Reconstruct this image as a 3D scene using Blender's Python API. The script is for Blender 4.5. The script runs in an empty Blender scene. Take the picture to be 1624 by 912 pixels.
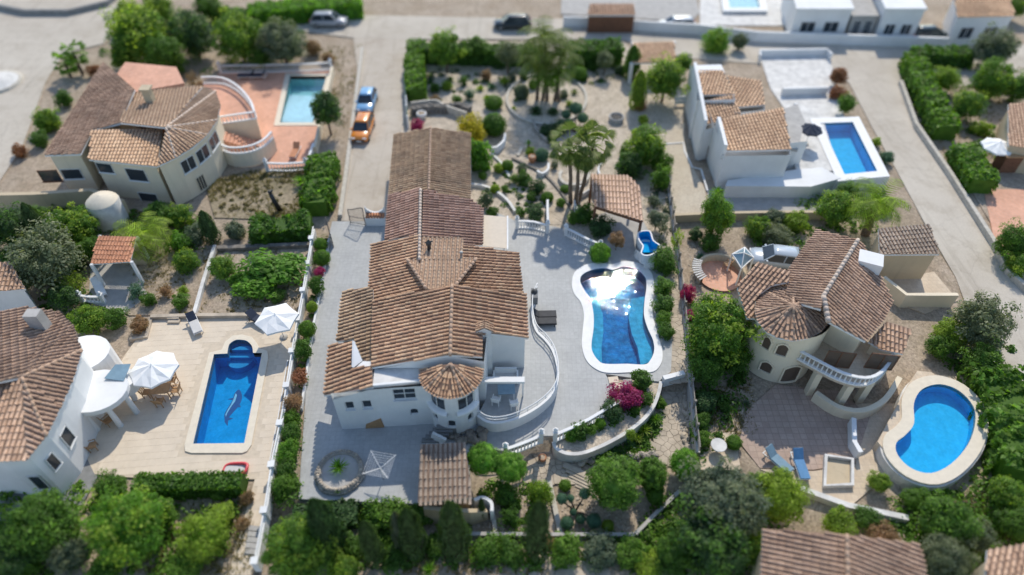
import bpy, math, random
import numpy as np
from mathutils import Vector, Matrix
from mathutils.geometry import tessellate_polygon

random.seed(7)
rng = np.random.default_rng(11)
scene = bpy.context.scene
col = scene.collection
PI = math.pi

# ---------------------------------------------------------------- camera
CAM_H, PITCH, FOC = 39.0, math.radians(46), 1083.0
cam_data = bpy.data.cameras.new("camera")
cam = bpy.data.objects.new("camera", cam_data)
col.objects.link(cam)
cam.location = (0, 0, CAM_H)
cam.rotation_euler = (math.radians(90) - PITCH, 0, 0)
cam_data.sensor_width = 36.0
cam_data.lens = 36.0 * FOC / 1624.0
cam_data.clip_end = 6000
cam_data.dof.use_dof = True
cam_data.dof.focus_distance = 49.0
cam_data.dof.aperture_fstop = 0.034
scene.camera = cam

# ---------------------------------------------------------------- light
SUN_EL, SUN_AZ = math.radians(43.8), math.radians(12.0)
world = bpy.data.worlds.new("World")
scene.world = world
world.use_nodes = True
wn = world.node_tree
bg = wn.nodes["Background"]
sky = wn.nodes.new("ShaderNodeTexSky")
sky.sky_type = 'NISHITA'
sky.sun_disc = False
sky.sun_elevation = SUN_EL
sky.sun_rotation = SUN_AZ
sky.air_density = 1.0
sky.dust_density = 0.4
wn.links.new(sky.outputs[0], bg.inputs[0])
bg.inputs[1].default_value = 0.15
sun_data = bpy.data.lights.new("sun", 'SUN')
sun_data.energy = 2.7
sun_data.angle = math.radians(0.53)
sun_data.color = (1.0, 0.93, 0.81)
sun = bpy.data.objects.new("sun", sun_data)
col.objects.link(sun)
sdir = Vector((math.cos(SUN_EL) * math.sin(SUN_AZ), math.cos(SUN_EL) * math.cos(SUN_AZ), math.sin(SUN_EL)))
sun.rotation_euler = sdir.to_track_quat('Z', 'Y').to_euler()
scene.view_settings.view_transform = 'Standard'
scene.view_settings.look = 'None'
scene.view_settings.exposure = 0.48
scene.view_settings.gamma = 1.0
scene.cycles.max_bounces = 6
scene.cycles.transparent_max_bounces = 8
scene.cycles.use_denoising = True

# ---------------------------------------------------------------- survey helpers
_s, _c = math.sin(PITCH), math.cos(PITCH)
CAMP = Vector((0, 0, CAM_H))
FWD = Vector((0, _c, -_s)); UPV = Vector((0, _s, _c)); RGT = Vector((1, 0, 0))
def ray(px, py):
    return FWD + RGT * ((px - 812) / FOC) + UPV * ((456 - py) / FOC)
def at(px, py, z=0.0):
    """surveyed ground position: where the sight line through a photo pixel meets height z"""
    d = ray(px, py)
    return CAMP + d * ((z - CAM_H) / d.z)
def at2(px, py, z=0.0):
    p = at(px, py, z); return (p.x, p.y)
def metres(p, rpx):
    return rpx * (Vector(p) - CAMP).dot(FWD) / FOC
def on_plane(px, py, o, n):
    d = ray(px, py)
    return CAMP + d * ((o - CAMP).dot(n) / d.dot(n))
def spline(pts, closed=False, n=6):
    pts = [tuple(p) for p in pts]
    m = len(pts); out = []
    for i in range(m if closed else m - 1):
        if closed:
            p0, p1, p2, p3 = (pts[(i + k - 1) % m] for k in range(4))
        else:
            p0, p1, p2, p3 = pts[max(i - 1, 0)], pts[i], pts[i + 1], pts[min(i + 2, m - 1)]
        for j in range(n):
            t = j / n
            out.append(tuple(0.5 * ((2 * b) + (-a + c) * t + (2 * a - 5 * b + 4 * c - d) * t * t + (-a + 3 * b - 3 * c + d) * t ** 3)
                             for a, b, c, d in zip(p0, p1, p2, p3)))
    if not closed:
        out.append(pts[-1])
    return out
def area2(pts):
    return sum(pts[i - 1][0] * pts[i][1] - pts[i][0] * pts[i - 1][1] for i in range(len(pts)))
def ccw(pts):
    return list(pts) if area2(pts) > 0 else list(pts)[::-1]
def offset(pts, w):
    """grow a closed CCW outline by w"""
    pts = ccw(pts); m = len(pts); out = []
    for i in range(m):
        a, b, c = Vector(pts[i - 1][:2]), Vector(pts[i][:2]), Vector(pts[(i + 1) % m][:2])
        n1 = (b - a).normalized(); n2 = (c - b).normalized()
        n1 = Vector((n1.y, -n1.x)); n2 = Vector((n2.y, -n2.x))
        n = n1 + n2
        if n.length < 1e-6: n = n1
        n.normalize()
        k = w / max(0.5, n.dot(n1))
        out.append((b.x + n.x * k, b.y + n.y * k))
    return out
def inside(x, y, poly):
    """vectorised point in polygon"""
    r = np.zeros(x.shape, bool); m = len(poly)
    for i in range(m):
        x1, y1 = poly[i - 1][:2]; x2, y2 = poly[i][:2]
        if y1 == y2: continue
        cnd = ((y1 > y) != (y2 > y)) & (x < (x2 - x1) * (y - y1) / (y2 - y1) + x1)
        r ^= cnd
    return r
def px_poly(pts, z=0.0):
    return [at2(a, b, z) for a, b in pts]

# ---------------------------------------------------------------- mesh building
class MB:
    def __init__(self):
        self.v = []; self.f = []; self.s = []; self.m = []
        self.mi = 0
    def add(self, vs, fs, smooth=False):
        k = len(self.v)
        self.v += [tuple(p) for p in vs]
        for f in fs:
            self.f.append(tuple(i + k for i in f)); self.s.append(smooth); self.m.append(self.mi)
    def box(self, c, size, rz=0.0, M=None):
        x, y, z = (q / 2 for q in size)
        vs = [Vector((a * x, b * y, d * z)) for d in (-1, 1) for a, b in ((-1, -1), (1, -1), (1, 1), (-1, 1))]
        R = M if M is not None else Matrix.Rotation(rz, 3, 'Z')
        vs = [R @ p + Vector(c) for p in vs]
        self.add(vs, [(3, 2, 1, 0), (4, 5, 6, 7), (0, 1, 5, 4), (1, 2, 6, 5), (2, 3, 7, 6), (3, 0, 4, 7)])
    def bar(self, a, b, w, h=None, up=(0, 0, 1)):
        a, b = Vector(a), Vector(b); h = h or w
        d = (b - a); L = d.length
        if L < 1e-6: return
        d /= L
        u = Vector(up)
        if abs(d.dot(u)) > 0.98: u = Vector((0, 1, 0))
        s = d.cross(u).normalized(); t = s.cross(d)
        R = Matrix((d, s, t)).transposed()
        self.box((a + b) / 2, (L, w, h), M=R)
    def prism(self, poly, z0, z1, holes=(), bottom=False):
        loops = [ccw(poly)] + [ccw(h)[::-1] for h in holes]
        if not holes:
            n = len(loops[0]); p = loops[0]
            vs = [(q[0], q[1], z1) for q in p] + [(q[0], q[1], z0) for q in p]
            fs = [tuple(range(n))] + [(i, n + i, n + (i + 1) % n, (i + 1) % n) for i in range(n)]
            if bottom: fs.append(tuple(range(2 * n - 1, n - 1, -1)))
            self.add(vs, fs); return
        flat = [q for lp in loops for q in lp]
        tris = tessellate_polygon([[Vector((q[0], q[1], 0)) for q in lp] for lp in loops])
        N = len(flat)
        vs = [(q[0], q[1], z1) for q in flat] + [(q[0], q[1], z0) for q in flat]
        fs = []
        for a, b, c in tris:
            A, B, Cc = flat[a], flat[b], flat[c]
            if (B[0] - A[0]) * (Cc[1] - A[1]) - (B[1] - A[1]) * (Cc[0] - A[0]) < 0: a, b = b, a
            fs.append((a, b, c))
            if bottom: fs.append((c + N, b + N, a + N))
        k = 0
        for lp in loops:
            n = len(lp)
            fs += [(k + i, N + k + i, N + k + (i + 1) % n, k + (i + 1) % n) for i in range(n)]
            k += n
        self.add(vs, fs)
    def tube(self, pts, rad, n=6, cap=True):
        pts = [Vector(p) for p in pts]; m = len(pts)
        rs = rad if isinstance(rad, (list, tuple)) else [rad] * m
        vs = []
        for i, p in enumerate(pts):
            d = (pts[min(i + 1, m - 1)] - pts[max(i - 1, 0)]).normalized()
            u = Vector((0, 0, 1)) if abs(d.z) < 0.9 else Vector((1, 0, 0))
            s = d.cross(u).normalized(); t = s.cross(d)
            for k in range(n):
                a = 2 * PI * k / n
                vs.append(p + (s * math.cos(a) + t * math.sin(a)) * rs[i])
        fs = []
        for i in range(m - 1):
            for k in range(n):
                fs.append((i * n + k, i * n + (k + 1) % n, (i + 1) * n + (k + 1) % n, (i + 1) * n + k))
        if cap:
            fs.append(tuple(range(n))[::-1]); fs.append(tuple((m - 1) * n + k for k in range(n)))
        self.add(vs, fs, True)
    def lathe(self, prof, n=12, c=(0, 0, 0), a0=0.0, a1=2 * PI, cap=False):
        full = abs(a1 - a0 - 2 * PI) < 1e-6
        m = n if full else n + 1
        vs = []
        for r, z in prof:
            for k in range(m):
                a = a0 + (a1 - a0) * k / n
                vs.append((c[0] + r * math.cos(a), c[1] + r * math.sin(a), c[2] + z))
        fs = []
        for i in range(len(prof) - 1):
            for k in range(n):
                k2 = (k + 1) % m
                fs.append((i * m + k, i * m + k2, (i + 1) * m + k2, (i + 1) * m + k))
        if cap and full:
            fs.append(tuple((len(prof) - 1) * m + k for k in range(m)))
        self.add(vs, fs, True)
    def ribbon(self, path, w, z0, z1, closed=False, z1f=None, z0f=None):
        """a wall of width w along a 2-d path"""
        P = [Vector(p[:2]) for p in path]; m = len(P); L = []; Rr = []
        for i in range(m):
            a = P[i - 1] if (i > 0 or closed) else P[i]
            b = P[(i + 1) % m] if (i < m - 1 or closed) else P[i]
            d = (b - a).normalized(); n = Vector((-d.y, d.x)) * (w / 2)
            L.append(P[i] + n); Rr.append(P[i] - n)
        vs = []
        for i in range(m):
            t = z1f[i] if z1f else z1
            b0 = z0f[i] if z0f else z0
            vs += [(L[i].x, L[i].y, b0), (Rr[i].x, Rr[i].y, b0), (Rr[i].x, Rr[i].y, t), (L[i].x, L[i].y, t)]
        fs = []
        for i in range(m if closed else m - 1):
            a = 4 * i; b = 4 * ((i + 1) % m)
            fs += [(a + 3, a + 2, b + 2, b + 3), (a + 1, b + 1, b + 2, a + 2), (a, a + 3, b + 3, b)]
        if not closed:
            fs += [(0, 1, 2, 3), (4 * m - 1, 4 * m - 2, 4 * m - 3, 4 * m - 4)]
        self.add(vs, fs)
    def mesh(self, name, mats):
        me = bpy.data.meshes.new(name)
        me.from_pydata(self.v, [], self.f)
        me.polygons.foreach_set('use_smooth', self.s)
        me.polygons.foreach_set('material_index', self.m)
        for x in (mats if isinstance(mats, (list, tuple)) else [mats]):
            me.materials.append(x)
        me.update()
        return me
    def build(self, name, mats, parent=None, **tags):
        return link(name, self.mesh(name, mats), parent, **tags)

def tag(o, label=None, cat=None, group=None, kind=None):
    if label: o['label'] = label
    if cat: o['category'] = cat
    if group: o['group'] = group
    if kind: o['kind'] = kind
    return o
def link(name, data, parent=None, loc=None, rz=None, scale=None, **tags):
    o = bpy.data.objects.new(name, data)
    col.objects.link(o)
    if parent is not None: o.parent = parent
    if loc is not None: o.location = loc
    if rz is not None: o.rotation_euler = (0, 0, rz)
    if scale is not None: o.scale = scale if hasattr(scale, '__len__') else (scale,) * 3
    return tag(o, **tags)
def empty(name, loc=(0, 0, 0), rz=0.0, label=None, cat=None, group=None, scale=None):
    o = link(name, None, None, loc, rz, scale, label=label, cat=cat, group=group)
    o.empty_display_size = 0.2
    return o
def copy_thing(root, loc, rz, label, scale=None):
    r = root.copy(); col.objects.link(r); r.location = loc; r.rotation_euler = (0, 0, rz)
    if scale: r.scale = (scale,) * 3
    r['label'] = label
    for ch in list(root.children):
        c = ch.copy(); col.objects.link(c); c.parent = r
        for g in list(ch.children):
            d = g.copy(); col.objects.link(d); d.parent = c
    return r
def np_mesh(name, V, quads=None, tris=None, mats=(), smooth=False):
    me = bpy.data.meshes.new(name)
    nq = 0 if quads is None else len(quads); nt = 0 if tris is None else len(tris)
    me.vertices.add(len(V)); me.vertices.foreach_set('co', np.asarray(V, np.float32).ravel())
    idx = np.concatenate([a.ravel() for a in (quads, tris) if a is not None]).astype(np.int32)
    me.loops.add(len(idx)); me.loops.foreach_set('vertex_index', idx)
    me.polygons.add(nq + nt)
    st = np.concatenate([np.arange(nq) * 4, nq * 4 + np.arange(nt) * 3]).astype(np.int32)
    me.polygons.foreach_set('loop_start', st)
    me.update(calc_edges=True)
    if smooth: me.polygons.foreach_set('use_smooth', np.ones(nq + nt, bool))
    for m in mats: me.materials.append(m)
    return me

# ---------------------------------------------------------------- materials
def _mat(name):
    m = bpy.data.materials.new(name); m.use_nodes = True
    nt = m.node_tree; b = nt.nodes['Principled BSDF']
    return m, nt, b
def _pos(nt):
    g = nt.nodes.new('ShaderNodeNewGeometry'); return g
def _mixc(nt, fac, a, b, mode='MIX'):
    n = nt.nodes.new('ShaderNodeMix'); n.data_type = 'RGBA'; n.blend_type = mode
    if isinstance(fac, float): n.inputs[0].default_value = fac
    else: nt.links.new(fac, n.inputs[0])
    for k, v in ((6, a), (7, b)):
        if isinstance(v, tuple): n.inputs[k].default_value = (*v, 1)
        else: nt.links.new(v, n.inputs[k])
    return n.outputs[2]
def _noise(nt, src, scale, detail=4, rough=0.6):
    n = nt.nodes.new('ShaderNodeTexNoise'); n.inputs['Scale'].default_value = scale
    n.inputs['Detail'].default_value = detail; n.inputs['Roughness'].default_value = rough
    nt.links.new(src, n.inputs['Vector']); return n.outputs['Fac']
def _ramp(nt, src, stops):
    n = nt.nodes.new('ShaderNodeValToRGB'); e = n.color_ramp.elements
    while len(e) < len(stops): e.new(0.5)
    for el, (p, c) in zip(e, stops):
        el.position = p; el.color = (*c, 1) if len(c) == 3 else c
    nt.links.new(src, n.inputs[0]); return n.outputs[0]
def _bump(nt, b, src, strength, dist=0.02):
    n = nt.nodes.new('ShaderNodeBump'); n.inputs['Strength'].default_value = strength
    n.inputs['Distance'].default_value = dist
    nt.links.new(src, n.inputs['Height']); nt.links.new(n.outputs[0], b.inputs['Normal'])
def plain(name, c, rough=0.6, metal=0.0, var=0.12, scale=3.0, bump=0.0):
    m, nt, b = _mat(name); g = _pos(nt)
    n1 = _noise(nt, g.outputs['Position'], scale)
    cc = _ramp(nt, n1, [(0.3, tuple(x * (1 - var) for x in c)), (0.7, tuple(min(1, x * (1 + var)) for x in c))])
    nt.links.new(cc, b.inputs['Base Color'])
    b.inputs['Roughness'].default_value = rough; b.inputs['Metallic'].default_value = metal
    if bump: _bump(nt, b, _noise(nt, g.outputs['Position'], 14, 5), bump)
    return m
def wall_mat(name, c, dirt=(0.42, 0.38, 0.32), amount=0.35):
    m, nt, b = _mat(name); g = _pos(nt)
    mp = nt.nodes.new('ShaderNodeMapping'); mp.inputs['Scale'].default_value = (3.2, 3.2, 0.22)
    nt.links.new(g.outputs['Position'], mp.inputs['Vector'])
    st = _ramp(nt, _noise(nt, mp.outputs[0], 1.0, 5, 0.7), [(0.52, (0, 0, 0)), (0.78, (amount,) * 3)])
    pa = _ramp(nt, _noise(nt, g.outputs['Position'], 0.5, 5), [(0.35, tuple(x * 0.93 for x in c)), (0.65, tuple(min(1, x * 1.04) for x in c))])
    a = _mixc(nt, st, pa, dirt)
    nt.links.new(a, b.inputs['Base Color']); b.inputs['Roughness'].default_value = 0.8
    _bump(nt, b, _noise(nt, g.outputs['Position'], 10, 5), 0.2)
    return m
def ground_mat(name, c1, c2, c3, s1=0.25, s2=2.5, s3=12.0, bump=0.4, rough=0.9, speck=0.35):
    """three tones mixed at three scales, with a pebbly speckle"""
    m, nt, b = _mat(name); g = _pos(nt); P = g.outputs['Position']
    a = _ramp(nt, _noise(nt, P, s1, 5), [(0.38, c1), (0.62, c2)])
    a = _mixc(nt, _ramp(nt, _noise(nt, P, s2, 5, 0.7), [(0.45, (0, 0, 0)), (0.75, (0.8,) * 3)]), a, c3)
    v = nt.nodes.new('ShaderNodeTexVoronoi'); v.inputs['Scale'].default_value = s3
    nt.links.new(P, v.inputs['Vector'])
    sp = _ramp(nt, v.outputs['Color'], [(0.0, (1 - speck,) * 3), (1.0, (1 + speck * 0.6,) * 3)])
    a = _mixc(nt, 1.0, a, sp, 'MULTIPLY')
    nt.links.new(a, b.inputs['Base Color']); b.inputs['Roughness'].default_value = rough
    if bump: _bump(nt, b, _noise(nt, P, s3 * 0.8, 4), bump, 0.05)
    return m
def road_mat(name, c1, c2, c3):
    m, nt, b = _mat(name); g = _pos(nt); P = g.outputs['Position']
    a = _ramp(nt, _noise(nt, P, 0.09, 6, 0.65), [(0.35, c1), (0.65, c2)])
    a = _mixc(nt, _ramp(nt, _noise(nt, P, 0.45, 7, 0.72), [(0.48, (0, 0, 0)), (0.70, (0.75,) * 3)]), a, c3)
    mp = nt.nodes.new('ShaderNodeMapping'); mp.inputs['Rotation'].default_value = (0, 0, 0.12); mp.inputs['Scale'].default_value = (1.4, 0.09, 1)
    nt.links.new(P, mp.inputs['Vector'])
    a = _mixc(nt, _ramp(nt, _noise(nt, mp.outputs[0], 1.0, 4), [(0.55, (0, 0, 0)), (0.72, (0.4,) * 3)]), a, tuple(x * 0.75 for x in c3))
    v = nt.nodes.new('ShaderNodeTexVoronoi'); v.feature = 'DISTANCE_TO_EDGE'; v.inputs['Scale'].default_value = 0.17
    w = nt.nodes.new('ShaderNodeVectorMath'); w.operation = 'ADD'
    nz = nt.nodes.new('ShaderNodeTexNoise'); nz.inputs['Scale'].default_value = 0.8; nz.inputs['Detail'].default_value = 5
    nt.links.new(P, nz.inputs['Vector']); nt.links.new(P, w.inputs[0]); nt.links.new(nz.outputs['Color'], w.inputs[1]); nt.links.new(w.outputs[0], v.inputs['Vector'])
    a = _mixc(nt, _ramp(nt, v.outputs['Distance'], [(0.0, (0.2,) * 3), (0.010, (0, 0, 0))]), a, (0.2, 0.17, 0.14))
    sp = _ramp(nt, _noise(nt, P, 14, 3), [(0.3, (0.92,) * 3), (0.7, (1.08,) * 3)])
    a = _mixc(nt, 1.0, a, sp, 'MULTIPLY')
    nt.links.new(a, b.inputs['Base Color']); b.inputs['Roughness'].default_value = 0.9
    return m
def tile_mat(name, c1, c2, mortar, w, h, var=0.5, rough=0.7, rot=0.0, msize=0.02, stain=0.15, offset_=0.5):
    m, nt, b = _mat(name); g = _pos(nt)
    mp = nt.nodes.new('ShaderNodeMapping'); mp.inputs['Rotation'].default_value = (0, 0, rot)
    nt.links.new(g.outputs['Position'], mp.inputs['Vector'])
    t = nt.nodes.new('ShaderNodeTexBrick'); t.offset = offset_
    t.inputs['Color1'].default_value = (*c1, 1); t.inputs['Color2'].default_value = (*c2, 1)
    t.inputs['Mortar'].default_value = (*mortar, 1); t.inputs['Scale'].default_value = 1
    t.inputs['Mortar Size'].default_value = msize; t.inputs['Brick Width'].default_value = w
    t.inputs['Row Height'].default_value = h; t.inputs['Mortar Smooth'].default_value = 0.3
    nt.links.new(mp.outputs[0], t.inputs['Vector'])
    n = _ramp(nt, _noise(nt, g.outputs['Position'], 0.35, 6, 0.65), [(0.3, (1 - stain,) * 3), (0.7, (1 + stain,) * 3)])
    n2 = _ramp(nt, _noise(nt, g.outputs['Position'], 5.0, 3), [(0.3, (0.93,) * 3), (0.7, (1.07,) * 3)])
    c = _mixc(nt, 1.0, _mixc(nt, 1.0, t.outputs['Color'], n, 'MULTIPLY'), n2, 'MULTIPLY')
    nt.links.new(c, b.inputs['Base Color']); b.inputs['Roughness'].default_value = rough
    _bump(nt, b, t.outputs['Fac'], -0.3, 0.01)
    return m
def roof_mat(name, cols, stain=0.45, stain_c=(0.10, 0.085, 0.07)):
    """clay barrel tiles: each tile its own tint, weathered in drifts"""
    m, nt, b = _mat(name); g = _pos(nt)
    k = len(cols)
    a = _ramp(nt, g.outputs['Random Per Island'], [(i / max(1, k - 1), c) for i, c in enumerate(cols)])
    n = _noise(nt, g.outputs['Position'], 0.55, 6, 0.7)
    f = _ramp(nt, n, [(0.45, (0, 0, 0)), (0.72, (stain,) * 3)])
    a = _mixc(nt, f, a, stain_c)
    n2 = _ramp(nt, _noise(nt, g.outputs['Position'], 9.0, 3), [(0.3, (0.8,) * 3), (0.7, (1.15,) * 3)])
    a = _mixc(nt, 1.0, a, n2, 'MULTIPLY')
    n3 = _noise(nt, g.outputs['Position'], 0.23, 7, 0.75)
    a = _mixc(nt, 1.0, a, _ramp(nt, n3, [(0.36, (0.72, 0.70, 0.68)), (0.62, (1.1, 1.1, 1.1))]), 'MULTIPLY')
    n4 = _ramp(nt, _noise(nt, g.outputs['Position'], 4.5, 5, 0.8), [(0.60, (0, 0, 0)), (0.68, (0.5,) * 3)])
    a = _mixc(nt, n4, a, (0.42, 0.38, 0.30))
    nt.links.new(a, b.inputs['Base Color']); b.inputs['Roughness'].default_value = 0.85
    return m
def leaf_mat(name, c, c2=None, trans=0.35, spread=0.35):
    m = bpy.data.materials.new(name); m.use_nodes = True
    nt = m.node_tree; nt.nodes.clear()
    out = nt.nodes.new('ShaderNodeOutputMaterial')
    g = _pos(nt); oi = nt.nodes.new('ShaderNodeObjectInfo')
    c = tuple(x * 1.9 for x in c)
    c2 = tuple(x * 1.3 for x in c2) if c2 else tuple(x * 1.7 for x in c)
    lo = tuple(x * (1 - spread) for x in c)
    a = _ramp(nt, g.outputs['Random Per Island'], [(0.0, lo), (0.55, c), (1.0, c2)])
    v = _ramp(nt, oi.outputs['Random'], [(0.0, (0.86, 0.9, 0.84)), (1.0, (1.14, 1.08, 1.1))])
    a = _mixc(nt, 1.0, a, v, 'MULTIPLY')
    n = _ramp(nt, _noise(nt, g.outputs['Position'], 1.3, 2), [(0.35, (0.75, 0.8, 0.75)), (0.65, (1.2, 1.15, 1.1))])
    a = _mixc(nt, 1.0, a, n, 'MULTIPLY')
    d = nt.nodes.new('ShaderNodeBsdfPrincipled'); d.inputs['Roughness'].default_value = 0.55
    d.inputs['Specular IOR Level'].default_value = 0.3
    t = nt.nodes.new('ShaderNodeBsdfTranslucent'); trans = min(0.52, trans + 0.12)
    nt.links.new(a, d.inputs['Base Color'])
    tc = _mixc(nt, 1.0, a, (1.6, 1.7, 0.7), 'MULTIPLY'); nt.links.new(tc, t.inputs['Color'])
    mx = nt.nodes.new('ShaderNodeMixShader'); mx.inputs[0].default_value = trans
    nt.links.new(d.outputs[0], mx.inputs[1]); nt.links.new(t.outputs[0], mx.inputs[2])
    nt.links.new(mx.outputs[0], out.inputs[0])
    return m
def water_mat(name, tint=(0.72, 0.9, 0.98), wave=3.0, strength=0.25, rough=0.08):
    m = bpy.data.materials.new(name); m.use_nodes = True
    nt = m.node_tree; nt.nodes.clear()
    out = nt.nodes.new('ShaderNodeOutputMaterial')
    g = _pos(nt)
    tr = nt.nodes.new('ShaderNodeBsdfTransparent'); tr.inputs[0].default_value = (*tint, 1)
    gl = nt.nodes.new('ShaderNodeBsdfGlossy'); gl.inputs['Roughness'].default_value = rough
    gl.inputs['Color'].default_value = (1, 1, 1, 1)
    fr = nt.nodes.new('ShaderNodeFresnel'); fr.inputs[0].default_value = 1.33
    bp = nt.nodes.new('ShaderNodeBump'); bp.inputs['Strength'].default_value = strength; bp.inputs['Distance'].default_value = 0.05
    n1 = _noise(nt, g.outputs['Position'], wave, 0.6, 0.35)
    nt.links.new(n1, bp.inputs['Height'])
    nt.links.new(bp.outputs[0], gl.inputs['Normal']); nt.links.new(bp.outputs[0], fr.inputs['Normal'])
    mx = nt.nodes.new('ShaderNodeMixShader')
    nt.links.new(fr.outputs[0], mx.inputs[0]); nt.links.new(tr.outputs[0], mx.inputs[1]); nt.links.new(gl.outputs[0], mx.inputs[2])
    nt.links.new(mx.outputs[0], out.inputs[0])
    return m
def pool_tile(name, c, c2, size=0.15, light_ripple=0.25):
    """small glazed mosaic; the net of light on a pool floor is painted into its colour as soft mottling"""
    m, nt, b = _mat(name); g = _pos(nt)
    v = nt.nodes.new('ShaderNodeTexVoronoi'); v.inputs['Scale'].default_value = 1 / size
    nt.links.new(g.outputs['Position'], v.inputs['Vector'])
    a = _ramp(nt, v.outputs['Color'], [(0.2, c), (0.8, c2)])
    n = _ramp(nt, _noise(nt, g.outputs['Position'], 1.6, 4), [(0.35, (1 - light_ripple,) * 3), (0.65, (1 + light_ripple,) * 3)])
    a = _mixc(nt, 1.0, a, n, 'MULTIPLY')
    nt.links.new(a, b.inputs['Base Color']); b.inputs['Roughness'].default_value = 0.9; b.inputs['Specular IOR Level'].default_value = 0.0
    return m

M = {}
M['white'] = wall_mat('white_render', (0.74, 0.735, 0.715), amount=0.13)
M['white_old'] = plain('weathered_white', (0.62, 0.60, 0.56), 0.85, var=0.22, scale=1.2, bump=0.2)
M['cream'] = wall_mat('cream_render', (0.74, 0.64, 0.475), (0.44, 0.36, 0.25), 0.22)
M['tan_wall'] = wall_mat('tan_wall', (0.52, 0.42, 0.28), (0.30, 0.24, 0.17), 0.45)
M['stone'] = plain('rough_stone', (0.34, 0.30, 0.25), 0.95, var=0.35, scale=2.0, bump=0.8)
M['stone_dark'] = plain('dark_stone', (0.20, 0.18, 0.155), 0.95, var=0.4, scale=2.0, bump=0.8)
M['path_stone'] = plain('flagstone', (0.46, 0.385, 0.295), 0.9, var=0.25, scale=1.1, bump=0.4)
M['terrace'] = tile_mat('grey_terrace_tile', (0.37, 0.372, 0.36), (0.40, 0.402, 0.39), (0.35, 0.352, 0.342), 0.33, 0.33, msize=0.02, stain=0.10, offset_=0.0)
M['paver'] = plain('cream_paver', (0.64, 0.54, 0.415), 0.85, var=0.08, scale=0.9, bump=0.05)
M['joint'] = plain('sandy_joint', (0.58, 0.485, 0.365), 0.95, var=0.1)
M['coping'] = plain('cream_coping', (0.68, 0.60, 0.47), 0.7, var=0.06)
M['coping_white'] = plain('white_coping', (0.76, 0.75, 0.72), 0.7, var=0.05)
M['terracotta_floor'] = tile_mat('terracotta_floor', (0.58, 0.29, 0.18), (0.66, 0.34, 0.22), (0.55, 0.34, 0.24), 0.33, 0.33, msize=0.015, offset_=0.0)
M['brown_floor'] = tile_mat('brown_paving', (0.37, 0.265, 0.205), (0.43, 0.32, 0.25), (0.31, 0.225, 0.175), 0.45, 0.45, msize=0.03, offset_=0.0)
M['road'] = road_mat('concrete_road', (0.45, 0.395, 0.32), (0.53, 0.475, 0.395), (0.37, 0.315, 0.245))
M['drive'] = road_mat('dusty_concrete', (0.44, 0.38, 0.305), (0.52, 0.46, 0.38), (0.34, 0.275, 0.205))
M['kerb'] = plain('kerb', (0.5, 0.46, 0.39), 0.9, var=0.2, bump=0.2)
M['gravel'] = ground_mat('beige_gravel', (0.50, 0.42, 0.32), (0.58, 0.495, 0.39), (0.41, 0.34, 0.255), 0.35, 1.6, 9.0, 0.6, 0.95, 0.36)
M['gravel_pale'] = ground_mat('pale_gravel', (0.52, 0.44, 0.33), (0.56, 0.49, 0.38), (0.45, 0.37, 0.28), 0.3, 1.5, 12.0, 0.3, 0.95, 0.2)
M['earth'] = ground_mat('dry_earth', (0.36, 0.28, 0.20), (0.44, 0.355, 0.27), (0.23, 0.19, 0.125), 0.3, 1.8, 8.0, 0.8, 1.0, 0.35)
M['scrub'] = ground_mat('scrubby_soil', (0.25, 0.205, 0.125), (0.36, 0.29, 0.20), (0.15, 0.14, 0.075), 0.3, 1.8, 6.0, 0.8, 1.0, 0.4)
M['tan_floor'] = tile_mat('tan_paving', (0.52, 0.41, 0.29), (0.58, 0.47, 0.34), (0.45, 0.36, 0.27), 0.4, 0.4, msize=0.015)
M['roof_main'] = roof_mat('roof_clay_red', [(0.433, 0.259, 0.158), (0.539, 0.320, 0.191), (0.621, 0.386, 0.235), (0.656, 0.441, 0.274), (0.492, 0.284, 0.170)], 0.40)
M['roof_old'] = roof_mat('roof_clay_old', [(0.403, 0.265, 0.160), (0.512, 0.345, 0.210), (0.585, 0.413, 0.259), (0.463, 0.320, 0.192)], 0.5)
M['roof_pink'] = roof_mat('roof_clay_pink', [(0.391, 0.228, 0.161), (0.517, 0.318, 0.234), (0.575, 0.372, 0.279), (0.448, 0.258, 0.183)], 0.3)
M['roof_tan'] = roof_mat('roof_clay_tan', [(0.616, 0.400, 0.250), (0.704, 0.486, 0.315), (0.660, 0.443, 0.280), (0.572, 0.367, 0.230)], 0.22)
M['roof_pav'] = roof_mat('roof_clay_pavilion', [(0.529, 0.358, 0.263), (0.575, 0.396, 0.294), (0.609, 0.424, 0.320)], 0.15)
M['roof_brown'] = roof_mat('roof_clay_brown', [(0.375, 0.230, 0.151), (0.512, 0.336, 0.227), (0.575, 0.384, 0.265), (0.425, 0.271, 0.184)], 0.35)
M['roof_grey'] = roof_mat('roof_clay_grey', [(0.27, 0.215, 0.175), (0.40, 0.33, 0.27), (0.35, 0.275, 0.215), (0.46, 0.37, 0.29)], 0.75, (0.11, 0.10, 0.09))
M['roof_orange'] = roof_mat('roof_clay_orange', [(0.48, 0.22, 0.12), (0.54, 0.26, 0.15), (0.44, 0.20, 0.115)], 0.15)
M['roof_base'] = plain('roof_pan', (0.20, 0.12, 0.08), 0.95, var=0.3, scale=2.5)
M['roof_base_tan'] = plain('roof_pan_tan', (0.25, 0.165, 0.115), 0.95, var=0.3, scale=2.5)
M['roof_base_pale'] = plain('roof_pan_pale', (0.36, 0.24, 0.165), 0.95, var=0.2, scale=2.5)  # paler pans, so the gaps between tiles show less
M['ridge'] = plain('ridge_mortar', (0.43, 0.29, 0.20), 0.9, var=0.25, scale=6, bump=0.2)
M['ridge_white'] = plain('ridge_lime', (0.53, 0.43, 0.35), 0.9, var=0.2, scale=6, bump=0.2)
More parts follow.
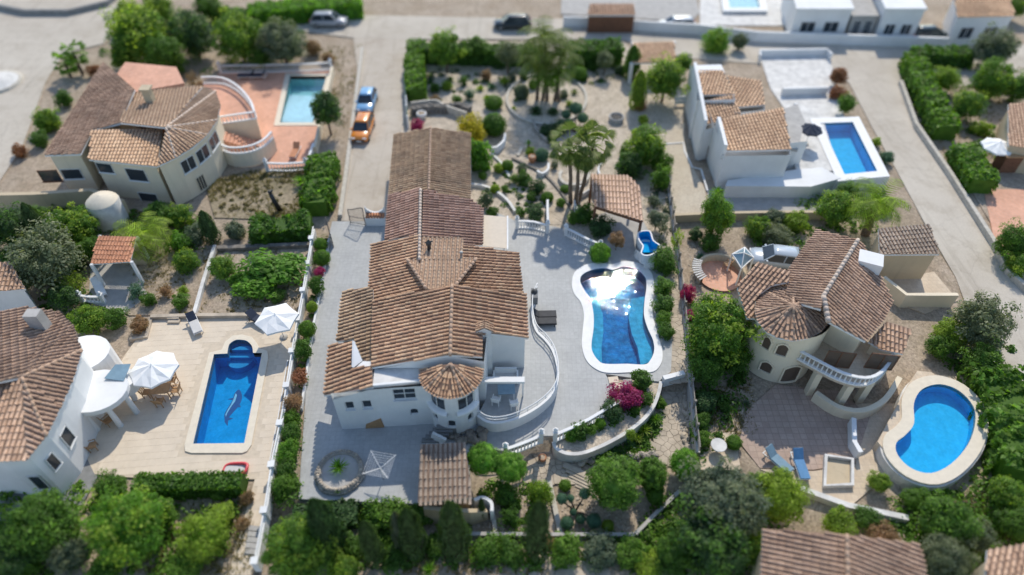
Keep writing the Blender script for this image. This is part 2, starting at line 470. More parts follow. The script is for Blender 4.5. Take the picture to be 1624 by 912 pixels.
M['glass'] = plain('window_glass', (0.035, 0.045, 0.055), 0.12, var=0.1)
M['glass_blue'] = plain('blue_glass', (0.20, 0.30, 0.36), 0.15, var=0.1)
M['frame'] = plain('window_frame', (0.72, 0.72, 0.70), 0.5, var=0.04)
M['frame_dark'] = plain('dark_frame', (0.10, 0.07, 0.05), 0.5)
M['wood'] = plain('brown_timber', (0.16, 0.07, 0.035), 0.7, var=0.3, scale=4)
M['wood_tan'] = plain('tan_timber', (0.40, 0.235, 0.115), 0.7, var=0.2, scale=4)
M['wood_grey'] = plain('grey_timber', (0.27, 0.24, 0.20), 0.85, var=0.25, scale=4)
M['iron'] = plain('black_iron', (0.045, 0.045, 0.045), 0.5, var=0.1)
M['steel'] = plain('bright_steel', (0.75, 0.76, 0.77), 0.3, 0.6, var=0.05)
M['fabric_white'] = plain('white_canvas', (0.80, 0.79, 0.76), 0.9, var=0.04)
M['fabric_cream'] = plain('cream_canvas', (0.62, 0.53, 0.42), 0.9, var=0.05)
M['fabric_grey'] = plain('charcoal_rattan', (0.05, 0.05, 0.052), 0.8, var=0.2)
M['fabric_pale'] = plain('pale_cushion', (0.55, 0.53, 0.50), 0.9, var=0.08)
M['fabric_blue'] = plain('blue_canvas', (0.10, 0.24, 0.42), 0.8, var=0.1)
M['navy'] = plain('navy_cushion', (0.02, 0.03, 0.055), 0.8, var=0.1)
M['green_sheet'] = plain('green_screen', (0.04, 0.13, 0.075), 0.7, var=0.1)
M['terracotta'] = plain('terracotta_pot', (0.50, 0.22, 0.11), 0.8, var=0.15)
M['red'] = plain('red_plastic', (0.62, 0.07, 0.08), 0.4, var=0.05)
M['bark'] = plain('bark', (0.13, 0.095, 0.065), 0.95, var=0.4, scale=6, bump=0.8)
M['bark_pale'] = plain('pale_bark', (0.34, 0.30, 0.25), 0.95, var=0.3, scale=6, bump=0.6)
M['palm_bark'] = plain('palm_bark', (0.17, 0.125, 0.085), 0.95, var=0.4, scale=8, bump=0.9)
M['concrete'] = plain('concrete', (0.40, 0.38, 0.35), 0.9, var=0.15, scale=1.5, bump=0.2)
M['concrete_dark'] = plain('dark_concrete', (0.22, 0.22, 0.215), 0.9, var=0.2, scale=1.5, bump=0.2)
M['rubber'] = plain('tyre_rubber', (0.02, 0.02, 0.02), 0.8)
M['rim'] = plain('wheel_alloy', (0.45, 0.45, 0.46), 0.35, 0.7)
M['lamp_clear'] = plain('headlamp', (0.7, 0.7, 0.7), 0.15)
M['lamp_red'] = plain('tail_lamp', (0.35, 0.02, 0.02), 0.2)
M['plate'] = plain('number_plate', (0.75, 0.75, 0.72), 0.5)
M['trim_black'] = plain('black_trim', (0.025, 0.025, 0.027), 0.5)
M['water'] = water_mat('pool_water', (0.80, 0.93, 0.99), 3.4, 0.24, 0.008)
M['water_calm'] = water_mat('calm_pool_water', (0.80, 0.93, 0.99), 1.2, 0.03, 0.03)
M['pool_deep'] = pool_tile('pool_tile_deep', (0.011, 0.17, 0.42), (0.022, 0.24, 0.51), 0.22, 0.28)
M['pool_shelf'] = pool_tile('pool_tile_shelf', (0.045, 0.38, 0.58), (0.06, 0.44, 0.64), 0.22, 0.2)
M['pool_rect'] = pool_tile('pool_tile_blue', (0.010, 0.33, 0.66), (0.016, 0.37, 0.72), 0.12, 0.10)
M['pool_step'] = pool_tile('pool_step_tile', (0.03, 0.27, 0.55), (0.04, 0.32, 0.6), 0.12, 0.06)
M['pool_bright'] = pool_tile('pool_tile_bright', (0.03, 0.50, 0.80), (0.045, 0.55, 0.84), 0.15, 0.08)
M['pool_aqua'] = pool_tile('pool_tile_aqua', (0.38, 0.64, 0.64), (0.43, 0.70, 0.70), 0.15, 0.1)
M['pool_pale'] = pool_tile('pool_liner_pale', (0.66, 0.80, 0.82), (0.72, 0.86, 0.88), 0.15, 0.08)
M['dolphin'] = plain('dolphin_mosaic', (0.025, 0.10, 0.28), 0.4, var=0.2, scale=9)
M['dolphin_belly'] = plain('dolphin_belly_mosaic', (0.30, 0.58, 0.72), 0.4, var=0.15, scale=9)
M['rubble'] = plain('rubble_rock', (0.26, 0.22, 0.175), 0.95, var=0.4, scale=1.5, bump=1.0)

L = {}
L['green'] = leaf_mat('leaf_green', (0.043, 0.090, 0.014))
L['mid'] = leaf_mat('leaf_mid', (0.060, 0.116, 0.016))
L['dark'] = leaf_mat('leaf_dark', (0.028, 0.058, 0.019), trans=0.22)
L['bright'] = leaf_mat('leaf_bright', (0.075, 0.15, 0.02), trans=0.42)
L['lime'] = leaf_mat('leaf_lime', (0.12, 0.17, 0.022), trans=0.4)
L['yellow'] = leaf_mat('leaf_yellow', (0.24, 0.20, 0.018), trans=0.4)
L['olive'] = leaf_mat('leaf_olive', (0.085, 0.105, 0.058), (0.17, 0.19, 0.12), trans=0.25)
L['grey'] = leaf_mat('leaf_grey', (0.06, 0.085, 0.055), (0.13, 0.16, 0.11), trans=0.25)
L['blue'] = leaf_mat('leaf_bluegreen', (0.045, 0.10, 0.062), (0.12, 0.2, 0.14), trans=0.25)
L['cypress'] = leaf_mat('leaf_cypress', (0.030, 0.056, 0.017), trans=0.2)
L['palm'] = leaf_mat('leaf_palm', (0.075, 0.108, 0.026), (0.16, 0.18, 0.06), trans=0.35)
L['magenta'] = leaf_mat('flower_magenta', (0.22, 0.018, 0.10), (0.36, 0.06, 0.2), trans=0.4)
L['rust'] = leaf_mat('leaf_rust', (0.17, 0.075, 0.04), (0.26, 0.13, 0.08), trans=0.3)
L['brown'] = leaf_mat('leaf_dry', (0.17, 0.105, 0.06), (0.28, 0.19, 0.11), trans=0.3)
L['grass'] = leaf_mat('dry_grass', (0.11, 0.095, 0.045), (0.22, 0.18, 0.09), trans=0.3)
# ---------------------------------------------------------------- linking in world coordinates
def chain(o):
    m = o.matrix_parent_inverse @ o.matrix_basis if o.parent else o.matrix_basis
    p = o.parent
    return (chain(p) @ m) if p else m
_link0 = link
def link(name, data, parent=None, loc=None, rz=None, scale=None, **tags):
    o = _link0(name, data, None, loc, rz, scale, **tags)
    if parent is not None:
        o.parent = parent
        o.matrix_parent_inverse = chain(parent).inverted()
    return o
def mbuild(self, name, mats, parent=None, **tags):
    return link(name, self.mesh(name, mats), parent, **tags)
MB.build = mbuild
def structure(name, mb, m, **k):
    return mb.build(name, m, None, kind='structure', **k)
def thing(name, base, label, cat, group=None):
    return empty(name, base, 0, label, cat, group)

# ---------------------------------------------------------------- clay roofs
def _tile_arrays(jobs, o, c, d, n, sp, L, seed):
    r = np.random.default_rng(seed)
    rows = []
    for c0, t0, t1 in jobs:
        t = t0
        while t < t1 - 0.08:
            rows.append((c0 + r.normal(0, 0.008), t, min(t + L * 1.1, t1 + 0.05), r.normal(0, 0.007)))
            t += L
    return np.array(rows)
ANG = np.array([0, 0.22, 0.5, 0.78, 1.0]) * PI
def tile_mesh_from(rows, o, c, d, n, sp, name, mat):
    W, Hh = sp * 0.335, sp * 0.34
    N = len(rows)
    V = np.zeros((N, 10, 3))
    o, c, d, n = (np.array(x) for x in (o, c, d, n))
    for e in (0, 1):
        sc = 0.84 if e == 0 else 1.0
        lift = 0.0 if e == 0 else 0.028
        for k, a in enumerate(ANG):
            cc = rows[:, 0] - math.cos(a) * W * sc
            hh = math.sin(a) * Hh * sc + lift + rows[:, 3] + 0.005
            tt = rows[:, 1 + e]
            V[:, e * 5 + k] = o + cc[:, None] * c + tt[:, None] * d + hh[:, None] * n
    base = (np.arange(N) * 10)[:, None]
    q = np.array([[k, k + 5, k + 6, k + 1] for k in range(4)] + [[5, 6, 8, 9]])
    Q = (base[:, None, :] + q[None, :, :]).reshape(-1, 4)
    T = (base[:, None, :] + np.array([[6, 7, 8]])[None]).reshape(-1, 3)
    return np_mesh(name, V.reshape(-1, 3), Q, T, [mat])
_rs = [100]
def roof(parent, plane3, poly_px, mat, base='roof_base', sp=0.32, L=0.42, thick=0.16, flow=None, name='roof_slope', singles=False, edge='white'):
    """one roof slope: a slab on the plane through three surveyed points, covered in barrel tiles"""
    P = [at(*q) for q in plane3]
    n = (P[1] - P[0]).cross(P[2] - P[0]).normalized()
    if n.z < 0: n = -n
    pts = [on_plane(a, b, P[0], n) for a, b in poly_px]
    return roof_w(parent, pts, n, mat, base, sp, L, thick, flow, name, singles, edge), pts
def roof_w(parent, pts, n, mat, base='roof_base', sp=0.32, L=0.42, thick=0.16, flow=None, name='roof_slope', singles=False, edge='white'):
    _rs[0] += 1
    if flow is None:
        d = Vector((0, 0, -1)); d = d - n * d.dot(n); d.normalize()
    else:
        d = Vector(flow); d = d - n * d.dot(n); d.normalize()
    c = n.cross(d).normalized()
    o = pts[0]
    q = [((p - o).dot(c), (p - o).dot(d)) for p in pts]
    if area2(q) < 0:
        q = q[::-1]; pts = pts[::-1]
    if (pts[1] - pts[0]).cross(pts[2] - pts[1]).dot(n) < 0 and len(pts) == 3: pts = pts[::-1]
    m = len(pts); mb = MB()
    nn = Vector((0, 0, 0))
    for i in range(m): nn += pts[i].cross(pts[(i + 1) % m])
    if nn.dot(n) < 0: pts = pts[::-1]
    vs = list(pts) + [p - Vector((0, 0, thick)) for p in pts]
    mb.add(vs, [tuple(range(m))])
    mb.mi = 1
    mb.add(vs, [(i, m + i, m + (i + 1) % m, (i + 1) % m) for i in range(m)] + [tuple(range(2 * m - 1, m - 1, -1))])
    ro = mb.build(name, [M[base], M[edge]], parent)
    cs = [a for a, b in q]; c0 = min(cs); c1 = max(cs)
    k = max(1, round((c1 - c0) / sp)); s2 = (c1 - c0) / k
    jobs = []
    for i in range(k):
        x = c0 + (i + 0.5) * s2
        hit = []
        for j in range(len(q)):
            (a1, b1), (a2, b2) = q[j - 1], q[j]
            if (a1 > x) != (a2 > x): hit.append(b1 + (b2 - b1) * (x - a1) / (a2 - a1))
        hit.sort()
        for h in range(0, len(hit) - 1, 2): jobs.append((x, hit[h], hit[h + 1]))
    rows = _tile_arrays(jobs, o, c, d, n, sp, L, _rs[0])
    if len(rows) == 0: return ro
    if singles:
        proto = tile_mesh_from(np.array([[0, 0, L * 1.1, 0]]), (0, 0, 0), (1, 0, 0), (0, 1, 0), (0, 0, 1), s2, 'tile', M[mat])
        R = Matrix((c, d, n)).transposed().to_4x4()
        for r in rows:
            t = link('tile', proto, ro)
            Mx = Matrix.Translation(o + c * r[0] + d * r[1] + n * (r[3] + 0.004)) @ R
            t.matrix_basis = Mx
    else:
        me = tile_mesh_from(rows, o, c, d, n, s2, 'roof_tiles', M[mat])
        link('roof_tiles', me, ro, kind='stuff')
    return ro
def ridge(parent, a, b, mat='ridge', w=0.13, L=0.42):
    a, b = Vector(a), Vector(b); d = b - a; k = max(1, round(d.length / L)); mb = MB()
    for i in range(k):
        p, q = a + d * (i / k), a + d * ((i + 1.12) / k)
        mb.tube([p + Vector((0, 0, 0.02)), q + Vector((0, 0, 0.05))], [w * 0.85, w], 6)
    return mb.build('ridge_tiles', M[mat], parent, kind='stuff')

# ---------------------------------------------------------------- walls with openings
def flat_wall(p0, p1):
    p0, p1 = Vector(p0[:2]), Vector(p1[:2]); d = (p1 - p0); Ln = d.length; d = d / Ln
    n = (d.y, -d.x)
    return (lambda u: (p0.x + d.x * u, p0.y + d.y * u, n[0], n[1])), Ln
def arc_wall(c, r, a0, a1, ry=None):
    a0, a1 = math.radians(a0), math.radians(a1)
    def f(u):
        a = a0 + u / r
        return (c[0] + r * math.cos(a), c[1] + r * math.sin(a), math.cos(a), math.sin(a))
    return f, r * (a1 - a0)
def wall_open(mb, Pf, ulen, v0, vtop, openings=(), depth=0.14, du=99):
    top = vtop if callable(vtop) else (lambda u: vtop)
    us = {0.0, ulen}
    for op in openings: us |= {op[0], op[1]}
    k = max(1, int(math.ceil(ulen / du)))
    us |= {ulen * i / k for i in range(k + 1)}
    us = sorted(us); u2 = [us[0]]
    for u in us[1:]:
        if u - u2[-1] > 1e-4: u2.append(u)
    us = u2
    vs = sorted({v0} | {x for op in openings for x in op[2:4]})
    def pt(u, v, dd=0.0):
        x, y, nx, ny = Pf(u); return (x - nx * dd, y - ny * dd, v)
    def quad(a, b, c, d): mb.add([a, b, c, d], [(0, 1, 2, 3)])
    for i in range(len(us) - 1):
        a, b = us[i], us[i + 1]; mu = (a + b) / 2
        for j in range(len(vs)):
            lo = vs[j]; last = j == len(vs) - 1
            ha, hb = (top(a), top(b)) if last else (vs[j + 1],) * 2
            mv = (lo + min(ha, hb)) / 2
            if any(op[0] - 1e-4 < mu < op[1] + 1e-4 and op[2] < mv < op[3] for op in openings): continue
            quad(pt(a, lo), pt(b, lo), pt(b, hb), pt(a, ha))
    for op in openings:
        u0, u1, w0, w1 = op[:4]
        arch = len(op) > 4 and op[4]
        n = 8 if (arch or du < 50) else 1
        for i in range(n):
            a, b = u0 + (u1 - u0) * i / n, u0 + (u1 - u0) * (i + 1) / n
            quad(pt(a, w0), pt(a, w0, depth), pt(b, w0, depth), pt(b, w0))
            if arch:
                h = min((u1 - u0) * 0.5, (w1 - w0) * 0.55)
                f = lambda u: w1 - h + h * math.sqrt(max(0, 1 - ((u - (u0 + u1) / 2) / ((u1 - u0) / 2)) ** 2))
                quad(pt(a, f(a)), pt(b, f(b)), pt(b, w1), pt(a, w1))
                quad(pt(a, f(a)), pt(a, f(a), depth), pt(b, f(b), depth), pt(b, f(b)))
            else:
                quad(pt(a, w1), pt(b, w1), pt(b, w1, depth), pt(a, w1, depth))
        quad(pt(u0, w0), pt(u0, w1), pt(u0, w1, depth), pt(u0, w0, depth))
        quad(pt(u1, w0), pt(u1, w0, depth), pt(u1, w1, depth), pt(u1, w1))
def window(parent, Pf, op, cols=2, rows=1, depth=0.10, fm='frame', gm='glass', sill=True, name='window'):
    """frame with its pane as a sub-part, set into an opening"""
    u0, u1, v0, v1 = op[:4]
    def pt(u, v, dd=depth):
        x, y, nx, ny = Pf(u); return Vector((x - nx * dd, y - ny * dd, v))
    mb = MB(); w = 0.05
    nseg = 4
    for v in (v0 + w / 2, v1 - w / 2):
        for k in range(nseg):
            mb.bar(pt(u0 + (u1 - u0) * k / nseg, v), pt(u0 + (u1 - u0) * (k + 1) / nseg, v), w, w)
    for k in range(cols + 1):
        u = u0 + w / 2 + (u1 - u0 - w) * k / cols
        mb.bar(pt(u, v0), pt(u, v1), w * 0.96, w * 0.9)
    for k in range(1, rows):
        v = v0 + (v1 - v0) * k / rows
        mb.bar(pt(u0, v), pt(u1, v), w, w)
    if sill:
        for k in range(nseg):
            mb.bar(pt(u0 - 0.05 + (u1 - u0 + 0.1) * k / nseg, v0 - 0.03, -0.04), pt(u0 - 0.05 + (u1 - u0 + 0.1) * (k + 1) / nseg, v0 - 0.03, -0.04), 0.14, 0.05)
    fr = mb.build(name, M[fm], parent)
    for c in range(cols):
        ua, ub = u0 + (u1 - u0) * c / cols, u0 + (u1 - u0) * (c + 1) / cols
        g = MB(); 
        g.add([pt(ua, v0, depth + 0.02), pt(ub, v0, depth + 0.02), pt(ub, v1, depth + 0.02), pt(ua, v1, depth + 0.02)], [(0, 1, 2, 3)])
        g.build('pane', M[gm], fr)
    return fr

# ---------------------------------------------------------------- balustrades
_bal = {}
def baluster_mesh(h, mat):
    k = (round(h, 2), mat)
    if k not in _bal:
        mb = MB(); s = h
        mb.lathe([(0.055, 0), (0.055, 0.06 * s), (0.03, 0.1 * s), (0.06, 0.35 * s), (0.028, 0.68 * s), (0.032, 0.9 * s), (0.055, 0.93 * s), (0.055, s)], 7)
        _bal[k] = mb.mesh('baluster', M[mat])
    return _bal[k]
def walk(path, step):
    P = [Vector(p) for p in path]; out = []; acc = step / 2
    for a, b in zip(P, P[1:]):
        L = (b - a).length; d = (b - a) / max(L, 1e-6)
        while acc < L:
            out.append((a + d * acc, math.atan2(d.y, d.x))); acc += step
        acc -= L
    return out
def balustrade(path, z0, h, label, group=None, mat='white', step=0.24, posts='ends', post_h=None, parent=None, name='balustrade', zf=None):
    path = [Vector((p[0], p[1], z0 if len(p) < 3 else p[2])) for p in path]
    root = thing(name, path[0], label, 'balustrade', group) if parent is None else parent
    own = root if parent is None else empty_part(name, root)
    mb = MB()
    for a, b in zip(path, path[1:]):
        mb.bar(a + Vector((0, 0, h - 0.05)), b + Vector((0, 0, h - 0.05)), 0.2, 0.1)
    mb.build('top_rail', M[mat], own)
    mb = MB()
    for a, b in zip(path, path[1:]):
        mb.bar(a + Vector((0, 0, 0.06)), b + Vector((0, 0, 0.06)), 0.2, 0.12)
    mb.build('plinth', M[mat], own)
    me = baluster_mesh(h - 0.22, mat)
    for p, r in walk(path, step):
        link('baluster', me, own, loc=(p.x, p.y, p.z + 0.12))
    ph = post_h or h + 0.2
    idx = {'ends': (0, -1), 'none': (), 'first': (0,)}.get(posts, posts)
    for i in idx:
        pb = MB(); p = path[i]
        pb.box((p.x, p.y, p.z + ph / 2), (0.26, 0.26, ph)); pb.box((p.x, p.y, p.z + ph + 0.03), (0.36, 0.36, 0.06))
        pb.lathe([(0.05, 0), (0.15, 0.1), (0.15, 0.17), (0.0, 0.3)], 8, (p.x, p.y, p.z + ph + 0.06))
        pb.build('post', M[mat], own)
    return root
def empty_part(name, root):
    """a part with sub-parts of its own: its empty mesh-free node sits at the thing's base"""
    o = bpy.data.objects.new(name, None); col.objects.link(o)
    o.parent = root
    return o

# ---------------------------------------------------------------- pools
def pool(label, inner, coping_outer, z, depth, tile, coping_mat, water='water_calm', rise=0.06):
    inner = ccw(inner)
    cx = sum(p[0] for p in inner) / len(inner); cy = sum(p[1] for p in inner) / len(inner)
    root = thing('swimming_pool', (cx, cy, z), label, 'pool')
    mb = MB(); n = len(inner)
    vs = [(p[0], p[1], z + rise * 0.5) for p in inner] + [(p[0], p[1], z - depth) for p in inner]
    mb.add(vs, [(i, (i + 1) % n, n + (i + 1) % n, n + i) for i in range(n)])
    mb.add([(p[0], p[1], z - depth) for p in inner], [tuple(range(n))])
    mb.build('basin', M[tile], root)
    w = MB(); w.add([(p[0], p[1], z - 0.06) for p in inner], [tuple(range(n))])
    w.build('water', M[water], root)
    c = MB(); c.prism(coping_outer, z - 0.25, z + rise, [inner])
    c.build('coping', M[coping_mat], root)
    return root

# ---------------------------------------------------------------- plants
def leaves(P, N, S, asp=0.55, seed=0, fold=0.25):
    r = np.random.default_rng(seed); n = len(P)
    N = N / np.linalg.norm(N, axis=1, keepdims=True)
    t = np.cross(N, r.normal(size=(n, 3))); t /= np.linalg.norm(t, axis=1, keepdims=True)
    b = np.cross(N, t); S = S[:, None]
    V = np.stack([P - t * S, P - b * S * asp + N * S * fold, P + t * S, P + b * S * asp + N * S * fold], 1)
    return V.reshape(-1, 3), np.arange(n * 4).reshape(-1, 4)
def fib(n, r, jitter=0.2):
    i = np.arange(n) + 0.5
    ph = np.arccos(1 - 2 * i / n); th = PI * (1 + 5 ** 0.5) * i
    d = np.stack([np.cos(th) * np.sin(ph), np.sin(th) * np.sin(ph), np.cos(ph)], 1)
    d += r.normal(0, jitter, d.shape); return d / np.linalg.norm(d, axis=1, keepdims=True)
def core_sphere(rad, seed, nu=10, nv=6, amp=0.12, squash=1.0):
    r = np.random.default_rng(seed); mb = MB()
    V = []; F = []
    for j in range(nv + 1):
        for i in range(nu):
            a = 2 * PI * i / nu; b = PI * j / nv
            q = rad * (1 + r.normal(0, amp))
            V.append((q * math.sin(b) * math.cos(a), q * math.sin(b) * math.sin(a), q * math.cos(b) * squash))
    for j in range(nv):
        for i in range(nu):
            F.append((j * nu + i, (j + 1) * nu + i, (j + 1) * nu + (i + 1) % nu, j * nu + (i + 1) % nu))
    return np.array(V), np.array(F)
def join(parts):
    V = []; Q = []; k = 0
    for v, q in parts:
        V.append(v); Q.append(q + k); k += len(v)
    return np.concatenate(V), np.concatenate(Q)
_cr = {}
def crown_mesh(kind, var):
    key = (kind, var)
    if key in _cr: return _cr[key]
    seed = sum(map(ord, kind)) * 7 + var
    r = np.random.default_rng(seed)
    if kind == 'ball':
        n = 2600; d = fib(n, r, 0.05); rad = r.normal(0.94, 0.05, n) * (1 + 0.07 * np.sin(d[:, 0] * 5 + var) * np.cos(d[:, 1] * 4) + 0.05 * np.sin(d[:, 0] * 9 + d[:, 2] * 8 + var))
        P = d * rad[:, None]; N = d * 0.8 + r.normal(0, 0.45, (n, 3)) + np.array([0, 0, 0.2])
        a = leaves(P, N, r.uniform(0.045, 0.075, n), 0.6, seed); parts = [a, core_sphere(0.88, seed, 12, 8, 0.02)]
    elif kind == 'column':
        n = 3600; h = r.uniform(0, 1, n) ** 0.85; th = r.uniform(0, 2 * PI, n)
        prof = np.interp(h, [0, 0.1, 0.35, 0.7, 0.9, 1], [0.7, 0.95, 1.0, 0.75, 0.42, 0.04])
        lump = 1 + 0.13 * np.sin(th * 4 + h * 9 + var) + 0.09 * np.sin(th * 7 - h * 17)
        rr = prof * lump * r.uniform(0.86, 1.03, n)
        P = np.stack([rr * np.cos(th), rr * np.sin(th), (h * 2 - 1) * 1.0], 1)
        N = np.stack([np.cos(th), np.sin(th), np.full(n, 0.9)], 1) + r.normal(0, 0.35, (n, 3))
        a = leaves(P, N, r.uniform(0.05, 0.09, n), 0.5, seed)
        c = core_sphere(0.72, seed, 12, 8, 0.03); c[0][:, 2] = c[0][:, 2] / 0.72 * 0.9
        pr = np.interp((c[0][:, 2] + 1) / 2, [0, 0.1, 0.35, 0.7, 0.9, 1], [0.95, 1, 1.05, 0.95, 0.75, 0.4]); c[0][:, :2] *= pr[:, None]
        parts = [a, c]
    else:
        cfg = {'dense': (90, 105, 0.20, 0.040, 0.76), 'shrub': (30, 115, 0.36, 0.07, 0.45), 'tree': (62, 120, 0.26, 0.046, 0.50), 'big': (110, 115, 0.20, 0.033, 0.54),
               'loose': (24, 75, 0.34, 0.07, 0.0), 'olive': (46, 110, 0.30, 0.045, 0.42), 'broad': (30, 70, 0.36, 0.105, 0.5), 'wisp': (34, 55, 0.24, 0.045, 0.0)}
        ncl, per, cs, ls, core = cfg[kind]
        d = fib(ncl, r, 0.16)
        w1, w2, w3 = r.normal(0, 1, (3, 3))
        lump = 1 + 0.16 * np.sin(d @ w1 * 2.6 + r.uniform(0, 6)) + 0.12 * np.sin(d @ w2 * 4.2 + r.uniform(0, 6)) + 0.09 * np.sin(d @ w3 * 6.5)
        if kind == 'dense': lump = 1 + 0.25 * (lump - 1)
        low = {'dense': 0.74, 'loose': 0.25, 'olive': 0.5, 'wisp': 0.55}.get(kind, 0.58)
        C = d * (r.uniform(low, 0.82, ncl) * lump)[:, None]
        csz = cs * r.uniform(0.55, 1.45, ncl)
        ci = np.repeat(np.arange(ncl), per)
        n = len(ci)
        dd = r.normal(size=(n, 3)); dd /= np.linalg.norm(dd, axis=1, keepdims=True)
        dd[:, 2] = np.where((dd[:, 2] < -0.3) & (r.random(n) < 0.6), -dd[:, 2], dd[:, 2])
        P = C[ci] + dd * (csz[ci] * r.uniform(0.55, 1.08, n))[:, None]
        rad = np.linalg.norm(P, axis=1)
        keep = rad > core * 0.85
        P, dd = P[keep], dd[keep]; n = len(P)
        P[:, 2] = np.where(P[:, 2] < -0.7, -0.7 + (P[:, 2] + 0.7) * 0.3, P[:, 2])
        N = dd * 0.6 + P * 0.4 + np.array([0, 0, 0.5]) + r.normal(0, 0.4, (n, 3))
        a = leaves(P, N, ls * r.uniform(0.7, 1.35, n), 0.55, seed)
        parts = [a]
        if core > 0: parts.append(core_sphere(core, seed, 10, 7, 0.10, 0.95))
    V, Q = join(parts)
    me = np_mesh('foliage_' + kind, V, Q); me.materials.append(None)
    _cr[key] = me
    return me
def frond_parts(kind, seed):
    r = np.random.default_rng(seed); V = []; Q = []
    def quad(a, b, c, d):
        k = len(V); V.extend([a, b, c, d]); Q.append((k, k + 1, k + 2, k + 3))
    if kind == 'feather':
        nf = 30
        for f in range(nf):
            az = f * 2.39996 + r.normal(0, 0.1); el = r.uniform(-0.35, 1.25); Ln = r.uniform(0.85, 1.1)
            h = np.array([math.cos(az), math.sin(az), 0]); pts = []; p = np.zeros(3); a = el
            for s in range(9):
                pts.append(p.copy()); dv = h * math.cos(a) + np.array([0, 0, math.sin(a)]); p = p + dv * Ln / 8; a -= 0.16 + 0.02 * s
            side = np.array([-h[1], h[0], 0])
            for s in range(8):
                for q in (0, 0.5):
                    a0 = pts[s] * (1 - q) + pts[s + 1] * q; dv = pts[s + 1] - pts[s]; dv = dv / np.linalg.norm(dv)
                    w = 0.26 * math.sin(PI * min(1, (s + q + 0.7) / 9)) ** 0.7
                    for sg in (-1, 1):
                        tip = a0 + side * sg * w + dv * w * 0.7 - np.array([0, 0, w * 0.35])
                        quad(a0, a0 + dv * 0.035, tip + dv * 0.008, tip)
    elif kind == 'fan':
        nf = 26
        for f in range(nf):
            az = f * 2.39996 + r.normal(0, 0.15); el = r.uniform(-1.0, 1.2); Ln = r.uniform(0.45, 0.65)
            h = np.array([math.cos(az), math.sin(az), 0]); up = np.array([0, 0, 1.0])
            dv = h * math.cos(el) + up * math.sin(el); side = np.array([-h[1], h[0], 0]); nn = np.cross(side, dv)
            c = dv * Ln; quad(np.zeros(3) - side * 0.012, np.zeros(3) + side * 0.012, c + side * 0.012, c - side * 0.012)
            for k in range(13):
                a = -1.35 + 2.7 * k / 12; q = dv * math.cos(a) + side * math.sin(a)
                m_ = c + q * 0.26 - nn * -0.0; tip = c + q * 0.46 - up * 0.16 * (0.4 + abs(a) * 0.4)
                s2 = (side * math.cos(a) - dv * math.sin(a)) * 0.035
                quad(c, m_ + s2, tip, m_ - s2)
    elif kind in ('spiky', 'cycad', 'agave'):
        nb = {'spiky': 46, 'cycad': 54, 'agave': 24}[kind]
        wd = {'spiky': 0.05, 'cycad': 0.075, 'agave': 0.13}[kind]
        for f in range(nb):
            az = f * 2.39996; el = (0.1 + 1.35 * (f / nb)) + r.normal(0, 0.1); Ln = r.uniform(0.8, 1.05) * (1 - 0.25 * f / nb)
            h = np.array([math.cos(az), math.sin(az), 0]); up = np.array([0, 0, 1.0]); side = np.array([-h[1], h[0], 0])
            bend = {'spiky': 0.25, 'cycad': 0.75, 'agave': 0.15}[kind]
            p0 = np.zeros(3); d1 = h * math.cos(el) + up * math.sin(el); p1 = d1 * Ln * 0.5
            d2 = h * math.cos(el - bend) + up * math.sin(el - bend); p2 = p1 + d2 * Ln * 0.5
            quad(p0 - side * wd * 0.7, p0 + side * wd * 0.7, p1 + side * wd, p1 - side * wd)
            k = len(V) - 4
            V.extend([p2 + side * 0.004, p2 - side * 0.004]); Q.append((k + 3, k + 2, k + 4, k + 5))
    return np.array(V), np.array(Q)
def frond_mesh(kind, var):
    key = (kind, var)
    if key not in _cr:
        V, Q = frond_parts(kind, var * 13 + len(kind)); me = np_mesh('fronds_' + kind, V, Q); me.materials.append(None); _cr[key] = me
    return _cr[key]
def foliage(root, me, loc, scale, leaf, rz=None, name='foliage'):
    o = link(name, me, root, loc=loc, rz=random.uniform(0, 6.28) if rz is None else rz, scale=scale)
    o.material_slots[0].link = 'OBJECT'; o.material_slots[0].material = L[leaf]
    return o
def limb_mesh(mb, base, top, r0, seed, spread, nl=4):
    r = random.Random(seed); base, top = Vector(base), Vector(top)
    h = (top - base).length
    k = [base, base + (top - base) * 0.35 + Vector((r.uniform(-.06, .06) * h, r.uniform(-.06, .06) * h, 0)), base + (top - base) * 0.75, top]
    mb.tube(k, [r0, r0 * 0.8, r0 * 0.55, r0 * 0.3], 7)
    for i in range(nl):
        a = 6.28 * i / nl + r.uniform(-.4, .4); t = r.uniform(0.4, 0.65)
        s = base + (top - base) * t; e = s + Vector((math.cos(a) * spread, math.sin(a) * spread, h * 0.45))
        mb.tube([s, (s + e) / 2 + Vector((0, 0, -0.05 * h)), e], [r0 * 0.45, r0 * 0.32, r0 * 0.15], 5)
CAT = {'ball': ('round_bush', 'bush'), 'shrub': ('shrub', 'shrub'), 'loose': ('loose_shrub', 'shrub'), 'broad': ('leafy_shrub', 'shrub'),
       'tree': ('tree', 'tree'), 'big': ('large_tree', 'tree'), 'olive': ('olive_tree', 'tree'), 'wisp': ('thin_shrub', 'shrub'),
       'column': ('cypress_tree', 'cypress'), 'dense': ('round_tree', 'tree')}
_pv = [0]
